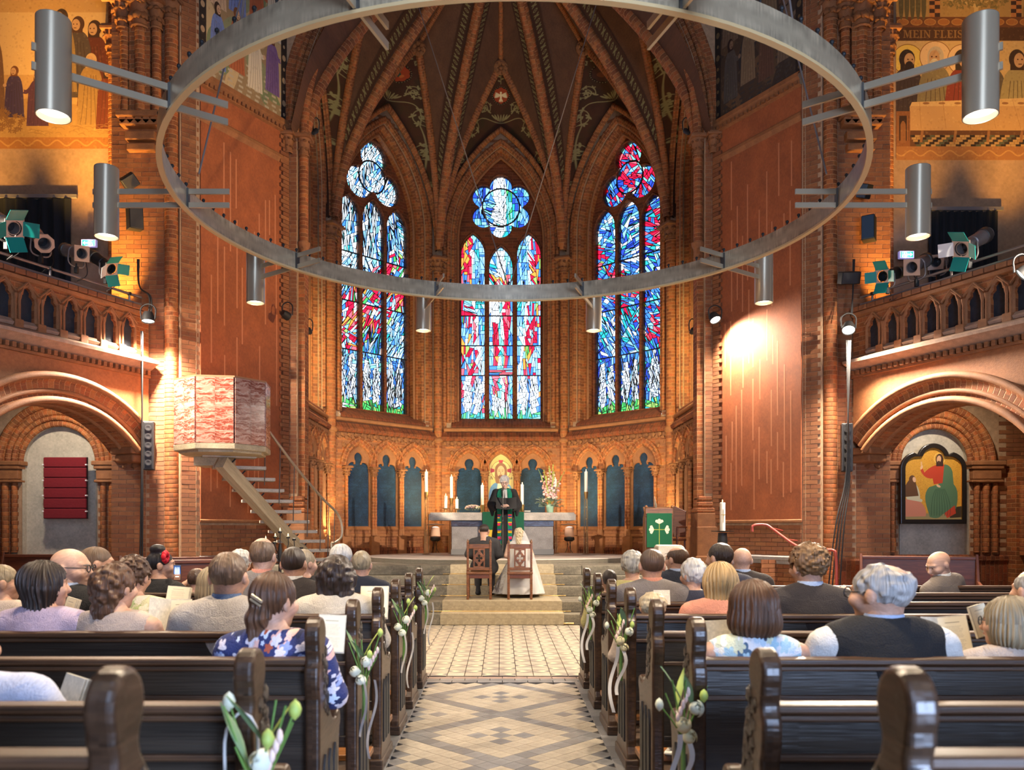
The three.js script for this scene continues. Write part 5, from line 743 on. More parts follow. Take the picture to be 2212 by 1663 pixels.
flood('floodlight', 'glaring floodlight hanging at the end of the right gallery front', at(1833, 712, 12.95), V3(-0.2, -0.7, 0.45), LAMP.flood, WHITE, 0.10);
flood('floodlight', 'flat floodlight on the edge of the chancel arch over the right red wall', at(1545, 690, 15.05), V3(0.25, -1, 0.55), LAMP.wallflood, WHITE, 0.10);
flood('floodlight', 'unlit black floodlight on the left edge of the chancel arch', at(621, 683, 15.0), V3(0.5, -0.3, -0.8), 0.01, WHITE, 0.08);
flood('floodlight', 'bright floodlight on the right gallery front at the picture edge', at(2207, 592, 10.6), V3(-0.6, -0.5, -0.3), 25, WHITE, 0.09, 0.8);
// small yellow spots behind the chancel arch
for (const s of [-1, 1]) flood('apse_spotlight', s < 0 ? 'small spotlight behind the left side of the chancel arch' : 'small spotlight behind the right side of the chancel arch', [s * 3.78, 5.4, -16.15], V3(s * 0.12, -0.25, -1), LAMP.apse, GOLD, 0.05, 1.2);
for (const s of [-1, 1]) flood('unseen_vault_spotlight', s < 0 ? 'small unseen uplight on the left capital of the chancel arch' : 'small unseen uplight on the right capital of the chancel arch', [s * 3.62, 9.3, -16.0], V3(-s * 0.35, 0.75, -0.7), s < 0 ? LAMP.vault * 2.2 : LAMP.vault, s < 0 ? GOLD : WARM, 0.05, 1.0);  // out of view behind the arch, placed to light the vault
// amber uplights out of view on the galleries, lighting murals and piers
for (const s of [-1, 1]) { flood('unseen_gallery_uplight', s < 0 ? 'unseen amber uplight on the left gallery floor' : 'unseen amber uplight on the right gallery floor', [s * 7.3, 4.6, -13.35], V3(0, 1, -0.10), LAMP.gallery * (s < 0 ? 1.8 : 0.7), AMBER, 0.10, 0.34);
  flood('unseen_gallery_uplight', s < 0 ? 'unseen amber uplight farther back on the left gallery' : 'unseen amber uplight farther back on the right gallery', [s * 8.9, 4.6, -13.35], V3(0, 1, -0.10), LAMP.gallery, AMBER, 0.10, 0.34); }
flood('unseen_gallery_uplight', 'unseen amber uplight at the foot of the left pier on the gallery', [-6.4, 4.75, -13.08], V3(0.14, 1, -0.10), 120, AMBER, 0.08, 0.7); flood('unseen_gallery_uplight', 'unseen amber uplight at the foot of the right pier on the gallery', [6.4, 4.75, -13.08], V3(-0.14, 1, -0.10), 60, AMBER, 0.08, 0.7);
// uplights at the foot of the apse shafts, the right one out of view
function uplight(label, x, d, dx, power) { const t = thing('floor_uplight', label, 'uplight', [x, FLOOR2, -d]); part(t, 'housing', lathe([[0.07, 0.0], [0.07, 0.30], [0.062, 0.30], [0.055, 0.24]], 18), std({ color: rgb(0.5, 0.34, 0.16), roughness: 0.5 })); part(t, 'lamp_lens', lathe([[0, 0.25], [0.055, 0.245]], 14, 0), M.lampGlow); spotAt(t, V3(0, 0.32, 0), V3(dx, 1, -0.10), GOLD, power, 0.8, 0.9, 3); return t; }
uplight('lit round uplight below the stair handrail on the left', -3.72, 18.35, -0.04, LAMP.apse * 0.7); uplight('round uplight out of view, placed to light the right apse shaft', 3.72, 18.35, 0.04, LAMP.apse * 0.7);
for (const s of [-1, 1]) {
  const t = thing('altar_lamp', s < 0 ? 'small floor lamp with disc reflector behind the left end of the altar' : 'small floor lamp with disc reflector behind the right end of the altar', 'lamp', [s * 1.62 + (s < 0 ? 0.05 : 0.02), FLOOR2, -19.6]);
  part(t, 'reflector', lathe([[0, 0.78], [0.20, 0.75], [0.22, 0.76], [0, 0.80]], 20), M.greyMetal); part(t, 'shade', lathe([[0.10, 0.70], [0.12, 0.48], [0.115, 0.48], [0.095, 0.69]], 18), std({ color: rgb(0.8, 0.5, 0.34), roughness: 0.7 }), 'salmon shade'); part(t, 'lamp_bulb', lathe([[0, 0.715], [0.085, 0.70]], 12, 0), M.lampGlow);
  part(t, 'base', lathe([[0.0, 0.48], [0.12, 0.46], [0.13, 0.40], [0.08, 0.36], [0, 0.36]], 16), M.black); for (let k = 0; k < 3; k++) part(t, 'leg', tube([V3(0.05 * sin(k * 2.1), 0.38, 0.05 * cos(k * 2.1)), V3(0.05 * sin(k * 2.1 + 0.6), 0.2, 0.05 * cos(k * 2.1 + 0.6)), V3(0.16 * sin(k * 2.1), 0.0, 0.16 * cos(k * 2.1))], 0.007, 5), M.black);
  spotAt(t, V3(0, 0.86, 0), V3(s * 0.06, 1, -0.9), GOLD, LAMP.altar, 1.1, 0.9, 3);
}
for (const s of [-1, 1]) { const t = thing('unseen_ceiling_lamp', s < 0 ? 'unseen round ceiling lamp under the left gallery' : 'unseen round ceiling lamp under the right gallery', 'lamp', [s * 7.3, 3.98, -12.9]); part(t, 'lamp_shade', lathe([[0, 0], [0.14, 0], [0.14, -0.05], [0.12, -0.05]], 18), M.white); part(t, 'lamp_lens', lathe([[0, -0.052], [0.12, -0.045]], 16, 0), M.lampGlow); spotAt(t, V3(0, -0.07, 0), V3(0, -1, -0.55), WHITE, LAMP.aisle, 1.3, 1, 4); }  // out of view, placed to light the niche walls under the galleries
for (const s of [-1, 1]) flood('unseen_gallery_floodlight', s < 0 ? 'unseen floodlight out of view on the left gallery rail aimed at the altar' : 'unseen floodlight out of view on the right gallery rail aimed at the altar', [s * 8.3, 5.62, -8.5], V3(-s * 8.3, -3.7, -9.2), LAMP.unseenFlood, WHITE, 0.12, 0.36);  // out of view, placed to light the altar from the front
for (const s of [-1, 1]) flood('unseen_gallery_floodlight', s > 0 ? 'unseen floodlight out of view on the right gallery rail aimed at the left red wall' : 'unseen floodlight out of view on the left gallery rail aimed at the right red wall', [s * 8.5, 5.62, -7.9], V3(-s * 13.0, 1.6, -6.6), s > 0 ? 430 : 80, ORANGE, 0.12, 0.26);  // out of view, placed to light the red diagonal walls
// pendants out of view overhead and behind, placed to light guests and pews
for (const [x, z, l] of [[-3, -0.2, 'unseen steel pendant over the left pews'], [3, -0.2, 'unseen steel pendant over the right pews'], [-3, 4, 'unseen steel pendant over the back left pews'], [3, 4, 'unseen steel pendant over the back right pews']]) { const t = thing('unseen_nave_pendant', l, 'pendant lamp', [x, 5.2, z]); part(t, 'lamp_shade', lathe([[0, 0.3], [0.1, 0.3], [0.1, -0.3], [0.09, -0.3]], 16), M.steel); part(t, 'lamp_lens', lathe([[0, -0.25], [0.09, -0.25]], 14, 0), M.lampGlow); part(t, 'cord', rod(V3(0, 0.3, 0), V3(0, 10, 0), 0.006), M.black); spotAt(t, V3(0, -0.34, 0), V3(0, -1, -0.3), WHITE, LAMP.nave * 30, 1.0, 0.8, 4); }

// ---------- theatre spotlights, rails, curtains, signs, loudspeakers ----------
function theatreSpot(label, p, dir, o = {}) {
  const t = thing('theatre_spotlight', label, 'spotlight', p), q = new THREE.Quaternion().setFromUnitVectors(V3(0, 0, 1), dir.clone().normalize()), s = o.scale ?? 1, body = o.dark ? M.black : M.greyMetal;
  const P = (n, g, m, l) => { const k = part(t, n, g.scale(s, s, s), m, l); k.quaternion.copy(q); return k; };
  P('barrel', lathe([[0, -0.40], [0.05, -0.39], [0.085, -0.35], [0.09, -0.2], [0.085, -0.19], [0.085, -0.06], [0.075, -0.05], [0.075, 0.12], [0.082, 0.125], [0.082, 0.14], [0.07, 0.14], [0.066, 0.05], [0, 0.045]], 18).rotateX(PI / 2), body);
  P('cooling_ring', lathe([[0.086, -0.33], [0.10, -0.32], [0.10, -0.25], [0.086, -0.24]], 16).rotateX(PI / 2), M.steelDark);
  P('lens', lathe([[0, 0.07], [0.066, 0.05]], 16, 0).rotateX(PI / 2), M.darkGlass);
  if (o.frame) { const sh = o.frame === 'octagon' ? poly(circlePts(0, 0, 0.125, 8, PI / 8, 2 * PI + PI / 8)) : rectS(-0.11, -0.11, 0.11, 0.11); sh.holes.push(pathOf(circlePts(0, 0, 0.078, 22))); P('colour_frame', extrude(sh, 0.014, 0.002).translate(0, 0, 0.142), M.pinkMetal); }
  if (o.doors) { for (let k = 0; k < 4; k++) { const w = k % 2 ? 0.17 : 0.21, g = new THREE.BoxGeometry(w, 0.17, 0.006); g.translate(0, 0.085, 0); g.rotateX(0.55); g.translate(0, 0.10, 0.155); g.rotateZ(k * PI / 2); P('barn_door', g, k === 1 && o.bright ? M.white : M.teal, k === 0 ? 'teal barn door' : undefined); } const sh = rectS(-0.115, -0.115, 0.115, 0.115); sh.holes.push(pathOf(circlePts(0, 0, 0.09, 20))); P('door_frame', extrude(sh, 0.012).translate(0, 0, 0.145), M.pinkMetal); }
  const yoke = part(t, 'yoke', tube([V3(-0.11, 0, 0), V3(-0.115, -0.16, 0), V3(-0.08, -0.2, 0), V3(0.08, -0.2, 0), V3(0.115, -0.16, 0), V3(0.11, 0, 0)].map((v) => v.multiplyScalar(s)), 0.011 * s, 6), M.greyMetal); yoke.rotation.y = Math.atan2(dir.x, dir.z);
  part(t, 'hook_clamp', [rbox(0.05 * s, 0.1 * s, 0.05 * s, 0, -0.25 * s, 0, 0.006), cyl(0.012 * s, 0.012 * s, 0.06 * s, 0, -0.22 * s, 0, 8)], M.black);
  part(t, 'cable', tube([V3(0.02, 0, -0.2 * s), V3(0.1 * s, -0.3 * s, -0.1), V3(0.02, -0.42 * s, 0.02), V3(0.12, -0.38 * s, 0.06)], 0.006, 5), M.black);
  return t;
}
theatreSpot('grey theatre spotlight with octagonal front on the left gallery rail', at(88, 518, 11.9), V3(0.55, -0.45, 0.5), { frame: 'octagon', scale: 1.15 });
theatreSpot('grey theatre spotlight with square colour frame on the left gallery rail', at(165, 545, 12.3), V3(0.75, -0.28, 0.5), { frame: 'square', scale: 1.05 });
theatreSpot('black theatre spotlight with green barn doors at the right end of the left gallery rail', at(228, 572, 12.55), V3(0.8, -0.55, 0.3), { doors: true, dark: true, scale: 0.98, bright: true });
theatreSpot('theatre spotlight with teal barn doors at the left picture edge', at(14, 484, 11.0), V3(0.85, -0.5, 0.35), { doors: true, scale: 1.15 });
theatreSpot('black theatre spotlight with green barn doors lowest on the right gallery rail', at(1918, 594, 12.7), V3(-0.8, -0.3, 0.5), { doors: true, dark: true, scale: 0.98 });
theatreSpot('grey theatre spotlight with square colour frame on the right gallery rail', at(1980, 572, 12.4), V3(-0.72, -0.4, 0.55), { frame: 'square', scale: 1.1 });
theatreSpot('topmost theatre spotlight on the right gallery rail with large teal barn doors', at(2094, 528, 11.6), V3(-0.85, -0.5, 0.3), { doors: true, scale: 1.15, bright: true });
theatreSpot('dark theatre spotlight seen into its square front beside the teal barn doors', at(2026, 566, 12.6), V3(-0.6, -0.25, 0.75), { frame: 'square', scale: 1.0 });
for (const s of [-1, 1]) {
  const A = V3(s * 5.9, 5.3, -13.4), B = V3(s * 8.3, 5.3, -8.1), g = thing('gallery_rail', s < 0 ? 'dark double pipe rail above the left gallery front' : 'dark double pipe rail above the right gallery front', 'railing');
  for (const y of [0, -0.12]) part(g, 'pipe', rod(A.clone().setY(5.30 + y), B.clone().setY(5.30 + y), 0.02, 0.02, 8), M.greyMetal);
  for (let k = 0; k < 5; k++) { const p = A.clone().lerp(B, 0.04 + k * 0.24); part(g, 'post', rod(p.clone().setY(5.05), p.clone().setY(5.32), 0.018, 0.018, 8), M.greyMetal); part(g, 'cross_bar', box(0.05, 0.05, 0.05, p.x, 5.3, p.z), M.black); }
  // black curtain on a rail
  const x0 = s < 0 ? -9.6 : 7.5, x1 = s < 0 ? -7.55 : 8.72, top = s < 0 ? 7.32 : 7.1, c = thing('black_curtain', s < 0 ? 'black curtain hung before the wall of the left gallery' : 'black curtain hung before the wall of the right gallery', 'curtain', [0, 0, -14.34]);
  part(c, 'cloth', patch((u, v) => [lerp(x0, x1, u), lerp(4.22, top - 0.02, v), 0.025 * sin(u * 60) + 0.008 * sin(u * 137 + v * 3)], 120, 4), M.blackCloth); part(c, 'curtain_rail', box(x1 - x0 + 0.2, 0.06, 0.05, (x0 + x1) / 2, top + 0.03, -0.02), M.greyMetal, 'pale rail');
  // exit sign
  const e = thing('exit_sign', s < 0 ? 'lit green exit sign with arrow to the left on the left gallery' : 'lit green exit sign with arrow to the right on the right gallery', 'exit sign', s < 0 ? at(193, 526, 14.2) : at(1957, 551, 14.2), 0);
  part(e, 'housing', rbox(0.26, 0.13, 0.07, 0, 0, 0, 0.01), std({ color: rgb(0.5, 0.45, 0.6), emissive: rgb(0.35, 0.32, 0.75), emissiveIntensity: 0.5 }));
  part(e, 'bracket', box(0.06, 0.06, 0.2, 0, 0, -0.12), M.greyMetal);
  const tex = canvasTex(256, 128, (x, w, h) => { x.fillStyle = '#0a8a5c'; x.fillRect(0, 0, w, h); x.strokeStyle = '#f4fff8'; x.fillStyle = '#f4fff8'; x.lineWidth = 12; const m = s < 0 ? 1 : -1, ax = s < 0 ? 18 : 238; x.beginPath(); x.moveTo(ax + m * 92, 64); x.lineTo(ax + m * 6, 64); x.stroke(); x.beginPath(); x.moveTo(ax + m * 40, 28); x.lineTo(ax, 64); x.lineTo(ax + m * 40, 100); x.stroke(); const bx = s < 0 ? 186 : 70; x.lineWidth = 5; x.strokeRect(bx - 46, 14, 92, 100); x.beginPath(); x.arc(bx, 34, 10, 0, 7); x.fill(); x.lineWidth = 13; x.beginPath(); x.moveTo(bx, 48); x.lineTo(bx - m * 4, 76); x.stroke(); x.lineWidth = 8; x.beginPath(); x.moveTo(bx, 74); x.lineTo(bx - m * 22, 86); x.lineTo(bx - m * 18, 104); x.moveTo(bx, 74); x.lineTo(bx + m * 20, 84); x.lineTo(bx + m * 32, 102); x.moveTo(bx, 52); x.lineTo(bx - m * 24, 60); x.moveTo(bx, 52); x.lineTo(bx + m * 24, 66); x.stroke(); });
  part(e, 'sign_face', new THREE.PlaneGeometry(0.21, 0.10).translate(0, 0, 0.0365), std({ map: tex, emissiveMap: tex, emissive: 0xffffff, emissiveIntensity: 0.8 }), 'green panel with arrow and running figure');
  { const l = new THREE.PointLight(rgb(0.6, 0.6, 1), 0.4, 0, 2); l.position.set(0, 0, 0.08); l.name = 'sign_light'; e.add(l); }
}
function columnSpeaker(label, p, turn) { const t = thing('column_loudspeaker', label, 'loudspeaker', p, turn); part(t, 'cabinet', rbox(0.17, 0.78, 0.16, 0, 0, 0, 0.012), M.speaker); part(t, 'grille', rbox(0.13, 0.74, 0.012, 0, 0, 0.082, 0.004), M.black); for (let k = 0; k < 5; k++) part(t, 'driver', lathe([[0.05, 0], [0.052, 0.006], [0.03, 0.003], [0.0, 0.001]], 16, 0).rotateX(PI / 2).translate(0, 0.28 - k * 0.14, 0.09), M.speaker); part(t, 'bracket', box(0.05, 0.08, 0.14, 0, 0.2, -0.12), M.black); return t; }
columnSpeaker('black column loudspeaker on the left pier beside the arch', at(322, 963, 13.25), 0.25); columnSpeaker('black column loudspeaker on the right pier beside the arch', at(1829, 967, 13.25), -0.25);
function boxSpeaker(label, p, rot, w, h, d, m = M.speaker) { const t = thing('box_loudspeaker', label, 'loudspeaker', p); t.rotation.set(...rot); part(t, 'cabinet', rbox(w, h, d, 0, 0, 0, 0.015), M.black); part(t, 'grille', rbox(w * 0.9, h * 0.92, 0.012, 0, 0, d / 2 + 0.004, 0.004), m); part(t, 'wall_bracket', rod(V3(0, 0, -d / 2), V3(0, 0.05, -d / 2 - 0.14), 0.015), M.black); return t; }
const blueGrille = std({ color: rgb(0.02, 0.05, 0.09), roughness: 0.5 });
boxSpeaker('tilted black loudspeaker upper of two on the right pier', at(1868, 413, 13.2), [0.25, -0.9, -0.2], 0.16, 0.22, 0.18, blueGrille); boxSpeaker('upright black loudspeaker on the right pier under the tilted one', at(1877, 494, 13.25), [0, -0.6, 0], 0.20, 0.40, 0.2, blueGrille); boxSpeaker('flat black loudspeaker tilted down on the right pier', at(1834, 600, 13.2), [0.35, 0.1, 0.02], 0.32, 0.19, 0.16);
boxSpeaker('black loudspeaker on the left pier beside the second lamp', at(291, 472, 13.2), [0.1, 0.7, 0], 0.22, 0.36, 0.2); boxSpeaker('black wedge loudspeaker high on the left pier', at(280, 392, 13.25), [0.6, 0.6, 0.4], 0.24, 0.2, 0.14);
// hanging cables
function cable(label, pts, r = 0.012, n = 1) { const t = thing('hanging_cable', label, 'cable'); for (let k = 0; k < n; k++) part(t, 'cable', tube(pts.map(([x, y, d], i) => at(x + k * (i - 1) * 3, y, d + 0.02 * k)), r, 6, pts.length * 6), M.black); return t; }
cable('bundle of black cables slanting down the right pier to the floor', [[1838, 735, 13.0], [1832, 900, 13.0], [1826, 1040, 13.0], [1806, 1130, 12.9], [1782, 1341, 12.9]], 0.011, 4); cable('single black cable hanging down the left pier', [[308, 715, 13.1], [307, 900, 13.1], [305, 1080, 13.1], [300, 1336, 13.2]], 0.013, 2); cable('cable looping from the right gallery rail to the floodlight', [[1846, 560, 13.2], [1842, 640, 13.15], [1838, 680, 13.1]], 0.01, 2); cable('cable looping from the left gallery rail to the floodlight', [[300, 560, 13.2], [302, 620, 13.2], [322, 640, 13.1], [320, 690, 13.0]], 0.012, 2);
// red wall hanging, altarpiece
{ const t = thing('wall_hanging', 'dark red padded cloth panel with pale clamps in the left niche', 'wall hanging', at(141, 1054, 14.05)), w = 0.74, h = 1.06; for (let k = 0; k < 6; k++) part(t, 'cloth_panel', rbox(w, h / 6 - 0.004, 0.05, 0, h / 2 - (k + 0.5) * h / 6, 0, 0.02), M.redCloth); part(t, 'backing', box(w, h, 0.03, 0, 0, -0.03), M.black); for (const y of [-0.4, -0.13, 0.13, 0.4]) for (const s of [-1, 1]) part(t, 'clamp', rbox(0.03, 0.022, 0.05, s * w / 2, y, 0.01, 0.004), M.white); }
{ const t = thing('altarpiece', 'gold ground painting of a robed man and kneeling woman in black trefoil frame', 'painting', at(2013, 1046, 14.05)), out = (o) => [[-0.565 - o, -0.68 - o], [-0.565 - o, 0.26], ...Array.from({ length: 9 }, (_, i) => { const a = PI - i / 8 * PI * 0.42; return [-0.27 + (0.295 + o) * cos(a), 0.26 + (0.295 + o) * sin(a)]; }), ...Array.from({ length: 15 }, (_, i) => { const a = PI - 0.25 - i / 14 * (PI - 0.5); return [(0.27 + o) * cos(a), 0.44 + (0.26 + o) * sin(a)]; }), ...Array.from({ length: 9 }, (_, i) => { const a = PI * 0.42 - i / 8 * PI * 0.42; return [0.27 + (0.295 + o) * cos(a), 0.26 + (0.295 + o) * sin(a)]; }), [0.565 + o, 0.26], [0.565 + o, -0.68 - o]];
  const fr = poly(out(0.0)); fr.holes.push(pathOf(out(-0.065))); part(t, 'frame', extrude(fr, 0.07, 0.012, 2), std({ color: rgb(0.018, 0.013, 0.010), roughness: 0.3 })); const li = poly(out(-0.06)); li.holes.push(pathOf(out(-0.078))); part(t, 'gilt_liner', extrude(li, 0.05), M.brass);
  const tex = canvasTex(1024, 1240, (x, w, h) => { const g = rngOf(5), X = (u) => (u + 0.565) / 1.13 * w, Y = (v) => h - (v + 0.68) / 1.38 * h; x.fillStyle = '#c08a2a'; x.fillRect(0, 0, w, h); for (let i = 0; i < 5000; i++) { x.fillStyle = g() < 0.5 ? 'rgba(235,190,80,0.2)' : 'rgba(100,60,10,0.2)'; x.beginPath(); x.arc(w * g(), h * g(), 2 + 5 * g(), 0, 7); x.fill(); } x.strokeStyle = 'rgba(110,66,12,0.5)'; x.lineWidth = 44; x.strokeRect(40, 40, w - 80, h - 80);
    x.fillStyle = '#8a7a50'; x.fillRect(0, Y(-0.50), w, h); x.fillStyle = '#3a2c18'; x.beginPath(); x.moveTo(X(0.25), Y(-0.42)); x.lineTo(w, Y(-0.36)); x.lineTo(w, Y(-0.56)); x.lineTo(X(0.3), Y(-0.58)); x.fill();
    // seated figure: green mantle over red robe
    x.fillStyle = '#4f6a48'; x.beginPath(); x.moveTo(X(-0.06), Y(-0.05)); x.bezierCurveTo(X(-0.2), Y(-0.2), X(-0.08), Y(-0.42), X(-0.05), Y(-0.56)); x.quadraticCurveTo(X(0.1), Y(-0.62), X(0.16), Y(-0.52)); x.lineTo(X(0.40), Y(-0.42)); x.bezierCurveTo(X(0.46), Y(-0.2), X(0.42), Y(-0.05), X(0.36), Y(0.0)); x.lineTo(X(0.34), Y(0.22)); x.quadraticCurveTo(X(0.3), Y(0.34), X(0.2), Y(0.34)); x.lineTo(X(0.1), Y(0.0)); x.fill();
    x.fillStyle = '#b03a1e'; x.beginPath(); x.moveTo(X(0.09), Y(0.34)); x.quadraticCurveTo(X(-0.06), Y(0.3), X(-0.14), Y(0.2)); x.lineTo(X(-0.17), Y(0.27)); x.lineTo(X(-0.21), Y(0.24)); x.quadraticCurveTo(X(-0.14), Y(0.08), X(0.0), Y(0.1)); x.lineTo(X(0.02), Y(0.0)); x.lineTo(X(0.17), Y(0.02)); x.lineTo(X(0.2), Y(0.34)); x.fill(); x.beginPath(); x.moveTo(X(0.2), Y(-0.5)); x.lineTo(X(0.38), Y(-0.36)); x.lineTo(X(0.40), Y(-0.5)); x.lineTo(X(0.25), Y(-0.58)); x.fill();
    x.strokeStyle = 'rgba(30,50,34,0.6)'; x.lineWidth = 7; for (let k = 0; k < 8; k++) { x.beginPath(); x.moveTo(X(0.06 + k * 0.02), Y(-0.08)); x.bezierCurveTo(X(-0.02 + k * 0.04), Y(-0.2), X(-0.02 + k * 0.05), Y(-0.38), X(-0.02 + k * 0.045), Y(-0.54)); x.stroke(); }
    x.fillStyle = '#caa27a'; x.beginPath(); x.ellipse(X(-0.19), Y(0.29), 18, 34, 0.4, 0, 7); x.fill(); x.fillRect(X(-0.205), Y(0.39), 9, 60); x.fillRect(X(-0.19), Y(0.385), 9, 56); x.beginPath(); x.ellipse(X(0.1), Y(-0.03), 36, 18, 0.5, 0, 7); x.fill();
    x.strokeStyle = '#e6c878'; x.lineWidth = 5; x.beginPath(); x.arc(X(0.12), Y(0.44), 84, 0, 7); x.stroke(); x.fillStyle = '#3a2214'; x.beginPath(); x.ellipse(X(0.12), Y(0.43), 58, 82, 0, 0, 7); x.fill(); x.fillRect(X(0.06), Y(0.42), 110, 100); x.fillStyle = '#c79a70'; x.beginPath(); x.ellipse(X(0.108), Y(0.43), 34, 56, 0.1, 0, 7); x.fill(); x.fillStyle = '#4a2c18'; x.beginPath(); x.ellipse(X(0.106), Y(0.375), 22, 24, 0, 0, 7); x.fill();
    // kneeling woman
    x.fillStyle = '#b8745a'; x.beginPath(); x.moveTo(X(-0.42), Y(-0.2)); x.bezierCurveTo(X(-0.56), Y(-0.4), X(-0.56), Y(-0.52), X(-0.52), Y(-0.56)); x.lineTo(X(-0.12), Y(-0.55)); x.quadraticCurveTo(X(-0.08), Y(-0.4), X(-0.26), Y(-0.26)); x.fill(); x.fillStyle = '#b8b090'; x.beginPath(); x.moveTo(X(-0.36), Y(0.02)); x.quadraticCurveTo(X(-0.52), Y(-0.1), X(-0.44), Y(-0.26)); x.lineTo(X(-0.22), Y(-0.3)); x.quadraticCurveTo(X(-0.2), Y(-0.1), X(-0.3), Y(0.02)); x.fill(); x.strokeStyle = '#b8b090'; x.lineWidth = 46; x.lineCap = 'round'; x.beginPath(); x.moveTo(X(-0.4), Y(-0.05)); x.lineTo(X(-0.38), Y(-0.22)); x.lineTo(X(-0.2), Y(-0.28)); x.stroke();
    x.fillStyle = '#5a3a1e'; x.beginPath(); x.ellipse(X(-0.35), Y(0.08), 52, 66, 0, 0, 7); x.fill(); x.beginPath(); x.moveTo(X(-0.40), Y(0.08)); x.quadraticCurveTo(X(-0.54), Y(-0.1), X(-0.5), Y(-0.22)); x.lineTo(X(-0.24), Y(-0.2)); x.lineTo(X(-0.3), Y(0.08)); x.fill(); x.fillStyle = '#cda27c'; x.beginPath(); x.ellipse(X(-0.315), Y(0.08), 26, 42, -0.2, 0, 7); x.fill(); });
  const g = new THREE.ShapeGeometry(poly(out(-0.05)), 12), p = g.attributes.position, uv = g.attributes.uv; for (let i = 0; i < p.count; i++) uv.setXY(i, (p.getX(i) + 0.565) / 1.13, (p.getY(i) + 0.68) / 1.38); part(t, 'picture', g.translate(0, 0, 0.025), std({ map: tex, roughness: 0.5 })); }
// ---------- carpet runner, altar ----------
{ const t = thing('carpet_runner', 'pale beige carpet runner laid over the chancel steps', 'carpet'), w = 1.94, e = 0.012;
  STEPD.forEach((d, i) => { const y0 = i * RISE, y1 = y0 + RISE, d2 = STEPD[i + 1] ?? 15.3; part(t, 'carpet_riser', rbox(w - i * 0.02, RISE + 0.01, e, 0.02, (y0 + y1) / 2 + 0.008, -d + 0.010, 0.004), M.carpet); part(t, 'carpet_tread', rbox(w - i * 0.02, e, d2 - d + 0.005, 0.02, y1 + 0.006, -(d + d2) / 2 + 0.012, 0.004), M.carpet); });
  STEPD.slice(1).forEach((d, i) => part(t, 'stair_rod', rod(V3(-1.02 - (i === 0 ? 0.1 : 0.02), (i + 1) * RISE + 0.018, -d + 0.03), V3(1.12, (i + 1) * RISE + 0.018, -d + 0.03), 0.009, 0.009, 6), M.brass, 'brass stair rod')); part(t, 'stair_rod', rod(V3(0.98, 0.03, -12.76), V3(1.14, 0.03, -12.76), 0.013), M.brass); }
const PODY = FLOOR2 + 0.105;
{ const a = thing('altar', 'pale stone altar table with blue band and grey stone base', 'altar', [0.03, PODY, -17.7]);
  part(a, 'altar_slab', [rbox(3.06, 0.17, 0.84, 0, 0.815, 0, 0.015), rbox(3.12, 0.13, 0.8, 0, 0.80, 0, 0.01)], M.stone); part(a, 'blue_band', [rbox(2.18, 0.12, 0.70, 0, 0.665, 0, 0.006)], M.blueStone, 'polished blue stone band'); part(a, 'altar_base', rbox(2.16, 0.55, 0.66, 0, 0.33, 0, 0.01), M.stoneGrey); part(a, 'altar_base', rbox(1.0, 0.55, 0.5, 0, 0.33, 0.02, 0.01), M.stoneGrey); part(a, 'altar_plinth', rbox(2.19, 0.12, 0.70, 0, 0.06, 0, 0.01), std({ color: rgb(0.22, 0.21, 0.2), roughness: 0.8 }));
  const c = thing('altar_cloth', 'dark green parament hanging over the middle of the altar', 'altar cloth', [0.05, PODY, -17.7]); part(c, 'cloth', [rbox(0.88, 0.012, 0.86, 0, 0.908, 0, 0.004), rbox(0.88, 0.76, 0.012, 0, 0.532, 0.432, 0.004)], M.greenCloth); for (const s of [-1, 1]) part(c, 'gold_trim', rbox(0.10, 0.30, 0.006, s * 0.28, 0.38, 0.44, 0.003), std({ color: rgb(0.75, 0.5, 0.04), roughness: 0.7 }), 'yellow woven trim'); }
const candleFlame = () => lathe([[0, 0], [0.007, 0.006], [0.009, 0.016], [0.005, 0.032], [0, 0.046]], 8, 0);
function candleOn(t, r, y0, y1, x = 0, z = 0) { part(t, 'wax_candle', lathe([[0, y0], [r, y0], [r, y1 - 0.004], [r * 0.85, y1], [0, y1 - 0.008]], 14).translate(x, 0, z), M.wax, 'cream wax candle'); part(t, 'wick', rod(V3(x, y1 - 0.01, z), V3(x, y1 + 0.014, z), 0.002), M.black); part(t, 'candle_flame', candleFlame().translate(x, y1 + 0.008, z), M.flame, 'burning flame'); }
function candleLight(t, y) { const l = new THREE.PointLight(rgb(1, 0.66, 0.3), LAMP.candle, 0, 2); l.position.set(0, y, 0); l.name = 'candle_light'; t.add(l); }
function floorCandle(label, x, d, y0, top, cl, studs = true) {
  const t = thing('standing_candlestick', label, 'candlestick', [x, y0, -d]), cup = top - cl - y0;
  for (let k = 0; k < 3; k++) part(t, 'stand_rod', rod(V3(0.05 * sin(k * 2.1), 0, 0.05 * cos(k * 2.1)), V3(0.035 * sin(k * 2.1), cup - 0.10, 0.035 * cos(k * 2.1)), 0.009, 0.009, 6), M.bronze); part(t, 'stand_foot', cyl(0.10, 0.07, 0.02, 0, 0, 0, 14), M.bronze);
  if (studs) for (let k = 1; k < 5; k++) part(t, 'stand_stud', ball(0.013, 0, cup * k / 5.2, 0.05, 8), M.brass);
  part(t, 'candle_cup', lathe([[0.012, cup - 0.14], [0.03, cup - 0.10], [0.042, cup - 0.03], [0.05, cup + 0.02], [0.044, cup + 0.02], [0, cup - 0.01]], 14), M.brass); candleOn(t, 0.036, cup, top - y0); candleLight(t, top - y0 + 0.06); return t;
}
floorCandle('tall standing candlestick left of the altar, with thick lit candle', -1.62, 17.75, PODY, 2.75, 0.46); floorCandle('tall standing candlestick right of the altar, with thick lit candle', 1.85, 17.75, PODY, 2.75, 0.46);
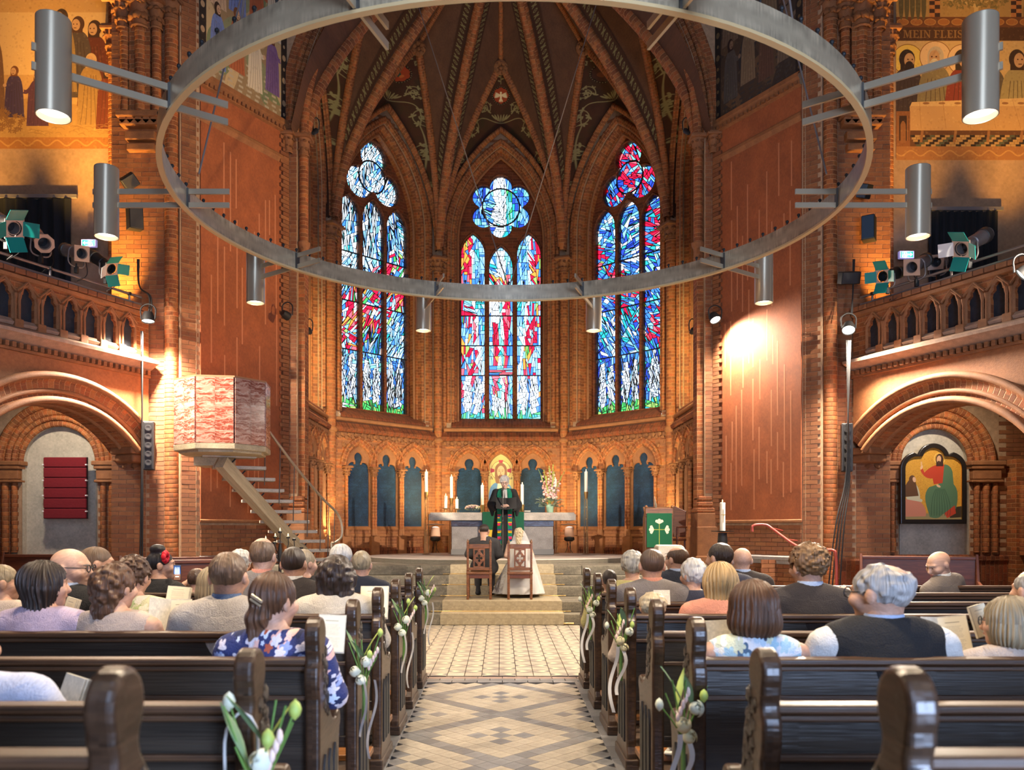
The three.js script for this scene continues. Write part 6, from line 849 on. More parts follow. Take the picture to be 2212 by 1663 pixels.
floorCandle('standing candlestick behind the left end of the altar, its candle between two short ones', -1.11, 18.35, PODY, 2.68, 0.50); floorCandle('standing candlestick behind the pink gladioli', 1.22, 18.35, PODY, 2.62, 0.48);
function altarCandle(label, px, d, y0, y1, cupH, r, kind) { const x = (px - VX) * d / F, t = thing('altar_candlestick', label, 'candlestick', [x, PODY + 0.903, -d]); if (kind) part(t, 'candle_cup', lathe([[0.0, 0], [0.05, 0], [0.05, 0.015], [0.028, 0.03], [0.04, cupH * 0.5], [0.052, cupH], [0.045, cupH], [0, cupH - 0.02]], 16), M.brass); else { part(t, 'candle_dish', lathe([[0, cupH - 0.015], [0.075, cupH], [0.08, cupH + 0.01], [0, cupH]], 16), M.bronze); for (let k = 0; k < 3; k++) part(t, 'leg', rod(V3(0.05 * sin(k * 2.1), 0, 0.05 * cos(k * 2.1)), V3(0.03 * sin(k * 2.1), cupH, 0.03 * cos(k * 2.1)), 0.006), M.bronze); } candleOn(t, r, cupH, y1); candleLight(t, y1 + 0.05); }
altarCandle('brass cup with tall lit candle on the altar, left of the green cloth', 1042, 17.75, 0, 0.60, 0.17, 0.034, 1); altarCandle('brass cup with tall lit candle on the altar, right of the minister', 1128, 17.55, 0, 0.60, 0.17, 0.034, 1); altarCandle('short lit candle on a dish at the left end of the altar', 963, 17.6, 0, 0.36, 0.085, 0.034, 0); altarCandle('short lit candle on a dish beside the bridal bouquet', 987, 17.6, 0, 0.29, 0.075, 0.034, 0);
// ---------- flowers ----------
const roseGeo = (r, n = 14) => { const g = [ball(r * 0.3, 0, r * 0.1, 0, 6)]; for (let k = 0; k < n; k++) { const q = Math.floor(k / 5), p = new THREE.SphereGeometry(r * (0.42 + 0.24 * q), 5, 4, -0.75, 1.5, 0.62 - 0.1 * q, 1.2); p.rotateX(0.18 * q).translate(0, -0.12 * r * q, 0).rotateY(k * 1.2566 + q * 0.6); g.push(p); } return merge(g); };
const leafGeo = (l, w) => { const g = patch((u, v) => [w * sin(PI * u) * (v - 0.5), l * u, 0.15 * l * u * u + 0.3 * w * abs(v - 0.5)], 6, 2); return plain(g); };
const budGeo = (r) => lathe([[0, -r * 1.6], [r * 0.8, -r * 0.8], [r, 0], [r * 0.7, r * 0.9], [0, r * 1.5]], 8, 0);
{ const t = thing('bridal_bouquet', 'round bouquet of blush roses lying on the altar', 'bouquet', [(1021 - VX) * 17.5 / F, PODY + 0.905, -17.5]), rr = rngOf(44); for (let k = 0; k < 26; k++) { const a = k * 2.4, q = sqrt(k / 26) * 0.15; const m = part(t, 'rose', roseGeo(0.036), k % 3 ? M.petalBlush : M.petalCream); m.position.set(q * cos(a), 0.055 + 0.095 * sqrt(max(0, 1 - q * q / 0.028)), q * sin(a)); m.rotation.set(rr() - 0.5, rr() * 6, rr() - 0.5); } for (let k = 0; k < 16; k++) { const m = part(t, 'leaf', leafGeo(0.07, 0.03), M.greyLeaf); m.position.set(0.12 * cos(k), 0.05, 0.12 * sin(k)); m.rotation.set(1.0, -k + 1.57, 0, 'YXZ'); } }
{ const t = thing('flower_vase', 'pale green vase of tall pink gladioli and eucalyptus on the altar', 'vase', [(1188 - VX) * 17.6 / F, PODY + 0.903, -17.6]), rr = rngOf(45); part(t, 'vase', lathe([[0, 0], [0.065, 0], [0.09, 0.17], [0.083, 0.17], [0.06, 0.01]], 16), std({ color: rgb(0.36, 0.56, 0.38), roughness: 0.35 }));
  for (let k = 0; k < 11; k++) { const a = k * 2.4, l = 0.60 + 0.36 * rr(), lean = 0.06 + 0.2 * rr(), tip = V3(cos(a) * lean, 0.16 + l, sin(a) * lean), b = V3(0.02 * cos(a), 0.1, 0.02 * sin(a)); part(t, 'stem', tube([b, b.clone().lerp(tip, 0.5).add(V3(0, 0.05, 0)), tip], 0.006, 5), M.lime); for (let j = 0; j < 8; j++) { const u = 0.36 + j * 0.068, p = b.clone().lerp(tip, u), f = part(t, 'gladiolus_bloom', roseGeo(0.07 - j * 0.004, 9), rr() < 0.75 ? M.petalPink : M.petalBlush); f.position.set(p.x + 0.03 * cos(j * 2.2), p.y, p.z + 0.03 * sin(j * 2.2)); f.rotation.set(rr(), rr() * 6, rr()); } for (let j = 0; j < 3; j++) { const p = b.clone().lerp(tip, 0.9 + j * 0.05), f = part(t, 'bud', budGeo(0.013), M.lime); f.position.copy(p); } }
  for (let k = 0; k < 6; k++) { const a = k * 2.4 + 1, m = part(t, 'sword_leaf', leafGeo(0.62 + 0.25 * rr(), 0.035), M.lime); m.position.set(0, 0.16, 0); m.rotation.set(0.08 + 0.25 * rr(), a, 0, 'YXZ'); }
  for (let k = 0; k < 60; k++) { const a = k * 2.4, q = 0.08 + 0.16 * rr(), m = part(t, 'eucalyptus_leaf', leafGeo(0.10, 0.075), M.greyLeaf); m.position.set(q * cos(a), 0.13 + 0.16 * rr(), q * sin(a)); m.rotation.set(0.8 + rr(), -a + 1.57, rr() - 0.5, 'YXZ'); } for (let k = 0; k < 12; k++) { const a = k * 2.4, m = part(t, 'rose', roseGeo(0.036), k % 2 ? M.petalBlush : M.petalCream); m.position.set(0.15 * cos(a), 0.24 + 0.1 * rr(), 0.13 * sin(a)); } }
{ const t = thing('prayer_book', 'closed pale book lying on the right half of the altar', 'book', [(1139 - VX) * 17.45 / F, PODY + 0.916, -17.45]); part(t, 'page_block', rbox(0.125, 0.022, 0.17, 0, 0.014, 0, 0.004), M.paper); part(t, 'cover', [rbox(0.135, 0.004, 0.18, 0, 0.027, 0, 0.001), rbox(0.135, 0.004, 0.18, 0, 0.002, 0, 0.001)], M.white); }
// icon in the middle niche of the apse
{ const t = thing('icon_panel', 'arched icon of a haloed bearded man on gold in the middle dado niche', 'icon', [0, 0, -21.4 + 0.03]), out = archPts(0, 0.345, 2.18, 2.98, 0.5, 10), tex = canvasTex(512, 960, (x, w, h) => { x.fillStyle = '#c9b468'; x.fillRect(0, 0, w, h); const c = 256; x.fillStyle = '#d6c67e'; x.beginPath(); x.arc(c, 330, 185, 0, 7); x.fill(); x.strokeStyle = '#5a3a1a'; x.lineWidth = 7; x.beginPath(); x.arc(c, 330, 185, 0, 7); x.stroke(); x.fillStyle = '#a8323a'; for (const [px, py, q] of [[c, 165, 0], [c - 165, 330, -PI / 2], [c + 165, 330, PI / 2]]) { x.save(); x.translate(px, py); x.rotate(q); x.beginPath(); x.moveTo(-46, -38); x.lineTo(46, -38); x.lineTo(26, 42); x.lineTo(-26, 42); x.fill(); x.restore(); }
    x.fillStyle = '#5f89ae'; x.beginPath(); x.moveTo(20, h); x.bezierCurveTo(10, 640, 90, 580, 170, 560); x.lineTo(350, 560); x.bezierCurveTo(430, 580, 500, 640, 494, h); x.fill(); x.fillStyle = '#d8c8a4'; x.beginPath(); x.moveTo(150, h); x.lineTo(200, 540); x.lineTo(330, 540); x.lineTo(350, h); x.fill(); x.fillStyle = '#8a6038'; x.beginPath(); x.ellipse(c, 330, 118, 150, 0, 0, 7); x.fill(); x.beginPath(); x.moveTo(140, 330); x.quadraticCurveTo(130, 520, 170, 580); x.lineTo(345, 580); x.quadraticCurveTo(385, 520, 372, 330); x.fill(); x.fillStyle = '#d2a878'; x.beginPath(); x.ellipse(c, 355, 74, 118, 0, 0, 7); x.fill(); x.fillRect(226, 440, 60, 120); x.fillStyle = '#6a4424'; x.beginPath(); x.ellipse(c, 455, 50, 44, 0, 0, 7); x.fill(); x.fillStyle = '#b06a50'; x.fillRect(c - 22, 428, 44, 9); x.strokeStyle = '#4a2c14'; x.lineWidth = 6; for (const s of [-1, 1]) { x.beginPath(); x.arc(c + s * 34, 335, 20, PI * 1.15, PI * 1.85); x.stroke(); x.fillStyle = '#2c1a0c'; x.beginPath(); x.arc(c + s * 34, 342, 8, 0, 7); x.fill(); } x.beginPath(); x.moveTo(c, 340); x.lineTo(c - 8, 398); x.lineTo(c + 10, 400); x.stroke(); x.fillStyle = '#d2c28c'; x.fillRect(330, 640, 90, 110); x.fillStyle = '#2c1c10'; x.font = 'bold 84px serif'; x.textAlign = 'center'; x.fillText('A', 70, 500); x.fillText('\u03C9', 445, 500); x.strokeStyle = 'rgba(40,60,90,0.6)'; x.lineWidth = 6; for (let k = 0; k < 6; k++) { x.beginPath(); x.moveTo(70 + k * 18, 640 + k * 6); x.lineTo(50 + k * 40, h); x.stroke(); } });
  const g = new THREE.ShapeGeometry(poly(out)), p = g.attributes.position, uv = g.attributes.uv; for (let i = 0; i < p.count; i++) uv.setXY(i, (p.getX(i) + 0.345) / 0.69, (p.getY(i) - 2.18) / 1.3); part(t, 'picture', g.translate(0, 0, 0.022), std({ map: tex, roughness: 0.45 })); part(t, 'frame', sweep(out, [[0, 0], [0, 0.03], [-0.014, 0.03], [-0.014, 0.01]]), M.black); part(t, 'backing', extrude(poly(out), 0.018), M.oak); }
// microphone stand
{ const t = thing('microphone_stand', 'thin black microphone stand before the minister', 'microphone', [(1086 - VX) * 15.45 / F, FLOOR2 + 0.105, -15.62]); part(t, 'base', lathe([[0, 0.02], [0.13, 0.015], [0.13, 0], [0, 0]], 18), M.black); part(t, 'pole', rod(V3(0, 0, 0), V3(0, 1.18, 0), 0.011), M.steelDark); part(t, 'clutch', cyl(0.018, 0.018, 0.06, 0, 0.72, 0, 10), M.black); part(t, 'microphone', [rod(V3(0, 1.16, 0), V3(-0.005, 1.28, -0.04), 0.014), ball(0.024, -0.006, 1.30, -0.045, 10)], M.black); part(t, 'cable', tube([V3(0.01, 0.7, 0.01), V3(-0.06, 0.3, 0.05), V3(-0.16, 0.01, 0.1), V3(-0.5, -0.02, 0.4)], 0.005, 5), M.black); }
// lectern, font, armchair, paschal candle
{ const t = thing('lectern', 'wooden lectern with green hanging bearing a pale blossom cross', 'lectern', [(1424 - VX) * 15.0 / F, FLOOR2, -15.15], -0.06); for (const s of [-1, 1]) part(t, 'side_panel', extrude(poly([[0.16, 0], [0.2, 1.05], [-0.18, 0.86], [-0.2, 0]]), 0.035, 0.006).rotateY(-PI / 2).translate(s * 0.235 + 0.017, 0, 0), M.oak); part(t, 'reading_desk', tf(rbox(0.5, 0.03, 0.44, 0, 0, 0, 0.008), [0, 0.97, 0], [0.42, 0, 0]), M.oak); part(t, 'desk_lip', rbox(0.5, 0.11, 0.035, 0, 0.985, 0.205, 0.01), M.oak); part(t, 'front_panel', rbox(0.44, 0.8, 0.03, 0, 0.42, 0.16, 0.006), M.oak);
  for (const s of [-1, 1]) part(t, 'finial', ball(0.03, s * 0.235, 1.06, 0.2, 8), M.oak);
  const tex = canvasTex(512, 680, (x, w, h) => { x.fillStyle = '#0e5a38'; x.fillRect(0, 0, w, h); const r = rngOf(3); for (let i = 0; i < 3000; i++) { x.fillStyle = r() < 0.5 ? 'rgba(40,120,80,0.25)' : 'rgba(0,40,24,0.25)'; x.fillRect(w * r(), h * r(), 2, 3); } x.strokeStyle = '#a9b04a'; x.lineWidth = 12; x.beginPath(); x.moveTo(256, h); x.lineTo(256, 200); x.moveTo(130, 325); x.lineTo(382, 325); x.stroke(); x.fillStyle = '#e6dcc0'; const pet = (cx, cy, a) => { for (const k of [-0.75, 0, 0.75]) { x.save(); x.translate(cx, cy); x.rotate(a + k); x.beginPath(); x.moveTo(-3, -8); x.lineTo(-32, -88); x.quadraticCurveTo(0, -128, 32, -88); x.lineTo(3, -8); x.fill(); x.restore(); } }; pet(256, 215, 0); pet(150, 325, -PI / 2); pet(362, 325, PI / 2); });
  const c = thing('lectern_cloth', 'green cloth with pale blossom cross hung over the lectern front', 'lectern cloth', t.position, -0.06), pm = new THREE.PlaneGeometry(0.45, 0.62, 6, 6).translate(0, 0.63, 0.235); part(c, 'cloth_back', rbox(0.455, 0.625, 0.01, 0, 0.63, 0.228, 0.003), M.greenCloth); part(c, 'embroidered_face', pm, std({ map: tex, roughness: 0.9 }), 'embroidered cross of three blossoms');
  const b = thing('lectern_sheet', 'single white sheet standing up on the lectern', 'paper', [t.position.x - 0.03, FLOOR2 + 1.10, -15.2], 0.3); part(b, 'page', tf(rbox(0.2, 0.28, 0.004, 0, 0, 0, 0.001), [0, 0, 0], [-0.3, 1.2, -0.5]), M.paper); }
{ const t = thing('stone_font', 'white rounded stone block with incised scroll in front of the lectern', 'font', [(1446 - VX) * 13.6 / F, 0.34, -13.62]); const sh = new THREE.Shape(); sh.moveTo(-0.22, 0); sh.lineTo(-0.22, 0.84); sh.quadraticCurveTo(-0.22, 0.9, -0.16, 0.9); sh.lineTo(0.15, 0.9); sh.quadraticCurveTo(0.23, 0.88, 0.23, 0.8); sh.lineTo(0.24, 0); part(t, 'block', extrude(sh, 0.36, 0.015, 2).translate(0, 0, -0.18), M.stone); part(t, 'incised_scroll', tube(Array.from({ length: 16 }, (_, i) => V3(-0.06 + (0.02 + i * 0.007) * cos(i * 0.55), 0.62 + (0.02 + i * 0.009) * sin(i * 0.55), 0.181)), 0.004, 5), M.stoneGrey); }
{ const t = thing('armchair', 'dark wooden armchair by the right chancel pier', 'armchair', [3.28, FLOOR2, -15.75], -0.6); part(t, 'seat', rbox(0.46, 0.05, 0.42, 0, 0.45, 0, 0.012), M.redWood); part(t, 'backrest', extrude(poly([[-0.22, 0], [-0.23, 0.5], [0, 0.6], [0.23, 0.5], [0.22, 0]]), 0.03, 0.006).translate(0, 0.5, -0.21), M.redWood); for (const s of [-1, 1]) { for (const z of [-0.19, 0.19]) part(t, 'leg', rod(V3(s * 0.2, 0, z), V3(s * 0.2, z > 0 ? 0.68 : 0.45, z), 0.022), M.redWood); part(t, 'armrest', rbox(0.05, 0.03, 0.42, s * 0.22, 0.69, 0, 0.01), M.redWood); } }
{ const t = thing('paschal_candle', 'tall white candle with a gold cross on a black stand by the right red wall', 'candle', [(1568 - VX) * 13.3 / F, 0.34, -13.5]); part(t, 'stand', lathe([[0, 0], [0.16, 0], [0.16, 0.02], [0.09, 0.05], [0.075, 0.5], [0.085, 0.9], [0.07, 1.1], [0, 1.1]], 14), M.black); part(t, 'drip_disc', lathe([[0, 1.11], [0.18, 1.125], [0.185, 1.135], [0, 1.125]], 24), M.black); candleOn(t, 0.044, 1.13, 1.60); part(t, 'cross', [box(0.012, 0.22, 0.004, 0, 1.38, 0.045), box(0.07, 0.012, 0.012, 0, 1.40, 0.042)], M.brass, 'gold cross'); candleLight(t, 1.66); }
// handrail in front of the right red wall, stone blocks
{ const t = thing('red_handrail', 'red painted handrail descending along the right chancel wall', 'handrail'); const P = [[1625, 1148, 13.3], [1626, 1136, 13.3], [1656, 1134, 13.3], [1668, 1142, 13.25], [1740, 1188, 12.6], [1786, 1188, 12.3], [1803, 1190, 12.2], [1806, 1205, 12.2], [1806, 1345, 12.2]].map((p) => at(...p)); part(t, 'rail', tube(P, 0.022, 10, 60), M.handrailRed); part(t, 'rail_bracket', [rod(at(1665, 1140, 13.3), at(1690, 1146, 13.9), 0.012), rod(at(1700, 1165, 13.0), at(1722, 1168, 13.7), 0.012)], M.handrailRed); part(t, 'post', rod(at(1740, 1188, 12.6), V3(at(1740, 1188, 12.6).x, 0.0, -12.6), 0.02), M.handrailRed); }
for (const [px, y, w, l] of [[1655, 0.34, 0.5, 'upper dark stone step block beside the red handrail'], [1680, 0.17, 0.7, 'lower dark stone step block beside the red handrail']]) { const t = thing('stone_block', l, 'step', [(px - VX) * 12.6 / F + 0.15, 0, -12.62]); part(t, 'block', rbox(w, y, 0.3, 0, y / 2, 0, 0.012), std({ map: metre(graniteMap, 0.5, 0.5), color: rgb(0.14, 0.12, 0.10), roughness: 0.8 })); }
// ---------- two chairs for the couple ----------
const gothicChair = thing('gothic_chair', 'carved oak chair with pierced quatrefoil back under the groom', 'chair', [(1035 - VX) * 13.35 / F, 0.352, -13.36]);
{ const t = gothicChair, w = 0.185; for (const s of [-1, 1]) { part(t, 'rear_post', [rbox(0.042, 0.50, 0.042, s * w, 0.25, 0.02, 0.006), rbox(0.036, 0.46, 0.036, s * w, 0.70, 0.03, 0.006)], M.chairWood); part(t, 'finial', lathe([[0.016, 0.92], [0.024, 0.935], [0.018, 0.955], [0.004, 0.985]], 8).translate(s * w, 0, 0.03), M.chairWood); part(t, 'leg', rbox(0.042, 0.42, 0.042, s * w, 0.21, -0.38, 0.006), M.chairWood); part(t, 'stretcher', rbox(0.025, 0.03, 0.36, s * w, 0.16, -0.18, 0.005), M.chairWood); }
  part(t, 'seat', rbox(0.42, 0.04, 0.46, 0, 0.43, -0.18, 0.012), M.chairWood); part(t, 'seat_rail', rbox(0.34, 0.08, 0.03, 0, 0.385, 0.02, 0.006), M.redWood); part(t, 'top_rail', rbox(0.34, 0.075, 0.03, 0, 0.868, 0.03, 0.01), M.chairWood); part(t, 'lower_rail', rbox(0.34, 0.05, 0.03, 0, 0.50, 0.03, 0.008), M.chairWood);
  const sp = rectS(-0.095, 0.52, 0.095, 0.835), cy = 0.675, q = polarUnion(0, cy, 0.012, [0, 1, 2, 3].map((k) => [0.034 * cos(k * PI / 2), 0.042 * sin(k * PI / 2), 0.021]), 48); sp.holes.push(pathOf(q)); for (const sx of [-1, 1]) for (const sy of [-1, 1]) sp.holes.push(pathOf([[sx * 0.072, cy + sy * 0.045], [sx * 0.072, cy + sy * 0.13], [sx * 0.026, cy + sy * 0.13], [sx * 0.022, cy + sy * 0.105], [sx * 0.045, cy + sy * 0.08]])); part(t, 'pierced_splat', extrude(sp, 0.026, 0.003).translate(0, 0, 0.017), M.chairWood); }
copyOf(gothicChair, 'carved oak chair with pierced quatrefoil back under the bride', V3((1123 - VX) * 13.35 / F, 0.352, -13.36));
// ---------- pulpit with stair ----------
{ const t = thing('pulpit', 'octagonal pulpit of veined red and grey marble panels with open cream stair', 'pulpit'), C = V3(-4.34, 0, -12.78), ri = 0.66, side = 2 * ri * Math.tan(PI / 8), y0 = 2.78, y1 = 3.76, face = (k) => 0.15 + k * PI / 4;
  const tint = [[0.62, 0.50, 0.46], [0.64, 0.56, 0.52], [0.62, 0.36, 0.29], [0.50, 0.46, 0.42]];
  const fm = [[1, 0.98, 0.95], [1, 0.78, 0.70], [0.86, 0.86, 0.82], [1, 1, 0.96]].map((c) => std({ map: metre(marbleMap, 1.3, 0.8), color: rgb(...c), roughness: 0.16 }));
  for (let k = -3; k <= 3; k++) { const a = face(k), m = part(t, 'marble_panel', rbox(side - 0.012, y1 - y0, 0.04, 0, 0, 0, 0.006), fm[(k + 4) % 4 === 0 ? 1 : (k + 4) % 4 === 1 ? 2 : (k + 4) % 4 === 3 ? 0 : 3], k === 0 ? 'red marble centre panel' : undefined); m.position.set(C.x + ri * sin(a), (y0 + y1) / 2, C.z + ri * cos(a)); m.rotation.y = a; }
  const oct = (r) => poly(Array.from({ length: 8 }, (_, k) => { const a = face(k) + PI / 8; return [C.x + r / cos(PI / 8) * sin(a), -(C.z + r / cos(PI / 8) * cos(a))]; }));
  const slab = (r, h, y) => { const g = extrude(oct(r), h, 0.01); g.rotateX(-PI / 2); return g.translate(0, y, 0); };
  part(t, 'floor_slab', [slab(ri + 0.02, 0.09, 2.69), slab(ri - 0.05, 0.05, 2.65)], M.pulpitCream); part(t, 'rim', (() => { const o = oct(ri + 0.02); o.holes.push(pathOf(oct(ri - 0.05).getPoints().map((p) => [p.x, p.y]))); const g = extrude(o, 0.025); g.rotateX(-PI / 2); return g.translate(0, y1, 0); })(), std({ color: rgb(0.42, 0.2, 0.09), roughness: 0.4 }));
  const A = V3(-4.37, 2.66, -12.95), B = V3(-3.46, 0.94, -15.05), n = 11, perp = V3(0.92, 0, -0.39).normalize();
  part(t, 'stringer', bar(A.clone().add(V3(0.02, -0.12, 0.25)), B.clone().add(V3(0.0, -0.10, 0)), 0.16, 0.20), M.pulpitCream);
  for (let k = 0; k < n; k++) { const p = A.clone().lerp(B, k / (n - 1)), m = part(t, 'tread', rbox(0.82, 0.055, 0.26, 0, 0, 0, 0.008), M.stone); m.position.copy(p).addScaledVector(perp, 0.06); m.rotation.y = Math.atan2(-perp.z, perp.x); part(t, 'tread_bracket', bar(p.clone().add(V3(0.04, -0.04, 0)).addScaledVector(perp, 0.12), p.clone().add(V3(0.02, -0.17, -0.04)), 0.02, 0.02), M.black); }
  const o = perp.clone().multiplyScalar(0.44), r0 = A.clone().add(o).add(V3(0.0, 0.62, 0.0)), r1 = B.clone().add(o).add(V3(0.16, 0.86, 0)); const rail = [at(574, 922, 13.3), at(640, 1010, 13.9), at(700, 1080, 14.5), at(728, 1108, 14.75), at(737, 1128, 14.8), at(737, 1160, 14.8), at(722, 1172, 14.8), at(716, 1172, 14.8)];
  part(t, 'handrail', tube(rail, 0.022, 8, 60), M.steel); for (let k = 0; k < 7; k++) { const c = new THREE.CatmullRomCurve3(rail.slice(0, 4)).getPoint(k / 6.4); part(t, 'baluster', rod(c, V3(c.x - 0.02, max(c.y - 0.95, 0.86), c.z), 0.008, 0.008, 6), M.steelDark); } part(t, 'handrail_post', rod(rail[7], V3(rail[7].x, 0.85, rail[7].z), 0.02), M.steel);
  part(t, 'support_post', box(0.5, 0.14, 0.5, -4.62, 2.58, -13.2), M.pulpitCream); }
// votive candle tree
{ const t = thing('votive_tree', 'black iron candle tree with tealights among the left guests', 'candelabra', [(603 - VX) * 12.2 / F, 0, -12.25]); part(t, 'stem', lathe([[0.16, 0], [0.16, 0.02], [0.03, 0.05], [0.022, 1.0], [0.04, 1.1], [0.02, 1.28]], 10), M.black); const hs = [[0, 1.44, 0], [-0.2, 1.32, 0.05], [-0.1, 1.36, -0.1], [0.1, 1.36, -0.08], [0.22, 1.33, 0.04], [-0.04, 1.28, 0.16], [-0.3, 1.2, 0.1], [0.32, 1.2, 0], [0.36, 1.06, 0.05], [0.42, 0.92, 0.02], [0.46, 0.78, 0.05], [0.3, 0.9, 0.1]]; hs.forEach(([x, y, z], i) => { part(t, 'arm', tube([V3(0, y - 0.22, 0), V3(x * 0.6, y - 0.2, z * 0.6), V3(x, y - 0.1, z), V3(x, y, z)], 0.007, 5), M.black); part(t, 'candle_cup', lathe([[0, 0], [0.026, 0], [0.03, 0.03], [0.027, 0.03], [0.025, 0.01]], 10).translate(x, y, z), M.black); if (i < 7) { part(t, 'tealight', cyl(0.022, 0.022, 0.03, x, y + 0.008, z, 10), M.wax); if (i < 4) part(t, 'candle_flame', candleFlame().translate(x, y + 0.038, z), M.flame); } }); candleLight(t, 1.52); }
// benches at the sides
{ const mk = (l, x, z, turn, w) => { const t = thing('side_bench', l, 'bench', [x, 0, z], turn); part(t, 'seat', rbox(w, 0.05, 0.4, 0, 0.45, 0, 0.01), M.redWood); part(t, 'backrest', rbox(w, 0.5, 0.04, 0, 0.80, -0.2, 0.01), M.redWood); part(t, 'top_rail', rbox(w + 0.04, 0.05, 0.09, 0, 1.06, -0.2, 0.012), M.redWood); for (const s of [-1, 1]) part(t, 'bench_end', extrude(poly([[-0.22, 0], [-0.24, 1.05], [-0.16, 1.12], [-0.05, 0.72], [0.24, 0.66], [0.22, 0]]), 0.04, 0.006).rotateY(-PI / 2).translate(s * w / 2 + 0.02, 0, 0), M.redWood); return t; };
  mk('reddish wooden bench under the pulpit by the left pier', -4.75, -12.0, 0.5, 1.5); mk('low reddish bench in front of the pulpit bench', -4.25, -10.9, 0.4, 1.4); mk('dark red bench below the altarpiece behind the leaning bald man', 6.35, -12.4, -0.35, 1.6); mk('dark red bench below the red wall hanging', -7.4, -13.3, 0, 1.6); }
// ---------- pews ----------
const ROWS = [1.62, 2.5, 3.39, 4.26, 5.13, 6.0, 6.87, 7.74], EDGE = { [-1]: 0.745, 1: 0.785 };
const endProfile = () => { const s = new THREE.Shape(); s.moveTo(-0.05, 0); s.lineTo(-0.05, 0.10); s.lineTo(-0.03, 0.14); s.lineTo(-0.035, 0.80); s.quadraticCurveTo(-0.065, 0.86, -0.05, 0.93); s.quadraticCurveTo(-0.02, 0.965, -0.045, 1.0); s.absarc(0.02, 1.06, 0.075, PI + 0.5, -0.6, true); s.quadraticCurveTo(0.055, 0.985, 0.09, 0.95); s.quadraticCurveTo(0.16, 0.88, 0.16, 0.78); s.quadraticCurveTo(0.19, 0.66, 0.30, 0.655); s.absarc(0.36, 0.63, 0.05, 2.6, -1.0, true); s.quadraticCurveTo(0.36, 0.52, 0.365, 0.14); s.lineTo(0.40, 0.09); s.lineTo(0.40, 0); return s; };
const pewEndGeo = extrude(endProfile(), 0.062, 0.014, 3, 8).translate(0, 0, -0.031).rotateY(PI / 2); uvBox(pewEndGeo);   // profile runs along -z, thickness along x
const pewSpots = [];
function pew(s, i, label) {
  const d = ROWS[i], lift = i === 0 ? 0.09 : 0, x0 = EDGE[s], L = 5.6, t = thing('church_pew', label, 'pew', [s * (x0 + 0.03), 0, -d], 0, undefined), cx = s * L / 2;
  part(t, 'pew_end', pewEndGeo.clone().scale(1, 1 + lift / 1.13, 1), M.pewEnd); { const e = part(t, 'pew_end', pewEndGeo.clone().scale(1, 1 + lift / 1.13, 1), M.pewEnd); e.position.x = s * L; }
  part(t, 'top_rail', [rbox(L, 0.032, 0.075, cx, 0.95 + lift, -0.015, 0.012), rbox(L, 0.022, 0.05, cx, 0.922 + lift, -0.012, 0.008)], M.pewEdge); part(t, 'back_panel', rbox(L, 0.115, 0.02, cx, 0.86 + lift, -0.022, 0.003), M.pewPanel); part(t, 'middle_rail', rbox(L, 0.022, 0.045, cx, 0.80 + lift, -0.014, 0.006), M.pewEdge); part(t, 'back_panel', rbox(L, 0.38 + lift, 0.018, cx, 0.60 + lift / 2, -0.026, 0.003), M.pewPanel);
  part(t, 'bottom_rail', rbox(L, 0.06, 0.03, cx, 0.39, -0.02, 0.006), M.darkWood); part(t, 'seat', rbox(L, 0.035, 0.40, cx, 0.43, -0.22, 0.01), M.pewEdge); part(t, 'kneeling_board', rbox(L, 0.04, 0.20, cx, 0.16, -0.62, 0.008), M.oak);
  for (const x of [1.8, 3.7]) part(t, 'support', rbox(0.05, 0.42, 0.34, s * x, 0.21, -0.21, 0.006), M.darkWood);
  // carving on the aisle side, and black arches standing for shaded recesses
  const f = [], rr = rngOf(500 + i); for (let k = 0; k < 13; k++) { const y = 0.72 + (k / 13) * 0.28, z = -0.05 - (1 - (k / 13)) * 0.05 + (k % 3 - 1) * 0.028; f.push(leafBall(0.019 + 0.008 * rr(), 1, 0, 0, 0, k).rotateY(PI / 2).scale(0.5, 1, 1).translate(-s * 0.031, y, z)); } part(t, 'carved_leaves', f, M.darkWood);
  for (let k = 0; k < 3; k++) part(t, 'recess_shade', extrude(poly(archPts(0, 0.034, 0.16, 0.46, 0.09, 5)), 0.008).rotateY(-s * PI / 2).translate(-s * 0.031, 0, -0.06 - k * 0.10), M.black, 'black shape for a shaded pointed recess');
  part(t, 'end_foot', rbox(0.085, 0.07, 0.48, 0, 0.035, -0.17, 0.01), M.pewEnd); pewSpots.push(t); return t;
}
const rowWord = ['nearest', 'second', 'third', 'fourth', 'fifth', 'sixth', 'seventh', 'front'];
const leftTell = ['with hymn rail at the bottom left corner', 'with the large blossom posy on its end', 'behind the woman in the floral blouse', 'behind the lilac blouse and beige jacket', 'behind the woman with dark curls', 'behind the man with dark hair and white collar', 'behind the grey-haired men', 'nearest the candle tree'];
const rightTell = ['with ribbon loop at the bottom right', 'with carved end beside the posy of yellow roses', 'behind the man in a black waistcoat', 'behind the blond child', 'behind the young man with curly hair', 'behind the grey suit with short hair', 'with pink cloth on its rail', 'nearest the red handrail'];
for (const s of [-1, 1]) for (let i = 0; i < 8; i++) pew(s, i, `${i < 7 ? rowWord[i] + ' dark pew' : 'front dark pew'} ${s < 0 ? 'left' : 'right'} of the aisle, ${(s < 0 ? leftTell : rightTell)[i]}`);
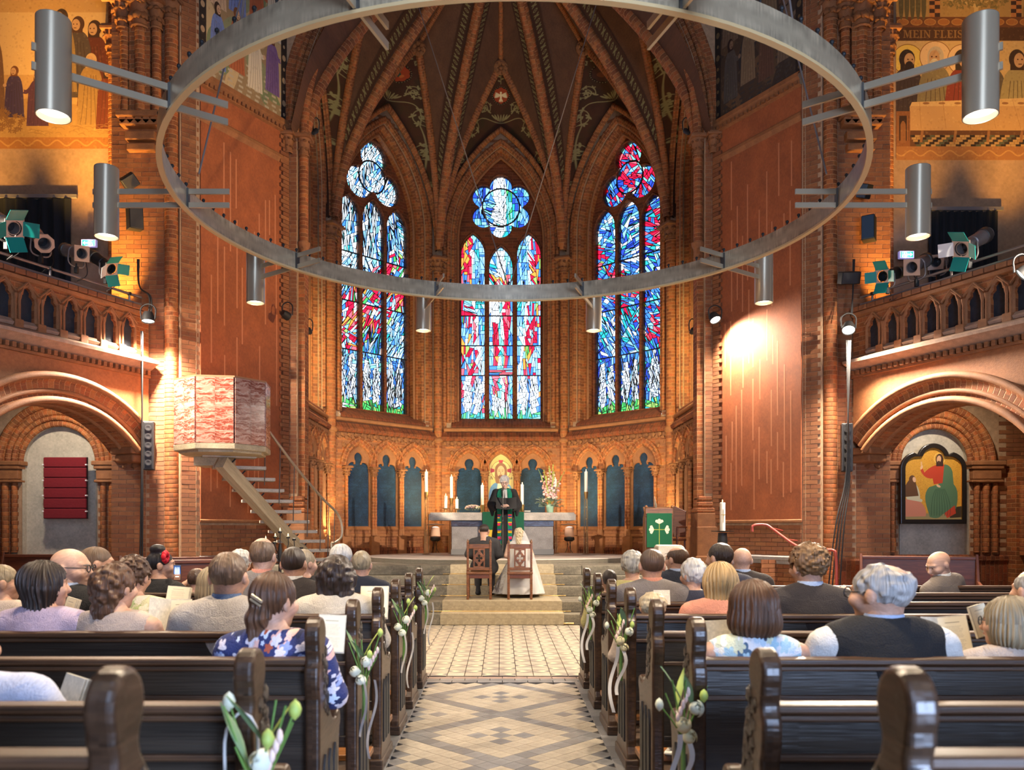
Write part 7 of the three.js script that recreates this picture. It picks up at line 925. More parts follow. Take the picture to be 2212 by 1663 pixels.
// posies tied to pew ends
function posy(label, s, row, o = {}) {
  const { x = 0, y = 0.72, z = 0.05, big = 1, seed = 1, tone = 0 } = o, t = thing('pew_posy', label, 'posy', [s * (EDGE[s] - 0.04) + x, y, -ROWS[row] + z], s > 0 ? 0.3 : -0.3), rr = rngOf(700 + seed);
  for (let k = 0; k < 9; k++) { const a = k * 2.4, tip = V3(0.09 * cos(a) * big, (0.05 + 0.14 * rr()) * big, 0.06 * sin(a) * big); part(t, 'stem', tube([V3(0.008 * cos(a), -0.26, 0.008 * sin(a)), V3(0.014 * cos(a), -0.06, 0.012 * sin(a)), tip], 0.0035, 5), M.stemGreen);
    if (k < 3) { const f = part(t, 'rose', roseGeo(0.036 * big, 12), tone ? [M.petalCream, M.petalWhite][k % 2] : M.petalWhite); f.position.copy(V3([-0.03, 0.03, 0.0][k], [0.0, 0.05, -0.05][k] * big, 0.05)); f.rotation.set(1.0, k, 0.2); } else if (k < 6) { const f = part(t, 'bud', budGeo(0.016 * big), k % 2 ? M.lime : M.petalWhite); f.position.copy(tip); } else { const f = part(t, 'leaf', leafGeo(0.16 * big, 0.035), k % 2 ? M.lime : M.leafGreen); f.position.copy(tip).multiplyScalar(0.4); f.rotation.set(0.4, -a, 0.3 * cos(a), 'YXZ'); } }
  for (let k = 0; k < 5; k++) { const f = part(t, 'astilbe_plume', budGeo(0.008 * big), M.petalBlush); f.position.set(-s * 0.05 + 0.012 * k, (0.02 + k * 0.022) * big, 0.045); f.scale.set(1, 1.6, 1); }
  part(t, 'glass_tube', lathe([[0, -0.28], [0.02, -0.275], [0.023, -0.08], [0.022, -0.08]], 12, 0), M.glassTube); for (const k of [0, 1]) part(t, 'ribbon', patch((u, v) => [-s * (0.02 + 0.05 * k) + (v - 0.5) * 0.018 + 0.025 * sin(u * 5 + k), -0.04 - u * (0.30 + 0.1 * k), 0.04 + 0.02 * sin(u * 6 + k * 2) + 0.01 * v], 14, 3), M.ribbon); return t;
}
posy('large posy with white roses on the end of the second pew, left of the aisle', -1, 1, { y: 0.78, x: -0.0, z: 0.12, big: 1.25, seed: 1 }); posy('posy with long white ribbon on the left pew end beside the woman in floral blouse', -1, 3, { y: 0.78, seed: 2 }); posy('white posy on the left pew end beside the standing booklet', -1, 5, { y: 0.80, seed: 3 }); posy('farthest small posy on the left front pew end', -1, 7, { y: 0.86, seed: 4 });
posy('posy of yellowish roses with ribbon on the right pew end beside the brown-haired woman', 1, 2, { y: 0.72, seed: 5, tone: 1, big: 1.15 }); posy('green posy with white bow on the right pew end beside the blond child', 1, 4, { y: 0.82, seed: 6, tone: 1 }); posy('posy with thin ribbon on the right front pew end', 1, 6, { y: 0.84, seed: 7 }); posy('green buds hanging on a ribbon loop at the bottom right pew end', 1, 0, { y: 0.83, x: -0.06, z: 0.12, seed: 8, big: 0.9 });
for (const [s, row, l] of [[-1, 1, 'white ribbon loop over the left pew end with the large posy'], [1, 0, 'white ribbon loop over the nearest right pew end']]) { const t = thing('ribbon_loop', l, 'ribbon', [s * (EDGE[s] + 0.03), row ? 0.965 : 1.05, -ROWS[row]]); part(t, 'ribbon', [tube([V3(-0.045, -0.24, 0.07), V3(-0.042, -0.06, 0.06), V3(0, -0.01, 0.055), V3(0.042, -0.05, 0.06), V3(0.045, -0.30, 0.07)], 0.005, 6)], M.ribbon); }
{ const t = thing('handbag', 'pale fabric bag leaning at the left pew ends on the aisle floor', 'bag', [-0.66, 0, -3.85], 0.3); part(t, 'bag_body', extrude(poly([[-0.09, 0], [0.09, 0], [0.06, 0.2], [0.0, 0.23], [-0.07, 0.19]]), 0.08, 0.02, 2).translate(0, 0, -0.04), std({ map: metre(clothMap, 0.1, 0.1), color: rgb(0.55, 0.47, 0.36), roughness: 0.9 })); part(t, 'handle', tube([V3(-0.04, 0.19, 0), V3(-0.02, 0.28, 0), V3(0.02, 0.28, 0), V3(0.04, 0.2, 0)], 0.006, 6), M.ribbon); }
{ const t = thing('child_shoe', 'small white shoe with blue trim under the right pews', 'shoe', [1.02, 0.18, -4.85], -0.4); part(t, 'sole', rbox(0.07, 0.02, 0.18, 0, 0.01, 0, 0.008), M.white); part(t, 'upper', tf(ball(0.04, 0, 0, 0, 12), [0, 0.04, -0.02], [0, 0, 0], [0.8, 0.8, 2]), M.white); part(t, 'trim', box(0.05, 0.03, 0.05, 0, 0.06, 0.05), std({ color: rgb(0.03, 0.06, 0.2) })); }
// printed orders of service
const printTex = canvasTex(256, 360, (x, w, h) => { x.fillStyle = '#efe6cf'; x.fillRect(0, 0, w, h); x.fillStyle = '#8d8474'; const r = rngOf(9); for (let k = 0; k < 17; k++) { const a = 40 + 20 * r(), b = w - 40 - 30 * r(), y = 90 + k * 13 + (k > 8 ? 14 : 0); for (let q = a; q < b; q += 9) x.fillRect(q, y, 3 + 5 * r(), 3); } x.fillRect(60, 50, 130, 6); });
const printM = std({ map: printTex, roughness: 0.9, color: rgb(0.88, 0.85, 0.76) });
function booklet(label, px, py, d, w, h, o = {}) { const { tilt = -0.25, turn = 0, roll = 0, open = false, print = true } = o, t = thing('booklet', label, 'booklet', at(px, py, d)); t.rotation.set(tilt, turn, roll, 'YXZ'); const leaf = (s, a, n) => { const g = new RoundedBoxGeometry(w, h, 0.0035, 1, 0.001); g.translate(s * w / 2, 0, 0); g.rotateY(a); return part(t, n, g, M.paper); };
  if (open) { leaf(1, -0.25, 'page'); leaf(-1, 0.5, 'page'); part(t, 'printed_page', new THREE.PlaneGeometry(w * 0.94, h * 0.94).translate(w / 2, 0, 0.003).rotateY(-0.25), printM); } else { for (let k = 0; k < 3; k++) { const m = leaf(1, 0.09 * k, 'page'); m.position.set(-w / 2, 0, -0.003 - 0.003 * k); } if (print) part(t, 'printed_page', new THREE.PlaneGeometry(w * 0.94, h * 0.94).translate(0, 0, 0.0022), printM); } return t; }
booklet('large open booklet at the left picture edge beside the white shirt', 142, 1518, 2.95, 0.115, 0.2, { tilt: -0.3, turn: -0.5, roll: -0.12, print: false }); booklet('booklet behind the floral blouse, standing by the pew end', 716, 1368, 3.75, 0.125, 0.175, { tilt: -0.25, turn: 0.15, roll: -0.06 }); booklet('white printed sheet beside the cream jacket at the left', 808, 1300, 5.5, 0.19, 0.22, { tilt: -0.3 }); booklet('open booklet between the beige blouse and the beige jacket', 366, 1330, 4.62, 0.12, 0.19, { open: true, turn: 0.3, roll: -0.06, print: true }); booklet('booklet resting on the rail left of the beige jacket', 384, 1286, 5.3, 0.15, 0.12, { roll: -0.08 }); booklet('booklet held in front of the lilac blouse', 148, 1318, 4.75, 0.10, 0.15, { roll: -0.15, turn: -0.5 }); booklet('booklet of the child at the far left edge', 16, 1272, 5.5, 0.13, 0.12, { roll: -0.15, print: false });
booklet('white booklet left of the brown bob on the right', 1546, 1372, 3.8, 0.145, 0.14, { roll: 0.05, print: false }); booklet('open printed booklet beside the man in the black waistcoat', 2030, 1376, 3.85, 0.135, 0.19, { open: true, turn: 0.1, roll: 0.05 }); booklet('booklet held by the woman with blond bob at the right edge', 2120, 1340, 3.85, 0.13, 0.15, { roll: 0.12, turn: 0.5 }); booklet('booklet above the curls of the blond child', 1430, 1290, 5.5, 0.11, 0.10, { print: false }); booklet('narrow white booklet in front of the white-haired woman', 1497, 1284, 6.35, 0.09, 0.16, { roll: 0.06, print: false });
{ const t = thing('pink_scarf', 'pale pink cloth draped over the pew rail right of the curly young man', 'scarf', at(1822, 1274, 5.9)); part(t, 'cloth', patch((u, v) => [0.2 * (u - 0.5), 0.03 * sin(PI * u) - 0.09 * abs(v - 0.35) + 0.008 * sin(u * 25), 0.16 * (v - 0.5)], 24, 8), std({ color: rgb(0.72, 0.46, 0.38), roughness: 0.9 })); }
// ---------- people ----------
// naive surface nets: a smooth closed skin where f = 0
function skinOf(f, lo, hi, c, uvf) {
  const nx = Math.ceil((hi[0] - lo[0]) / c) + 1, ny = Math.ceil((hi[1] - lo[1]) / c) + 1, nz = Math.ceil((hi[2] - lo[2]) / c) + 1, v = new Float32Array(nx * ny * nz), id = (i, j, k) => (k * ny + j) * nx + i;
  for (let k = 0; k < nz; k++) for (let j = 0; j < ny; j++) for (let i = 0; i < nx; i++) v[id(i, j, k)] = f(lo[0] + i * c, lo[1] + j * c, lo[2] + k * c);
  const vi = new Int32Array(nx * ny * nz).fill(-1), P = [], idx = [];
  for (let k = 0; k < nz - 1; k++) for (let j = 0; j < ny - 1; j++) for (let i = 0; i < nx - 1; i++) {
    let m = 0, sx = 0, sy = 0, sz = 0, n = 0; for (let q = 0; q < 8; q++) if (v[id(i + (q & 1), j + ((q >> 1) & 1), k + (q >> 2))] < 0) m |= 1 << q; if (m === 0 || m === 255) continue;
    for (let a = 0; a < 8; a++) for (const b of [a ^ 1, a ^ 2, a ^ 4]) { if (b < a || ((m >> a) & 1) === ((m >> b) & 1)) continue; const va = v[id(i + (a & 1), j + ((a >> 1) & 1), k + (a >> 2))], vb = v[id(i + (b & 1), j + ((b >> 1) & 1), k + (b >> 2))], t = va / (va - vb); sx += lerp(a & 1, b & 1, t); sy += lerp((a >> 1) & 1, (b >> 1) & 1, t); sz += lerp(a >> 2, b >> 2, t); n++; }
    vi[id(i, j, k)] = P.length / 3; P.push(lo[0] + (i + sx / n) * c, lo[1] + (j + sy / n) * c, lo[2] + (k + sz / n) * c);
  }
  const quad = (a, b, d, e, flip) => { if (a < 0 || b < 0 || d < 0 || e < 0) return; flip ? idx.push(a, e, d, a, d, b) : idx.push(a, b, d, a, d, e); };
  for (let k = 1; k < nz - 1; k++) for (let j = 1; j < ny - 1; j++) for (let i = 1; i < nx - 1; i++) {
    const s = v[id(i, j, k)] < 0;
    if (s !== v[id(i + 1, j, k)] < 0) quad(vi[id(i, j - 1, k - 1)], vi[id(i, j, k - 1)], vi[id(i, j, k)], vi[id(i, j - 1, k)], !s);
    if (s !== v[id(i, j + 1, k)] < 0) quad(vi[id(i - 1, j, k - 1)], vi[id(i - 1, j, k)], vi[id(i, j, k)], vi[id(i, j, k - 1)], !s);
    if (s !== v[id(i, j, k + 1)] < 0) quad(vi[id(i - 1, j - 1, k)], vi[id(i, j - 1, k)], vi[id(i, j, k)], vi[id(i - 1, j, k)], !s);
  }
  const N = new Float32Array(P.length), U = new Float32Array(P.length / 3 * 2), e = c * 0.5;
  for (let i = 0; i < P.length; i += 3) { const x = P[i], y = P[i + 1], z = P[i + 2]; let a = f(x + e, y, z) - f(x - e, y, z), b = f(x, y + e, z) - f(x, y - e, z), d = f(x, y, z + e) - f(x, y, z - e); const l = hyp(a, b, d) || 1; N[i] = a / l; N[i + 1] = b / l; N[i + 2] = d / l; const q = uvf ? uvf(x, y, z) : [x + 0.3 * z, y + 0.5 * z]; U[i / 3 * 2] = q[0]; U[i / 3 * 2 + 1] = q[1]; }
  const g = new THREE.BufferGeometry(); g.setAttribute('position', new THREE.Float32BufferAttribute(P, 3)); g.setAttribute('normal', new THREE.BufferAttribute(N, 3)); g.setAttribute('uv', new THREE.BufferAttribute(U, 2)); g.setIndex(idx); return g;
}
const smin = (a, b, k) => { const h = max(k - abs(a - b), 0) / k; return min(a, b) - h * h * k * 0.25; };
const cap = (x, y, z, a, b, r0, r1) => { const bx = b[0] - a[0], by = b[1] - a[1], bz = b[2] - a[2], px = x - a[0], py = y - a[1], pz = z - a[2], t = clamp((px * bx + py * by + pz * bz) / (bx * bx + by * by + bz * bz + 1e-9), 0, 1); return hyp(px - bx * t, py - by * t, pz - bz * t) - lerp(r0, r1 ?? r0, t); };
const ell = (x, y, z, c, r) => { const q = hyp((x - c[0]) / r[0], (y - c[1]) / r[1], (z - c[2]) / r[2]); return (q - 1) * min(r[0], r[1], r[2]); };
// head in its own axes: origin between the ears, face towards -z
function headF(x, y, z) {
  const ax = abs(x); let d = ell(x, y, z, [0, 0.028, 0.014], [0.076, 0.090, 0.097]);
  d = smin(d, ell(x, y, z, [0, -0.045, -0.030], [0.058, 0.070, 0.062]), 0.05); d = smin(d, cap(x, y, z, [0, -0.098, -0.062], [0, -0.09, -0.03], 0.024, 0.035), 0.03);
  d = smin(d, cap(x, y, z, [0, 0.004, -0.086], [0, -0.034, -0.104], 0.010, 0.015), 0.014); d = smin(d, cap(ax, y, z, [0, 0.022, -0.082], [0.045, 0.024, -0.070], 0.011, 0.008), 0.02);
  d = -smin(-d, ell(ax, y, z, [0.032, 0.004, -0.096], [0.017, 0.012, 0.014]), 0.012); d = smin(d, ell(ax, y, z, [0.031, 0.003, -0.076], [0.013, 0.011, 0.011]), 0.003); d = smin(d, cap(ax, y, z, [0, -0.062, -0.090], [0.022, -0.063, -0.082], 0.008, 0.005), 0.01);
  d = smin(d, cap(ax, y, z, [0.05, -0.028, -0.062], [0.05, -0.03, -0.05], 0.02), 0.03); d = smin(d, ell(ax, y, z, [0.079, -0.008, 0.016], [0.011, 0.033, 0.020]), 0.008);
  return smin(d, cap(x, y, z, [0, -0.07, 0.022], [0, -0.19, 0.034], 0.050, 0.056), 0.035);
}
const HEAD = {}; const headGeo = (q) => HEAD[q] ??= plain(skinOf(headF, [-0.11, -0.2, -0.14], [0.11, 0.14, 0.14], q ? 0.0055 : 0.009));
const faceCut = (x, y, z) => ell(x, y, z, [0, -0.035, -0.115], [0.080, 0.100, 0.085]);
const earCut = (x, y, z) => ell(abs(x), y, z, [0.085, -0.025, 0.008], [0.03, 0.042, 0.026]);
const HAIR = {
  short: [(x, y, z) => max(ell(x, y, z, [0, 0.032, 0.016], [0.083, 0.096, 0.104]) + 0.004 * noise3(x * 90, y * 60, z * 90), -faceCut(x, y, z), -earCut(x, y, z), -0.062 - y + 0.3 * max(0, -z)), [0.1, -0.08, 0.14]],
  crop: [(x, y, z) => max(ell(x, y, z, [0, 0.030, 0.015], [0.079, 0.0935, 0.1005]), -faceCut(x, y, z), -earCut(x, y, z), -0.055 - y + 0.35 * max(0, -z)), [0.1, -0.08, 0.14]],
  fringe: [(x, y, z) => max(ell(x, y, z, [0, 0.030, 0.016], [0.083, 0.094, 0.103]) + 0.003 * noise3(x * 90, y * 60, z * 90), -ell(x, y, z, [0, 0.13, -0.03], [0.078, 0.085, 0.115]), -faceCut(x, y, z), -earCut(x, y, z), -0.06 - y + 0.3 * max(0, -z)), [0.1, -0.08, 0.14]],
  crown: [(x, y, z) => max(ell(x, y, z, [0, 0.030, 0.016], [0.086, 0.097, 0.106]) + 0.014 * noise3(x * 50, y * 50, z * 50) - 0.006, -ell(x, y, z, [0.01, 0.125, 0.06], [0.042, 0.05, 0.05]), -faceCut(x, y, z), -earCut(x, y, z), -0.085 - y + 0.35 * max(0, -z)), [0.12, -0.12, 0.16]],
  fluffy: [(x, y, z) => max(ell(x, y, z, [0, 0.034, 0.018], [0.098, 0.108, 0.116]) + 0.016 * noise3(x * 45, y * 45, z * 45) - 0.006, -faceCut(x, y + 0.01, z + 0.01), -0.07 - y + 0.3 * max(0, -z)), [0.12, -0.1, 0.16]],
  curly: [(x, y, z) => max(ell(x, y, z, [0, 0.040, 0.016], [0.096, 0.108, 0.112]) + 0.022 * noise3(x * 60, y * 60, z * 60) - 0.010, -faceCut(x, y, z), -earCut(x, y - 0.01, z), -0.06 - y + 0.3 * max(0, -z)), [0.12, -0.09, 0.16]],
  bob: [(x, y, z) => max(smin(ell(x, y, z, [0, 0.022, 0.016], [0.100, 0.108, 0.115]), ell(x, y, z, [0, -0.07, 0.028], [0.108, 0.075, 0.10]), 0.05) + 0.004 * sin(Math.atan2(x, z) * 34 + 5 * noise3(x * 20, y * 9, z * 20)), -faceCut(x, y, z), -0.125 - y), [0.13, -0.14, 0.16]],
  long: [(x, y, z) => max(smin(ell(x, y, z, [0, 0.026, 0.016], [0.094, 0.104, 0.112]), cap(x * 0.82, y, z * 1.25, [0, -0.03, 0.03], [0, -0.27, 0.062], 0.082, 0.070), 0.06) + 0.005 * sin(Math.atan2(x, z) * 30 + 6 * noise3(x * 18, y * 7, z * 18)), -faceCut(x, y, z), -faceCut(x, y + 0.1, z + 0.02), -0.33 - y), [0.14, -0.36, 0.18]],
  wavy: [(x, y, z) => max(smin(ell(x, y, z, [0, 0.026, 0.016], [0.100, 0.108, 0.115]), cap(x * 0.76, y, z * 1.2, [0, -0.03, 0.035], [0, -0.23, 0.055], 0.088, 0.075), 0.06) + 0.020 * noise3(x * 34, y * 34, z * 34) - 0.009, -faceCut(x, y, z), -faceCut(x, y + 0.1, z + 0.02), -0.3 - y), [0.16, -0.33, 0.18]],
  updo: [(x, y, z) => { let d = max(ell(x, y, z, [0, 0.034, 0.016], [0.092, 0.104, 0.110]), -faceCut(x, y, z), -0.07 - y + 0.3 * max(0, -z)); d = smin(d, ell(x, y, z, [0.0, 0.02, 0.09], [0.07, 0.065, 0.05]), 0.04); d = smin(d, cap(x * 0.8, y, z, [0.0, -0.05, 0.075], [-0.01, -0.24, 0.085], 0.055, 0.036), 0.04); return d + 0.020 * noise3(x * 48 + 3, y * 40, z * 48) - 0.009; }, [0.13, -0.31, 0.18]],
  tail: [(x, y, z) => { let d = max(ell(x, y, z, [0, 0.032, 0.016], [0.088, 0.100, 0.108]), -faceCut(x, y, z), -earCut(x, y, z), -0.08 - y + 0.3 * max(0, -z)); d = smin(d, ell(x, y, z, [-0.01, -0.06, 0.095], [0.055, 0.04, 0.04]), 0.03); return smin(d, cap(x, y, z, [-0.02, -0.08, 0.085], [-0.03, -0.27, 0.09], 0.042, 0.034), 0.02) + 0.004 * sin(Math.atan2(x, z) * 26 + 6 * noise3(x * 20, y * 8, z * 20)); }, [0.12, -0.32, 0.18]],
  bun: [(x, y, z) => smin(max(ell(x, y, z, [0, 0.030, 0.015], [0.081, 0.095, 0.102]), -faceCut(x, y, z), -earCut(x, y, z), -0.06 - y + 0.3 * max(0, -z)), smin(ell(x, y, z, [0, 0.135, 0.03], [0.062, 0.045, 0.06]), ell(x, y, z, [0, 0.0, 0.10], [0.05, 0.045, 0.03]), 0.02), 0.02), [0.11, -0.09, 0.16]],
};
const HG = {}; const hairGeo = (k, fine) => HG[k + fine] ??= skinOf(HAIR[k][0], [-HAIR[k][1][0], HAIR[k][1][1] - 0.02, -0.14], [HAIR[k][1][0], 0.2, HAIR[k][1][2]], fine ? 0.0055 : 0.009, (x, y, z) => [Math.atan2(x, z) * 0.09, y]);
// one hand, wrist at the origin, fingers along -z, palm down, thumb towards +x
function handF(curl) { const seg = (x, y, z, bx, len, r, c) => { let d = 1, p = [bx, 0, -0.085], a = -0.15; for (let k = 0; k < 3; k++) { const l = len * [0.45, 0.32, 0.23][k]; a -= c * [0.5, 0.9, 0.7][k]; const q = [p[0] * 1.02, p[1] + l * sin(a), p[2] - l * cos(a)]; d = min(d, cap(x, y, z, p, q, r * (1 - 0.1 * k), r * (0.92 - 0.1 * k))); p = q; } return d; };
  return (x, y, z) => { let d = ell(x, y, z, [0, 0, -0.048], [0.041, 0.015, 0.052]); d = smin(d, cap(x, y, z, [0, 0, 0.03], [0, 0, -0.02], 0.026, 0.028), 0.02); [[-0.031, 0.06, 0.0075], [-0.011, 0.075, 0.0085], [0.010, 0.08, 0.009], [0.030, 0.072, 0.0085]].forEach(([b, l, r]) => { d = smin(d, seg(x, y, z, b, l, r, curl), 0.006); }); return smin(d, min(cap(x, y, z, [0.03, 0, -0.03], [0.058, -0.012, -0.062], 0.014, 0.011), cap(x, y, z, [0.058, -0.012, -0.062], [0.060, -0.026, -0.092], 0.0105, 0.008)), 0.014); }; }
const handGeo = plain(skinOf(handF(0.75), [-0.07, -0.1, -0.19], [0.09, 0.04, 0.06], 0.005)), handFlip = (() => { const g = handGeo.clone(), p = g.attributes.position, n = g.attributes.normal; for (let i = 0; i < p.count; i++) { p.setX(i, -p.getX(i)); n.setX(i, -n.getX(i)); } for (let i = 0; i < p.count; i += 3) for (const a of [p, n]) { const t = [a.getX(i), a.getY(i), a.getZ(i)]; a.setXYZ(i, a.getX(i + 1), a.getY(i + 1), a.getZ(i + 1)); a.setXYZ(i + 1, ...t); } return g; })();
// seated body: origin on the floor under the hips, facing -z; seat at 0.45
const ARMS = { rest: { e: [0.25, 0.76, 0.02], w: [0.10, 0.64, -0.30], hr: [0.1, 0.5, 0] }, read: { e: [0.25, 0.77, -0.02], w: [0.11, 0.80, -0.30], hr: [0.5, 0.35, 0] }, phone: { e: [0.24, 0.82, -0.16], w: [0.08, 1.02, -0.38], hr: [1.2, 0.3, 0] } };
function bodyF(pose, grow, legs, arms) { const A = ARMS[pose]; return (x, y, z) => {
  const ax = abs(x), zz = z * 1.42; let d = cap(x, y, zz, [0, 0.56, 0.0], [0, 0.90, 0.03], 0.145, 0.158); d = smin(d, cap(ax, y, zz, [0.06, 0.53, -0.02], [0.09, 0.53, -0.02], 0.125), 0.08); d = smin(d, cap(ax, y, zz, [0.02, 0.965, 0.03], [0.145, 0.955, 0.02], 0.085, 0.068), 0.06); d = smin(d, cap(ax, y, z, [0.0, 1.025, 0.03], [0.12, 0.99, 0.02], 0.048, 0.04), 0.05);
  if (arms) { d = smin(d, cap(ax, y, z, [0.185, 0.965, 0.015], A.e, 0.058, 0.046), 0.04); d = smin(d, cap(ax, y, z, A.e, A.w, 0.045, 0.030), 0.03); }
  if (legs) { d = smin(d, cap(ax, y, z, [0.10, 0.52, -0.02], [0.11, 0.50, -0.43], 0.088, 0.064), 0.05); d = smin(d, cap(ax, y, z, [0.11, 0.49, -0.43], [0.11, 0.09, -0.40], 0.060, 0.040), 0.03); d = smin(d, cap(ax, y, z, [0.11, 0.05, -0.38], [0.115, 0.035, -0.56], 0.040, 0.034), 0.03); }
  return d - grow; }; }
const BG = {}; const B3 = [[-0.38, 0.0, -0.64], [0.38, 1.14, 0.22]];
const bodySkin = (pose) => BG[pose] ??= merge([skinOf((x, y, z) => { const b = bodyF(pose, -0.004, true, true)(x, y, z); return smin(b, cap(x, y, z, [0, 1.0, 0.03], [0, 1.11, 0.01], 0.054, 0.052), 0.03); }, B3[0], B3[1], 0.021), ...[-1, 1].map((s) => { const A = ARMS[pose]; return tf((s < 0 ? handGeo : handFlip).clone(), [s * A.w[0], A.w[1], A.w[2]], [A.hr[0], s * A.hr[1], 0]); })]);
const CL = {}; const cloth = (kind, pose) => CL[kind + pose] ??= { jacket: () => skinOf((x, y, z) => max(bodyF(pose, 0.018, false, true)(x, y, z), y - 1.085 + 0.9 * max(0, -z - 0.02) * (abs(x) < 0.1 ? 1 : 0)), B3[0], B3[1], 0.018), top: () => skinOf((x, y, z) => max(bodyF(pose, 0.012, false, true)(x, y, z), y - 1.062, (hyp(abs(x) - ARMS[pose].w[0], y - ARMS[pose].w[1], z - ARMS[pose].w[2]) < 0.16 ? 0.16 - hyp(abs(x) - ARMS[pose].w[0], y - ARMS[pose].w[1], z - ARMS[pose].w[2]) : -1)), B3[0], B3[1], 0.018), sleeveless: () => skinOf((x, y, z) => max(bodyF(pose, 0.014, false, false)(x, y, z), y - 1.055 + 0.5 * max(0, abs(x) - 0.13), abs(x) - 0.185), B3[0], B3[1], 0.018), vest: () => skinOf((x, y, z) => max(bodyF(pose, 0.028, false, false)(x, y, z), y - 1.085, abs(x) - 0.19), B3[0], B3[1], 0.018), lower: () => skinOf((x, y, z) => max(bodyF(pose, 0.014, true, false)(x, y, z), y - 0.66, 0.07 - y), B3[0], B3[1], 0.022), shoes: () => skinOf((x, y, z) => max(cap(abs(x), y, z, [0.11, 0.05, -0.38], [0.115, 0.04, -0.57], 0.052, 0.045), -0.004 - y + 0.004), [-0.2, -0.01, -0.66], [0.2, 0.13, -0.3], 0.016) }[kind]();
const collarGeo = lathe([[0.068, 1.052], [0.068, 1.06], [0.062, 1.088], [0.058, 1.088], [0.057, 1.05]], 20, 0);
const skinM = [[0.58, 0.33, 0.23], [0.62, 0.38, 0.28], [0.52, 0.29, 0.20], [0.66, 0.43, 0.33]].map((c) => new THREE.MeshPhysicalMaterial({ color: rgb(...c), roughness: 0.55, map: metre(grainMap, 0.5, 0.5) }));
const hairM = (r, g, b, ro = 0.42) => std({ map: metre(hairMap, 0.16, 0.3), bumpMap: metre(hairBump, 0.12, 0.3), bumpScale: 0.004, color: rgb(r, g, b), roughness: ro });
const HC = { dark: hairM(0.030, 0.016, 0.010), black: hairM(0.012, 0.009, 0.009), brown: hairM(0.085, 0.040, 0.02), auburn: hairM(0.115, 0.050, 0.022), mid: hairM(0.16, 0.095, 0.055), ginger: hairM(0.20, 0.105, 0.042), blond: hairM(0.52, 0.34, 0.15), pale: hairM(0.60, 0.48, 0.30), ash: hairM(0.36, 0.28, 0.17), grey: hairM(0.40, 0.38, 0.36), white: hairM(0.66, 0.64, 0.60), silver: hairM(0.50, 0.46, 0.38), crew: hairM(0.10, 0.055, 0.032) };
const fab = (r, g, b, o = {}) => std({ map: metre(clothMap, 0.08, 0.08), bumpMap: metre(clothBump, 0.35, 0.35), bumpScale: 0.012, color: rgb(r, g, b), roughness: 0.9, ...o });
const printCloth = (bg, cols, n, seed, big = 1) => { const t = canvasTex(512, 512, (x, w, h) => { const r = rngOf(seed); x.fillStyle = bg; x.fillRect(0, 0, w, h); for (let k = 0; k < n; k++) { x.fillStyle = cols[Math.floor(r() * cols.length)]; const cx = w * r(), cy = h * r(), q = (14 + 30 * r()) * big; for (let j = 0; j < 5; j++) { x.beginPath(); x.ellipse(cx + q * 0.5 * cos(j * 1.26), cy + q * 0.5 * sin(j * 1.26), q * 0.5, q * 0.34, j * 1.26, 0, 7); x.fill(); } } }, { rep: true }); return std({ map: metre(t, 0.34, 0.34), bumpMap: metre(clothBump, 0.35, 0.35), bumpScale: 0.01, roughness: 0.88 }); };
const FAB = { lilac: fab(0.52, 0.40, 0.50), charcoal: fab(0.045, 0.043, 0.045), black: fab(0.014, 0.013, 0.014), beige: fab(0.52, 0.41, 0.34), jacketBeige: fab(0.46, 0.41, 0.36), greySuit: fab(0.20, 0.175, 0.165), navy: fab(0.022, 0.026, 0.042), darkSuit: fab(0.034, 0.026, 0.025), cream: fab(0.58, 0.52, 0.42), blueLitShirt: fab(0.62, 0.66, 0.82), white: fab(0.72, 0.70, 0.66), lightBlue: fab(0.45, 0.55, 0.75), blueShirt: fab(0.10, 0.16, 0.30), coral: fab(0.72, 0.30, 0.20), yellow: fab(0.66, 0.58, 0.24), purple: fab(0.10, 0.06, 0.34), sand: fab(0.55, 0.45, 0.38), taupe: fab(0.16, 0.13, 0.11), floral: printCloth('#2b3363', ['#d8cfd6', '#e3b3a6', '#c7d0e2', '#1c2448', '#b0563e', '#8d9ac4'], 110, 51), floralB: printCloth('#d3d6dc', ['#9fc0cf', '#c7cbb0', '#46627e', '#e6e0d0', '#b5c9d8', '#2d3d52'], 60, 52, 1.5), pastel: printCloth('#c9c39a', ['#d3a29a', '#a9b27a', '#e2d9c0'], 90, 53), pin: fab(0.03, 0.032, 0.055) };  // white shirt of the left guest has blue daylight put into its colour
const glassesGeo = merge([tf(new THREE.TorusGeometry(0.021, 0.0028, 6, 18), [-0.033, 0.002, -0.104]), tf(new THREE.TorusGeometry(0.021, 0.0028, 6, 18), [0.033, 0.002, -0.104]), rod(V3(-0.012, 0.006, -0.106), V3(0.012, 0.006, -0.106), 0.0025), rod(V3(-0.054, 0.006, -0.1), V3(-0.083, 0.01, 0.012), 0.0025), rod(V3(0.054, 0.006, -0.1), V3(0.083, 0.01, 0.012), 0.0025)]);
const eyeGeo = merge([-1, 1].map((s) => ball(0.0062, s * 0.032, 0.003, -0.0835, 7))), browGeo = merge([-1, 1].map((s) => rod(V3(s * 0.016, 0.025, -0.094), V3(s * 0.048, 0.024, -0.080), 0.0035, 0.0025, 5))), lipGeo = tf(ball(0.02, 0, 0, 0, 10), [0, -0.063, -0.0935], [0, 0, 0], [1, 0.32, 0.28]);
const lipM = std({ color: rgb(0.42, 0.14, 0.11), roughness: 0.5 }), eyeM = std({ color: rgb(0.03, 0.02, 0.015), roughness: 0.2 });
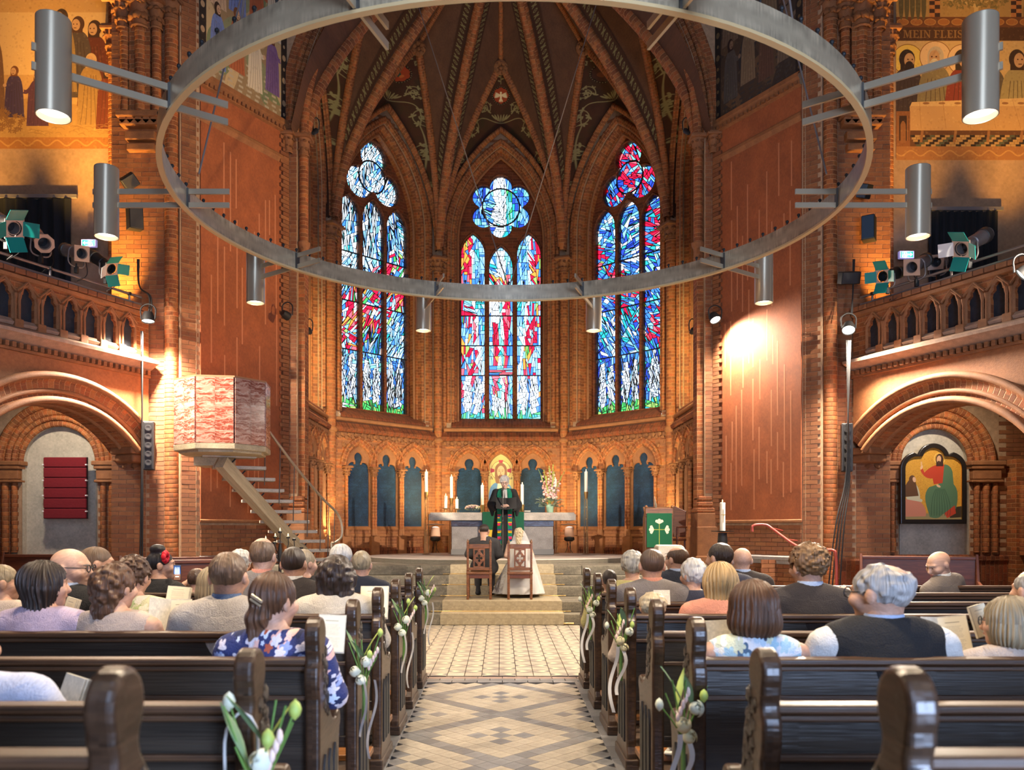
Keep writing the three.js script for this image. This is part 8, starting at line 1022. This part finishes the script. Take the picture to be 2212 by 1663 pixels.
function headOn(t, o, pivot) {   // the head's pieces that follow its turn
  const { yaw = 0, pitch = 0, roll = 0, hair, hc = 'brown', glasses, fine } = o, set = (m) => { m.position.copy(pivot); m.rotation.set(pitch, -yaw, roll, 'YXZ'); return m; };
  if (hair) set(part(t, 'hair', hairGeo(hair, fine), HC[hc])); set(part(t, 'eyes', eyeGeo, eyeM)); set(part(t, 'eyebrows', browGeo, HC[hair ? hc : 'grey'])); set(part(t, 'lips', lipGeo, lipM)); if (glasses) set(part(t, 'eyeglasses', glassesGeo, M.black));
}
function person(label, px, ytop, row, o = {}) {
  const d = (o.d ?? ROWS[row] + 0.17), x = (px - VX) * (d - 0.02) / F, top = EYE - (ytop - VY) * d / F, seat = o.seat ?? 0.45, extra = { updo: 0.015, fluffy: 0.015, curly: 0.02, bob: 0.012, wavy: 0.015, bun: 0.055 }[o.hair] ?? 0.004, s = (top - seat) / (1.292 + extra - 0.45), w = (o.wide ?? 1.06) * s, pose = o.pose ?? 'rest', yaw = (o.yaw ?? 0) * PI / 180;
  const t = thing('person', label, 'person', [x, seat - 0.45 * s, -d], -(o.turn ?? 0) * PI / 180, o.group); t.scale.set(w, s, min(w, s * 1.06)); if (o.lean) t.rotation.z = o.lean;
  const piv = V3(0, 1.172, o.fwd ?? -0.005), sk = skinM[o.skin ?? 0], fine = o.fine ?? row < 5, hg = tf(headGeo(fine).clone(), piv.toArray()), rotd = headGeo(fine).clone(); rotd.applyMatrix4(new THREE.Matrix4().makeRotationFromEuler(new THREE.Euler(o.pitch ?? 0, -yaw, o.roll ?? 0, 'YXZ'))).translate(piv.x, piv.y, piv.z);
  part(t, 'body', merge([bodySkin(pose), rotd]), sk); headOn(t, { ...o, yaw, fine }, piv);
  const top1 = o.top ?? 'jacket', tm = FAB[o.cloth ?? 'charcoal'];
  if (top1 === 'vest') { part(t, 'shirt', cloth('top', pose), FAB.white, 'white shirt'); part(t, 'waistcoat', cloth('vest', pose), tm, 'black waistcoat'); } else part(t, { jacket: 'jacket', top: 'blouse', sleeveless: 'dress_top' }[top1], cloth(top1, pose), tm);
  if (o.collar) { const c = part(t, 'shirt_collar', collarGeo, FAB[o.collar]); c.position.set(0, 0.006, 0.024); }
  part(t, o.skirt ? 'skirt' : 'trousers', cloth('lower', pose), o.skirt ? tm : FAB.charcoal); part(t, 'shoes', cloth('shoes', 'rest'), M.black); return t;
}
// left of the aisle
person('woman with straight dark hair in a lilac blouse, fourth row left', 92, 1212, 3, { hair: 'long', hc: 'dark', top: 'top', cloth: 'lilac', yaw: 48, pose: 'read', skirt: 1 });
person('bald man in profile with glasses, dark suit and pale blue collar', 150, 1183, 4, { hair: null, cloth: 'black', collar: 'lightBlue', yaw: 78, glasses: 1, wide: 1.12, pose: 'read', turn: 10, skin: 1 });
person('man with short brown hair and dark jacket looking right, behind the bald man', 207, 1180, 5, { hair: 'crop', hc: 'mid', cloth: 'charcoal', yaw: 55, wide: 1.1 });
person('woman with curly pinned-up brown hair in a beige blouse, fourth row left', 246, 1215, 3, { hair: 'updo', hc: 'auburn', top: 'sleeveless', cloth: 'beige', yaw: 18, pose: 'read', skirt: 1 });
person('person with short brown curls and pastel top, behind the beige blouse', 286, 1200, 4, { hair: 'curly', hc: 'brown', top: 'top', cloth: 'pastel', skirt: 1 });
const phoneWoman = person('woman with black bun and red flower photographing with a phone', 346, 1176, 6, { hair: 'bun', hc: 'black', top: 'top', cloth: 'black', yaw: 42, pose: 'phone', turn: 25, skirt: 1, fine: true });
person('small child with brown hair in front of the phone', 421, 1228, 6, { hair: 'short', hc: 'brown', top: 'top', cloth: 'pastel', wide: 0.95 });
person('man with short greying hair in a pale grey jacket, blue collar', 491, 1192, 3, { hair: 'short', hc: 'mid', cloth: 'jacketBeige', collar: 'blueShirt', pose: 'read', wide: 1.1 });
person('person in a purple top half hidden by the pale grey jacket', 458, 1222, 4, { hair: 'bob', hc: 'ash', top: 'sleeveless', cloth: 'purple', skirt: 1, wide: 1.0 });
person('tall balding man in a grey suit with pink collar', 566, 1160, 5, { hair: 'fringe', hc: 'mid', cloth: 'greySuit', collar: 'coral', wide: 0.98, skin: 1 });
person('white-haired person seen behind the balding man', 518, 1186, 7, { hair: 'fluffy', hc: 'white', top: 'top', cloth: 'sand' });
person('man with short dark hair, dark suit and white collar', 633, 1180, 5, { hair: 'crop', hc: 'dark', cloth: 'darkSuit', collar: 'white', skin: 2 });
person('blond person looking right behind the dark-haired man', 656, 1186, 6, { hair: 'short', hc: 'ash', top: 'top', cloth: 'black', yaw: 30 });
person('white-haired man behind the woman with dark curls', 736, 1174, 6, { hair: 'short', hc: 'white', cloth: 'charcoal', wide: 1.1 });
person('man with grey-blond hair and dark jacket next to the white-haired man', 780, 1189, 6, { hair: 'short', hc: 'ash', cloth: 'navy', wide: 1.0, yaw: -6 });
person('woman with long dark wavy hair in a cream jacket', 726, 1198, 4, { hair: 'wavy', hc: 'dark', cloth: 'cream', top: 'jacket', yaw: 8, pose: 'read', skirt: 1 });
const clipWoman = person('woman with pinned brown hair and clip in a blue floral blouse, third row left', 590, 1238, 2, { hair: 'tail', hc: 'auburn', top: 'top', cloth: 'floral', yaw: 26, pose: 'read', skirt: 1, wide: 1.0 });
person('blond child at the left picture edge', 2, 1219, 4, { hair: 'short', hc: 'ash', top: 'top', cloth: 'sand', yaw: 50, wide: 1.0 });
person('guest in a white shirt cut by the left edge, second row left', 58, 1310, 1, { hair: 'short', hc: 'brown', top: 'jacket', cloth: 'blueLitShirt', pose: 'read', wide: 1.12, lean: 0.2 });
// right of the aisle
person('child with dark hair and pale yellow top near the right front pew end', 1317, 1229, 6, { hair: 'crop', hc: 'dark', top: 'top', cloth: 'yellow', wide: 0.95 });
person('woman with short silver hair and dark necklace, right front rows', 1367, 1188, 6, { hair: 'fluffy', hc: 'silver', top: 'sleeveless', cloth: 'yellow', yaw: 18, skirt: 1, wide: 1.0 });
person('man with brown crew cut in a grey suit', 1409, 1184, 5, { hair: 'crop', hc: 'crew', cloth: 'greySuit', collar: 'coral', wide: 1.08 });
person('man with thinning brown hair and glasses in a navy suit', 1463, 1180, 7, { hair: 'fringe', hc: 'brown', cloth: 'navy', collar: 'lightBlue', yaw: -32, glasses: 1, wide: 1.12 });
person('white-haired woman looking down in a dark cardigan', 1497, 1205, 5, { hair: 'fluffy', hc: 'white', top: 'top', cloth: 'pin', yaw: -25, pose: 'read', wide: 0.95, skirt: 1 });
person('man with dark brown hair in a pinstriped navy suit', 1556, 1172, 6, { hair: 'short', hc: 'dark', cloth: 'pin', yaw: -28 });
person('bald man in a dark suit with pale collar near the red handrail', 1604, 1182, 7, { hair: null, cloth: 'darkSuit', collar: 'lightBlue', yaw: 6, wide: 1.12, skin: 1 });
person('woman with long straight blond hair in a coral top', 1557, 1214, 4, { hair: 'long', hc: 'blond', top: 'top', cloth: 'coral', skirt: 1 });
person('blond curly-haired child behind the pew rail', 1411, 1279, 4, { hair: 'fluffy', hc: 'pale', top: 'top', cloth: 'sand', wide: 1.25 });
person('woman with brown bob in a pale floral sleeveless dress', 1630, 1249, 2, { hair: 'bob', hc: 'auburn', top: 'sleeveless', cloth: 'floralB', pose: 'read', skirt: 1 });
person('young man with curly ginger-brown hair in a dark suit', 1749, 1173, 4, { hair: 'curly', hc: 'ginger', cloth: 'darkSuit', collar: 'lightBlue', yaw: -10, wide: 1.12 });
person('grey-haired man with glasses in a black waistcoat and white sleeves', 1908, 1217, 2, { hair: 'crown', hc: 'grey', top: 'vest', cloth: 'black', collar: 'lightBlue', yaw: -34, glasses: 1, pose: 'read', wide: 1.22 });
person('woman with blond bob and glasses at the right edge', 2184, 1285, 2, { hair: 'bob', hc: 'ash', top: 'top', cloth: 'sand', yaw: -42, glasses: 1, pose: 'read', skirt: 1 });
person('bald man in a grey suit leaning to the left before the altarpiece', 2052, 1187, 7, { hair: null, cloth: 'taupe', collar: 'white', yaw: -72, pitch: -0.25, lean: 0.16, wide: 1.3, turn: -35, skin: 1 });
person('guest cut by the right edge in the fourth row', 2236, 1228, 3, { hair: 'fringe', hc: 'grey', cloth: 'taupe', yaw: -10 });
// details worn or held
{ const t = phoneWoman; for (let k = 0; k < 9; k++) { const m = part(t, 'flower_petal', tf(ball(0.026, 0, 0, 0, 8), [0, 0, 0], [0, 0, 0], [1, 1, 0.5]), std({ color: rgb(0.55, 0.006, 0.02), roughness: 0.6 })); m.position.set(0.085 + 0.02 * cos(k * 0.8) * 0.6, 1.245 + 0.032 * sin(k * 0.8), 0.035 + 0.03 * cos(k * 0.8)); }
  const ph = thing('smartphone', 'smartphone held up with a bright blue screen', 'phone', at(383, 1237, 6.5), 0.05); part(ph, 'phone_body', rbox(0.058, 0.125, 0.008, 0, 0, 0, 0.003), M.black); const tex = canvasTex(128, 256, (x, w, h) => { x.fillStyle = '#24406c'; x.fillRect(0, 0, w, h); x.fillStyle = '#6a4630'; x.fillRect(0, 150, w, 106); x.fillStyle = '#bcd8f4'; for (const k of [18, 52, 86]) { x.beginPath(); x.ellipse(k + 12, 90, 12, 66, 0, 0, 7); x.fill(); } x.fillStyle = '#e8d8c0'; x.fillRect(30, 190, 70, 14); }); part(ph, 'phone_screen', new THREE.PlaneGeometry(0.052, 0.115).translate(0, 0, 0.0045), std({ map: tex, emissiveMap: tex, emissive: 0xffffff, emissiveIntensity: 1.1 })); const l = new THREE.PointLight(rgb(0.6, 0.75, 1), 0.02, 0, 2); l.position.z = 0.02; l.name = 'screen_light'; ph.add(l); }
{ const t = clipWoman, q = part(t, 'hair_clip', [rbox(0.062, 0.014, 0.012, 0, 0.008, 0, 0.004), rbox(0.06, 0.010, 0.012, 0.002, -0.010, 0, 0.004)], M.steel, 'silver hair clip'); q.position.set(-0.045, 1.19, 0.115); q.rotation.set(0, -0.35, -0.5); }
// ---------- the couple and the minister ----------
person('groom from behind in a dark suit on the left carved chair', 1046, 1132, 9, { d: 13.72, seat: 0.785, hair: 'crop', hc: 'dark', cloth: 'charcoal', collar: 'white', yaw: 8, pitch: -0.3, fine: true, wide: 1.1 });
{ const t = person('bride in a white gown and long veil on the right carved chair', 1121, 1140, 9, { d: 13.72, seat: 0.785, hair: 'updo', hc: 'pale', top: 'sleeveless', cloth: 'white', pitch: -0.25, fine: true, skin: 3, skirt: 1, wide: 1.02 });
  const lace = std({ map: metre(canvasTex(256, 256, (x, w, h) => { x.fillStyle = '#e4e0d8'; x.fillRect(0, 0, w, h); const r = rngOf(61); x.strokeStyle = '#fbfaf6'; x.fillStyle = '#fbfaf6'; for (let k = 0; k < 60; k++) { const a = w * r(), b = h * r(); for (let j = 0; j < 5; j++) { x.beginPath(); x.ellipse(a + 9 * cos(j * 1.26), b + 9 * sin(j * 1.26), 8, 5, j * 1.26, 0, 7); x.fill(); } } }, { rep: true }), 0.3, 0.3), bumpMap: metre(clothBump, 0.3, 0.3), bumpScale: 0.02, color: rgb(0.82, 0.80, 0.78), roughness: 0.85 });
  const side = (u, sx) => 0; part(t, 'gown_skirt', patch((u, v) => { const a = u * 2 * PI, r = lerp(0.17, 0.44, Math.pow(v, 0.75)) * (1 + 0.05 * sin(a * 11) * v), y = lerp(0.66, 0.02, v); return [r * sin(a) * 1.12, y, -0.16 + r * cos(a) * 0.92 - 0.06 * v]; }, 90, 16, (u, v) => [u * 2, v * 0.8]), lace, 'lace skirt');
  const tulle = new THREE.MeshStandardMaterial({ color: rgb(0.86, 0.84, 0.82), roughness: 0.9, transparent: true, opacity: 0.3, side: THREE.DoubleSide });
  part(t, 'veil', patch((u, v) => { const a = -0.25 * PI + u * 1.5 * PI - PI / 2, top = 1.312, y = v < 0.16 ? lerp(top, 1.20, v / 0.16) : lerp(1.20, 0.04, (v - 0.16) / 0.84), k = v < 0.16 ? sin(v / 0.16 * PI / 2) * 0.125 : lerp(0.125, 0.47, Math.pow((v - 0.16) / 0.84, 0.8)); const f = 1 + 0.06 * sin(a * 9 + 2 * v) * v; return [k * cos(a) * f * 1.0, y, 0.01 + k * -sin(a) * 0.55 * f + 0.05 * v]; }, 70, 26, (u, v) => [u, v]), tulle, 'sheer tulle veil'); }
// minister standing behind the microphone
{ const t = thing('person', 'grey-haired minister with glasses in black robe and green stole', 'person', [(1090 - VX) * 16.0 / F, PODY, -16.0]), s = 1.565 / 1.64; t.scale.set(s * 1.04, s, s * 1.04); t.rotation.y = PI;   // faces the couple
  const piv = V3(0, 1.535, -0.06), A = { e: [0.25, 1.08, -0.05], w: [0.11, 1.03, -0.30] };
  const robe = (g, low) => (x, y, z) => { const ax = abs(x); let d = cap(x, y, z * 1.3, [0, low, -0.0], [0, 1.25, 0.02], 0.27 - 0.0, 0.15); d = smin(d, cap(ax, y, z * 1.2, [0.02, 1.345, 0.0], [0.15, 1.33, 0.0], 0.08, 0.062), 0.06); d = smin(d, cap(ax, y, z, [0.185, 1.33, 0], A.e, 0.062, 0.08), 0.05); d = smin(d, cap(ax, y, z, A.e, [A.w[0] + 0.04, A.w[1] - 0.03, A.w[2] + 0.06], 0.085, 0.075), 0.04); d = smin(d, cap(ax, y, z, [0.25, 1.05, -0.06], [0.24, 0.86, -0.12], 0.07, 0.03), 0.06); return d + 0.008 * sin(Math.atan2(x, z) * 16) * clamp(1.1 - y, 0, 1) - g; };
  const skin = (x, y, z) => { const ax = abs(x); let d = smin(cap(x, y, z * 1.3, [0, 0.9, 0], [0, 1.25, 0.02], 0.13, 0.13), cap(ax, y, z, [0.02, 1.345, 0], [0.15, 1.33, 0], 0.06, 0.05), 0.05); d = smin(d, cap(x, y, z, [0, 1.33, 0.01], [0, 1.46, -0.035], 0.05, 0.05), 0.03); d = smin(d, cap(ax, y, z, [0.17, 1.32, 0], A.e, 0.045, 0.04), 0.03); d = smin(d, cap(ax, y, z, A.e, A.w, 0.04, 0.028), 0.02); d = smin(d, cap(ax, y, z, [0.08, 0.9, 0], [0.09, 0.08, 0.02], 0.08, 0.045), 0.05); return smin(d, cap(ax, y, z, [0.09, 0.05, 0.03], [0.10, 0.035, -0.13], 0.04, 0.034), 0.03); };
  const hd = headGeo(true).clone(); hd.applyMatrix4(new THREE.Matrix4().makeRotationFromEuler(new THREE.Euler(-0.32, 0, 0))).translate(piv.x, piv.y, piv.z);
  part(t, 'body', merge([skinOf(skin, [-0.36, 0, -0.36], [0.36, 1.5, 0.22], 0.02), hd, ...[-1, 1].map((q) => tf((q < 0 ? handGeo : handFlip).clone(), [q * A.w[0], A.w[1], A.w[2]], [0.35, q * 0.75, q * -0.9]))]), skinM[3]);
  headOn(t, { yaw: 0, pitch: -0.32, hair: 'fluffy', hc: 'grey', glasses: 1, fine: true }, piv);
  part(t, 'robe', skinOf((x, y, z) => max(robe(0, 0.30)(x, y, z), 0.07 - y, y - 1.425 + 0.5 * max(0, -z - 0.05), hyp(abs(x) - A.w[0], y - A.w[1], z - A.w[2]) < 0.09 ? 0.09 - hyp(abs(x) - A.w[0], y - A.w[1], z - A.w[2]) : -1), [-0.42, 0.03, -0.42], [0.42, 1.46, 0.32], 0.018), FAB.black, 'black robe');
  const green = fab(0.0, 0.24, 0.13), patchM = [[0.75, 0.02, 0.02], [0.8, 0.5, 0.0], [0.06, 0.02, 0.3], [0.7, 0.02, 0.25], [0.6, 0.3, 0.02]].map((c) => fab(...c));
  const front = (x, y) => { let z = -0.42; const f = robe(0, 0.30); for (let k = 0; k < 60; k++) { if (f(x, y, z) < 0.002) break; z += 0.007; } return z - 0.012; };
  for (const q of [-1, 1]) { const X = (y) => q * (y > 1.30 ? 0.075 + (1.38 - y) * 0.35 : 0.103); part(t, 'stole', patch((u, v) => { const y = lerp(1.40, 0.16, v), x = X(y) + (u - 0.5) * 0.085; return [x, y, min(front(x, y), y < 1.12 && y > 0.9 ? -0.175 : 9) - 0.002]; }, 4, 40), green, 'green stole'); for (let k = 0; k < 5; k++) { const y = 0.86 - k * 0.15, x = X(y); for (let j = 0; j < 3; j++) part(t, 'stole_patch', rbox(0.075, 0.026, 0.006, x, y - j * 0.027, front(x, y) - 0.012, 0.002), patchM[(k + j * 2) % 5]); } part(t, 'stole_motif', tf(ball(0.03, 0, 0, 0, 10), [q * 0.1, 1.17, front(q * 0.1, 1.17) - 0.012], [0, 0, 0], [1, 1.2, 0.2]), patchM[3]); part(t, 'preaching_band', tf(rbox(0.045, 0.17, 0.006, 0, 0, 0, 0.002), [q * 0.027, 1.295, front(0.02, 1.29) - 0.008], [0, 0, q * 0.06]), FAB.white, 'white preaching band'); }
  part(t, 'shoes', [-1, 1].map((q) => tf(ball(0.05, 0, 0, 0, 10), [q * 0.095, 0.035, -0.12], [0, 0, 0], [0.9, 0.7, 2])), M.black);
  const f = thing('folder', 'open black folder held by the minister', 'folder', [t.position.x + 0.03, PODY + 1.03, -15.68]); f.rotation.x = -0.55; for (const q of [-1, 1]) { const c = part(f, 'cover', rbox(0.2, 0.26, 0.006, q * 0.1, 0, 0, 0.002), M.black); c.rotation.y = -q * 0.2; const p = part(f, 'page', rbox(0.18, 0.24, 0.004, q * 0.1, 0.01, -0.007, 0.001), M.paper); p.rotation.y = -q * 0.2; } }
renderer.render(scene, camera);
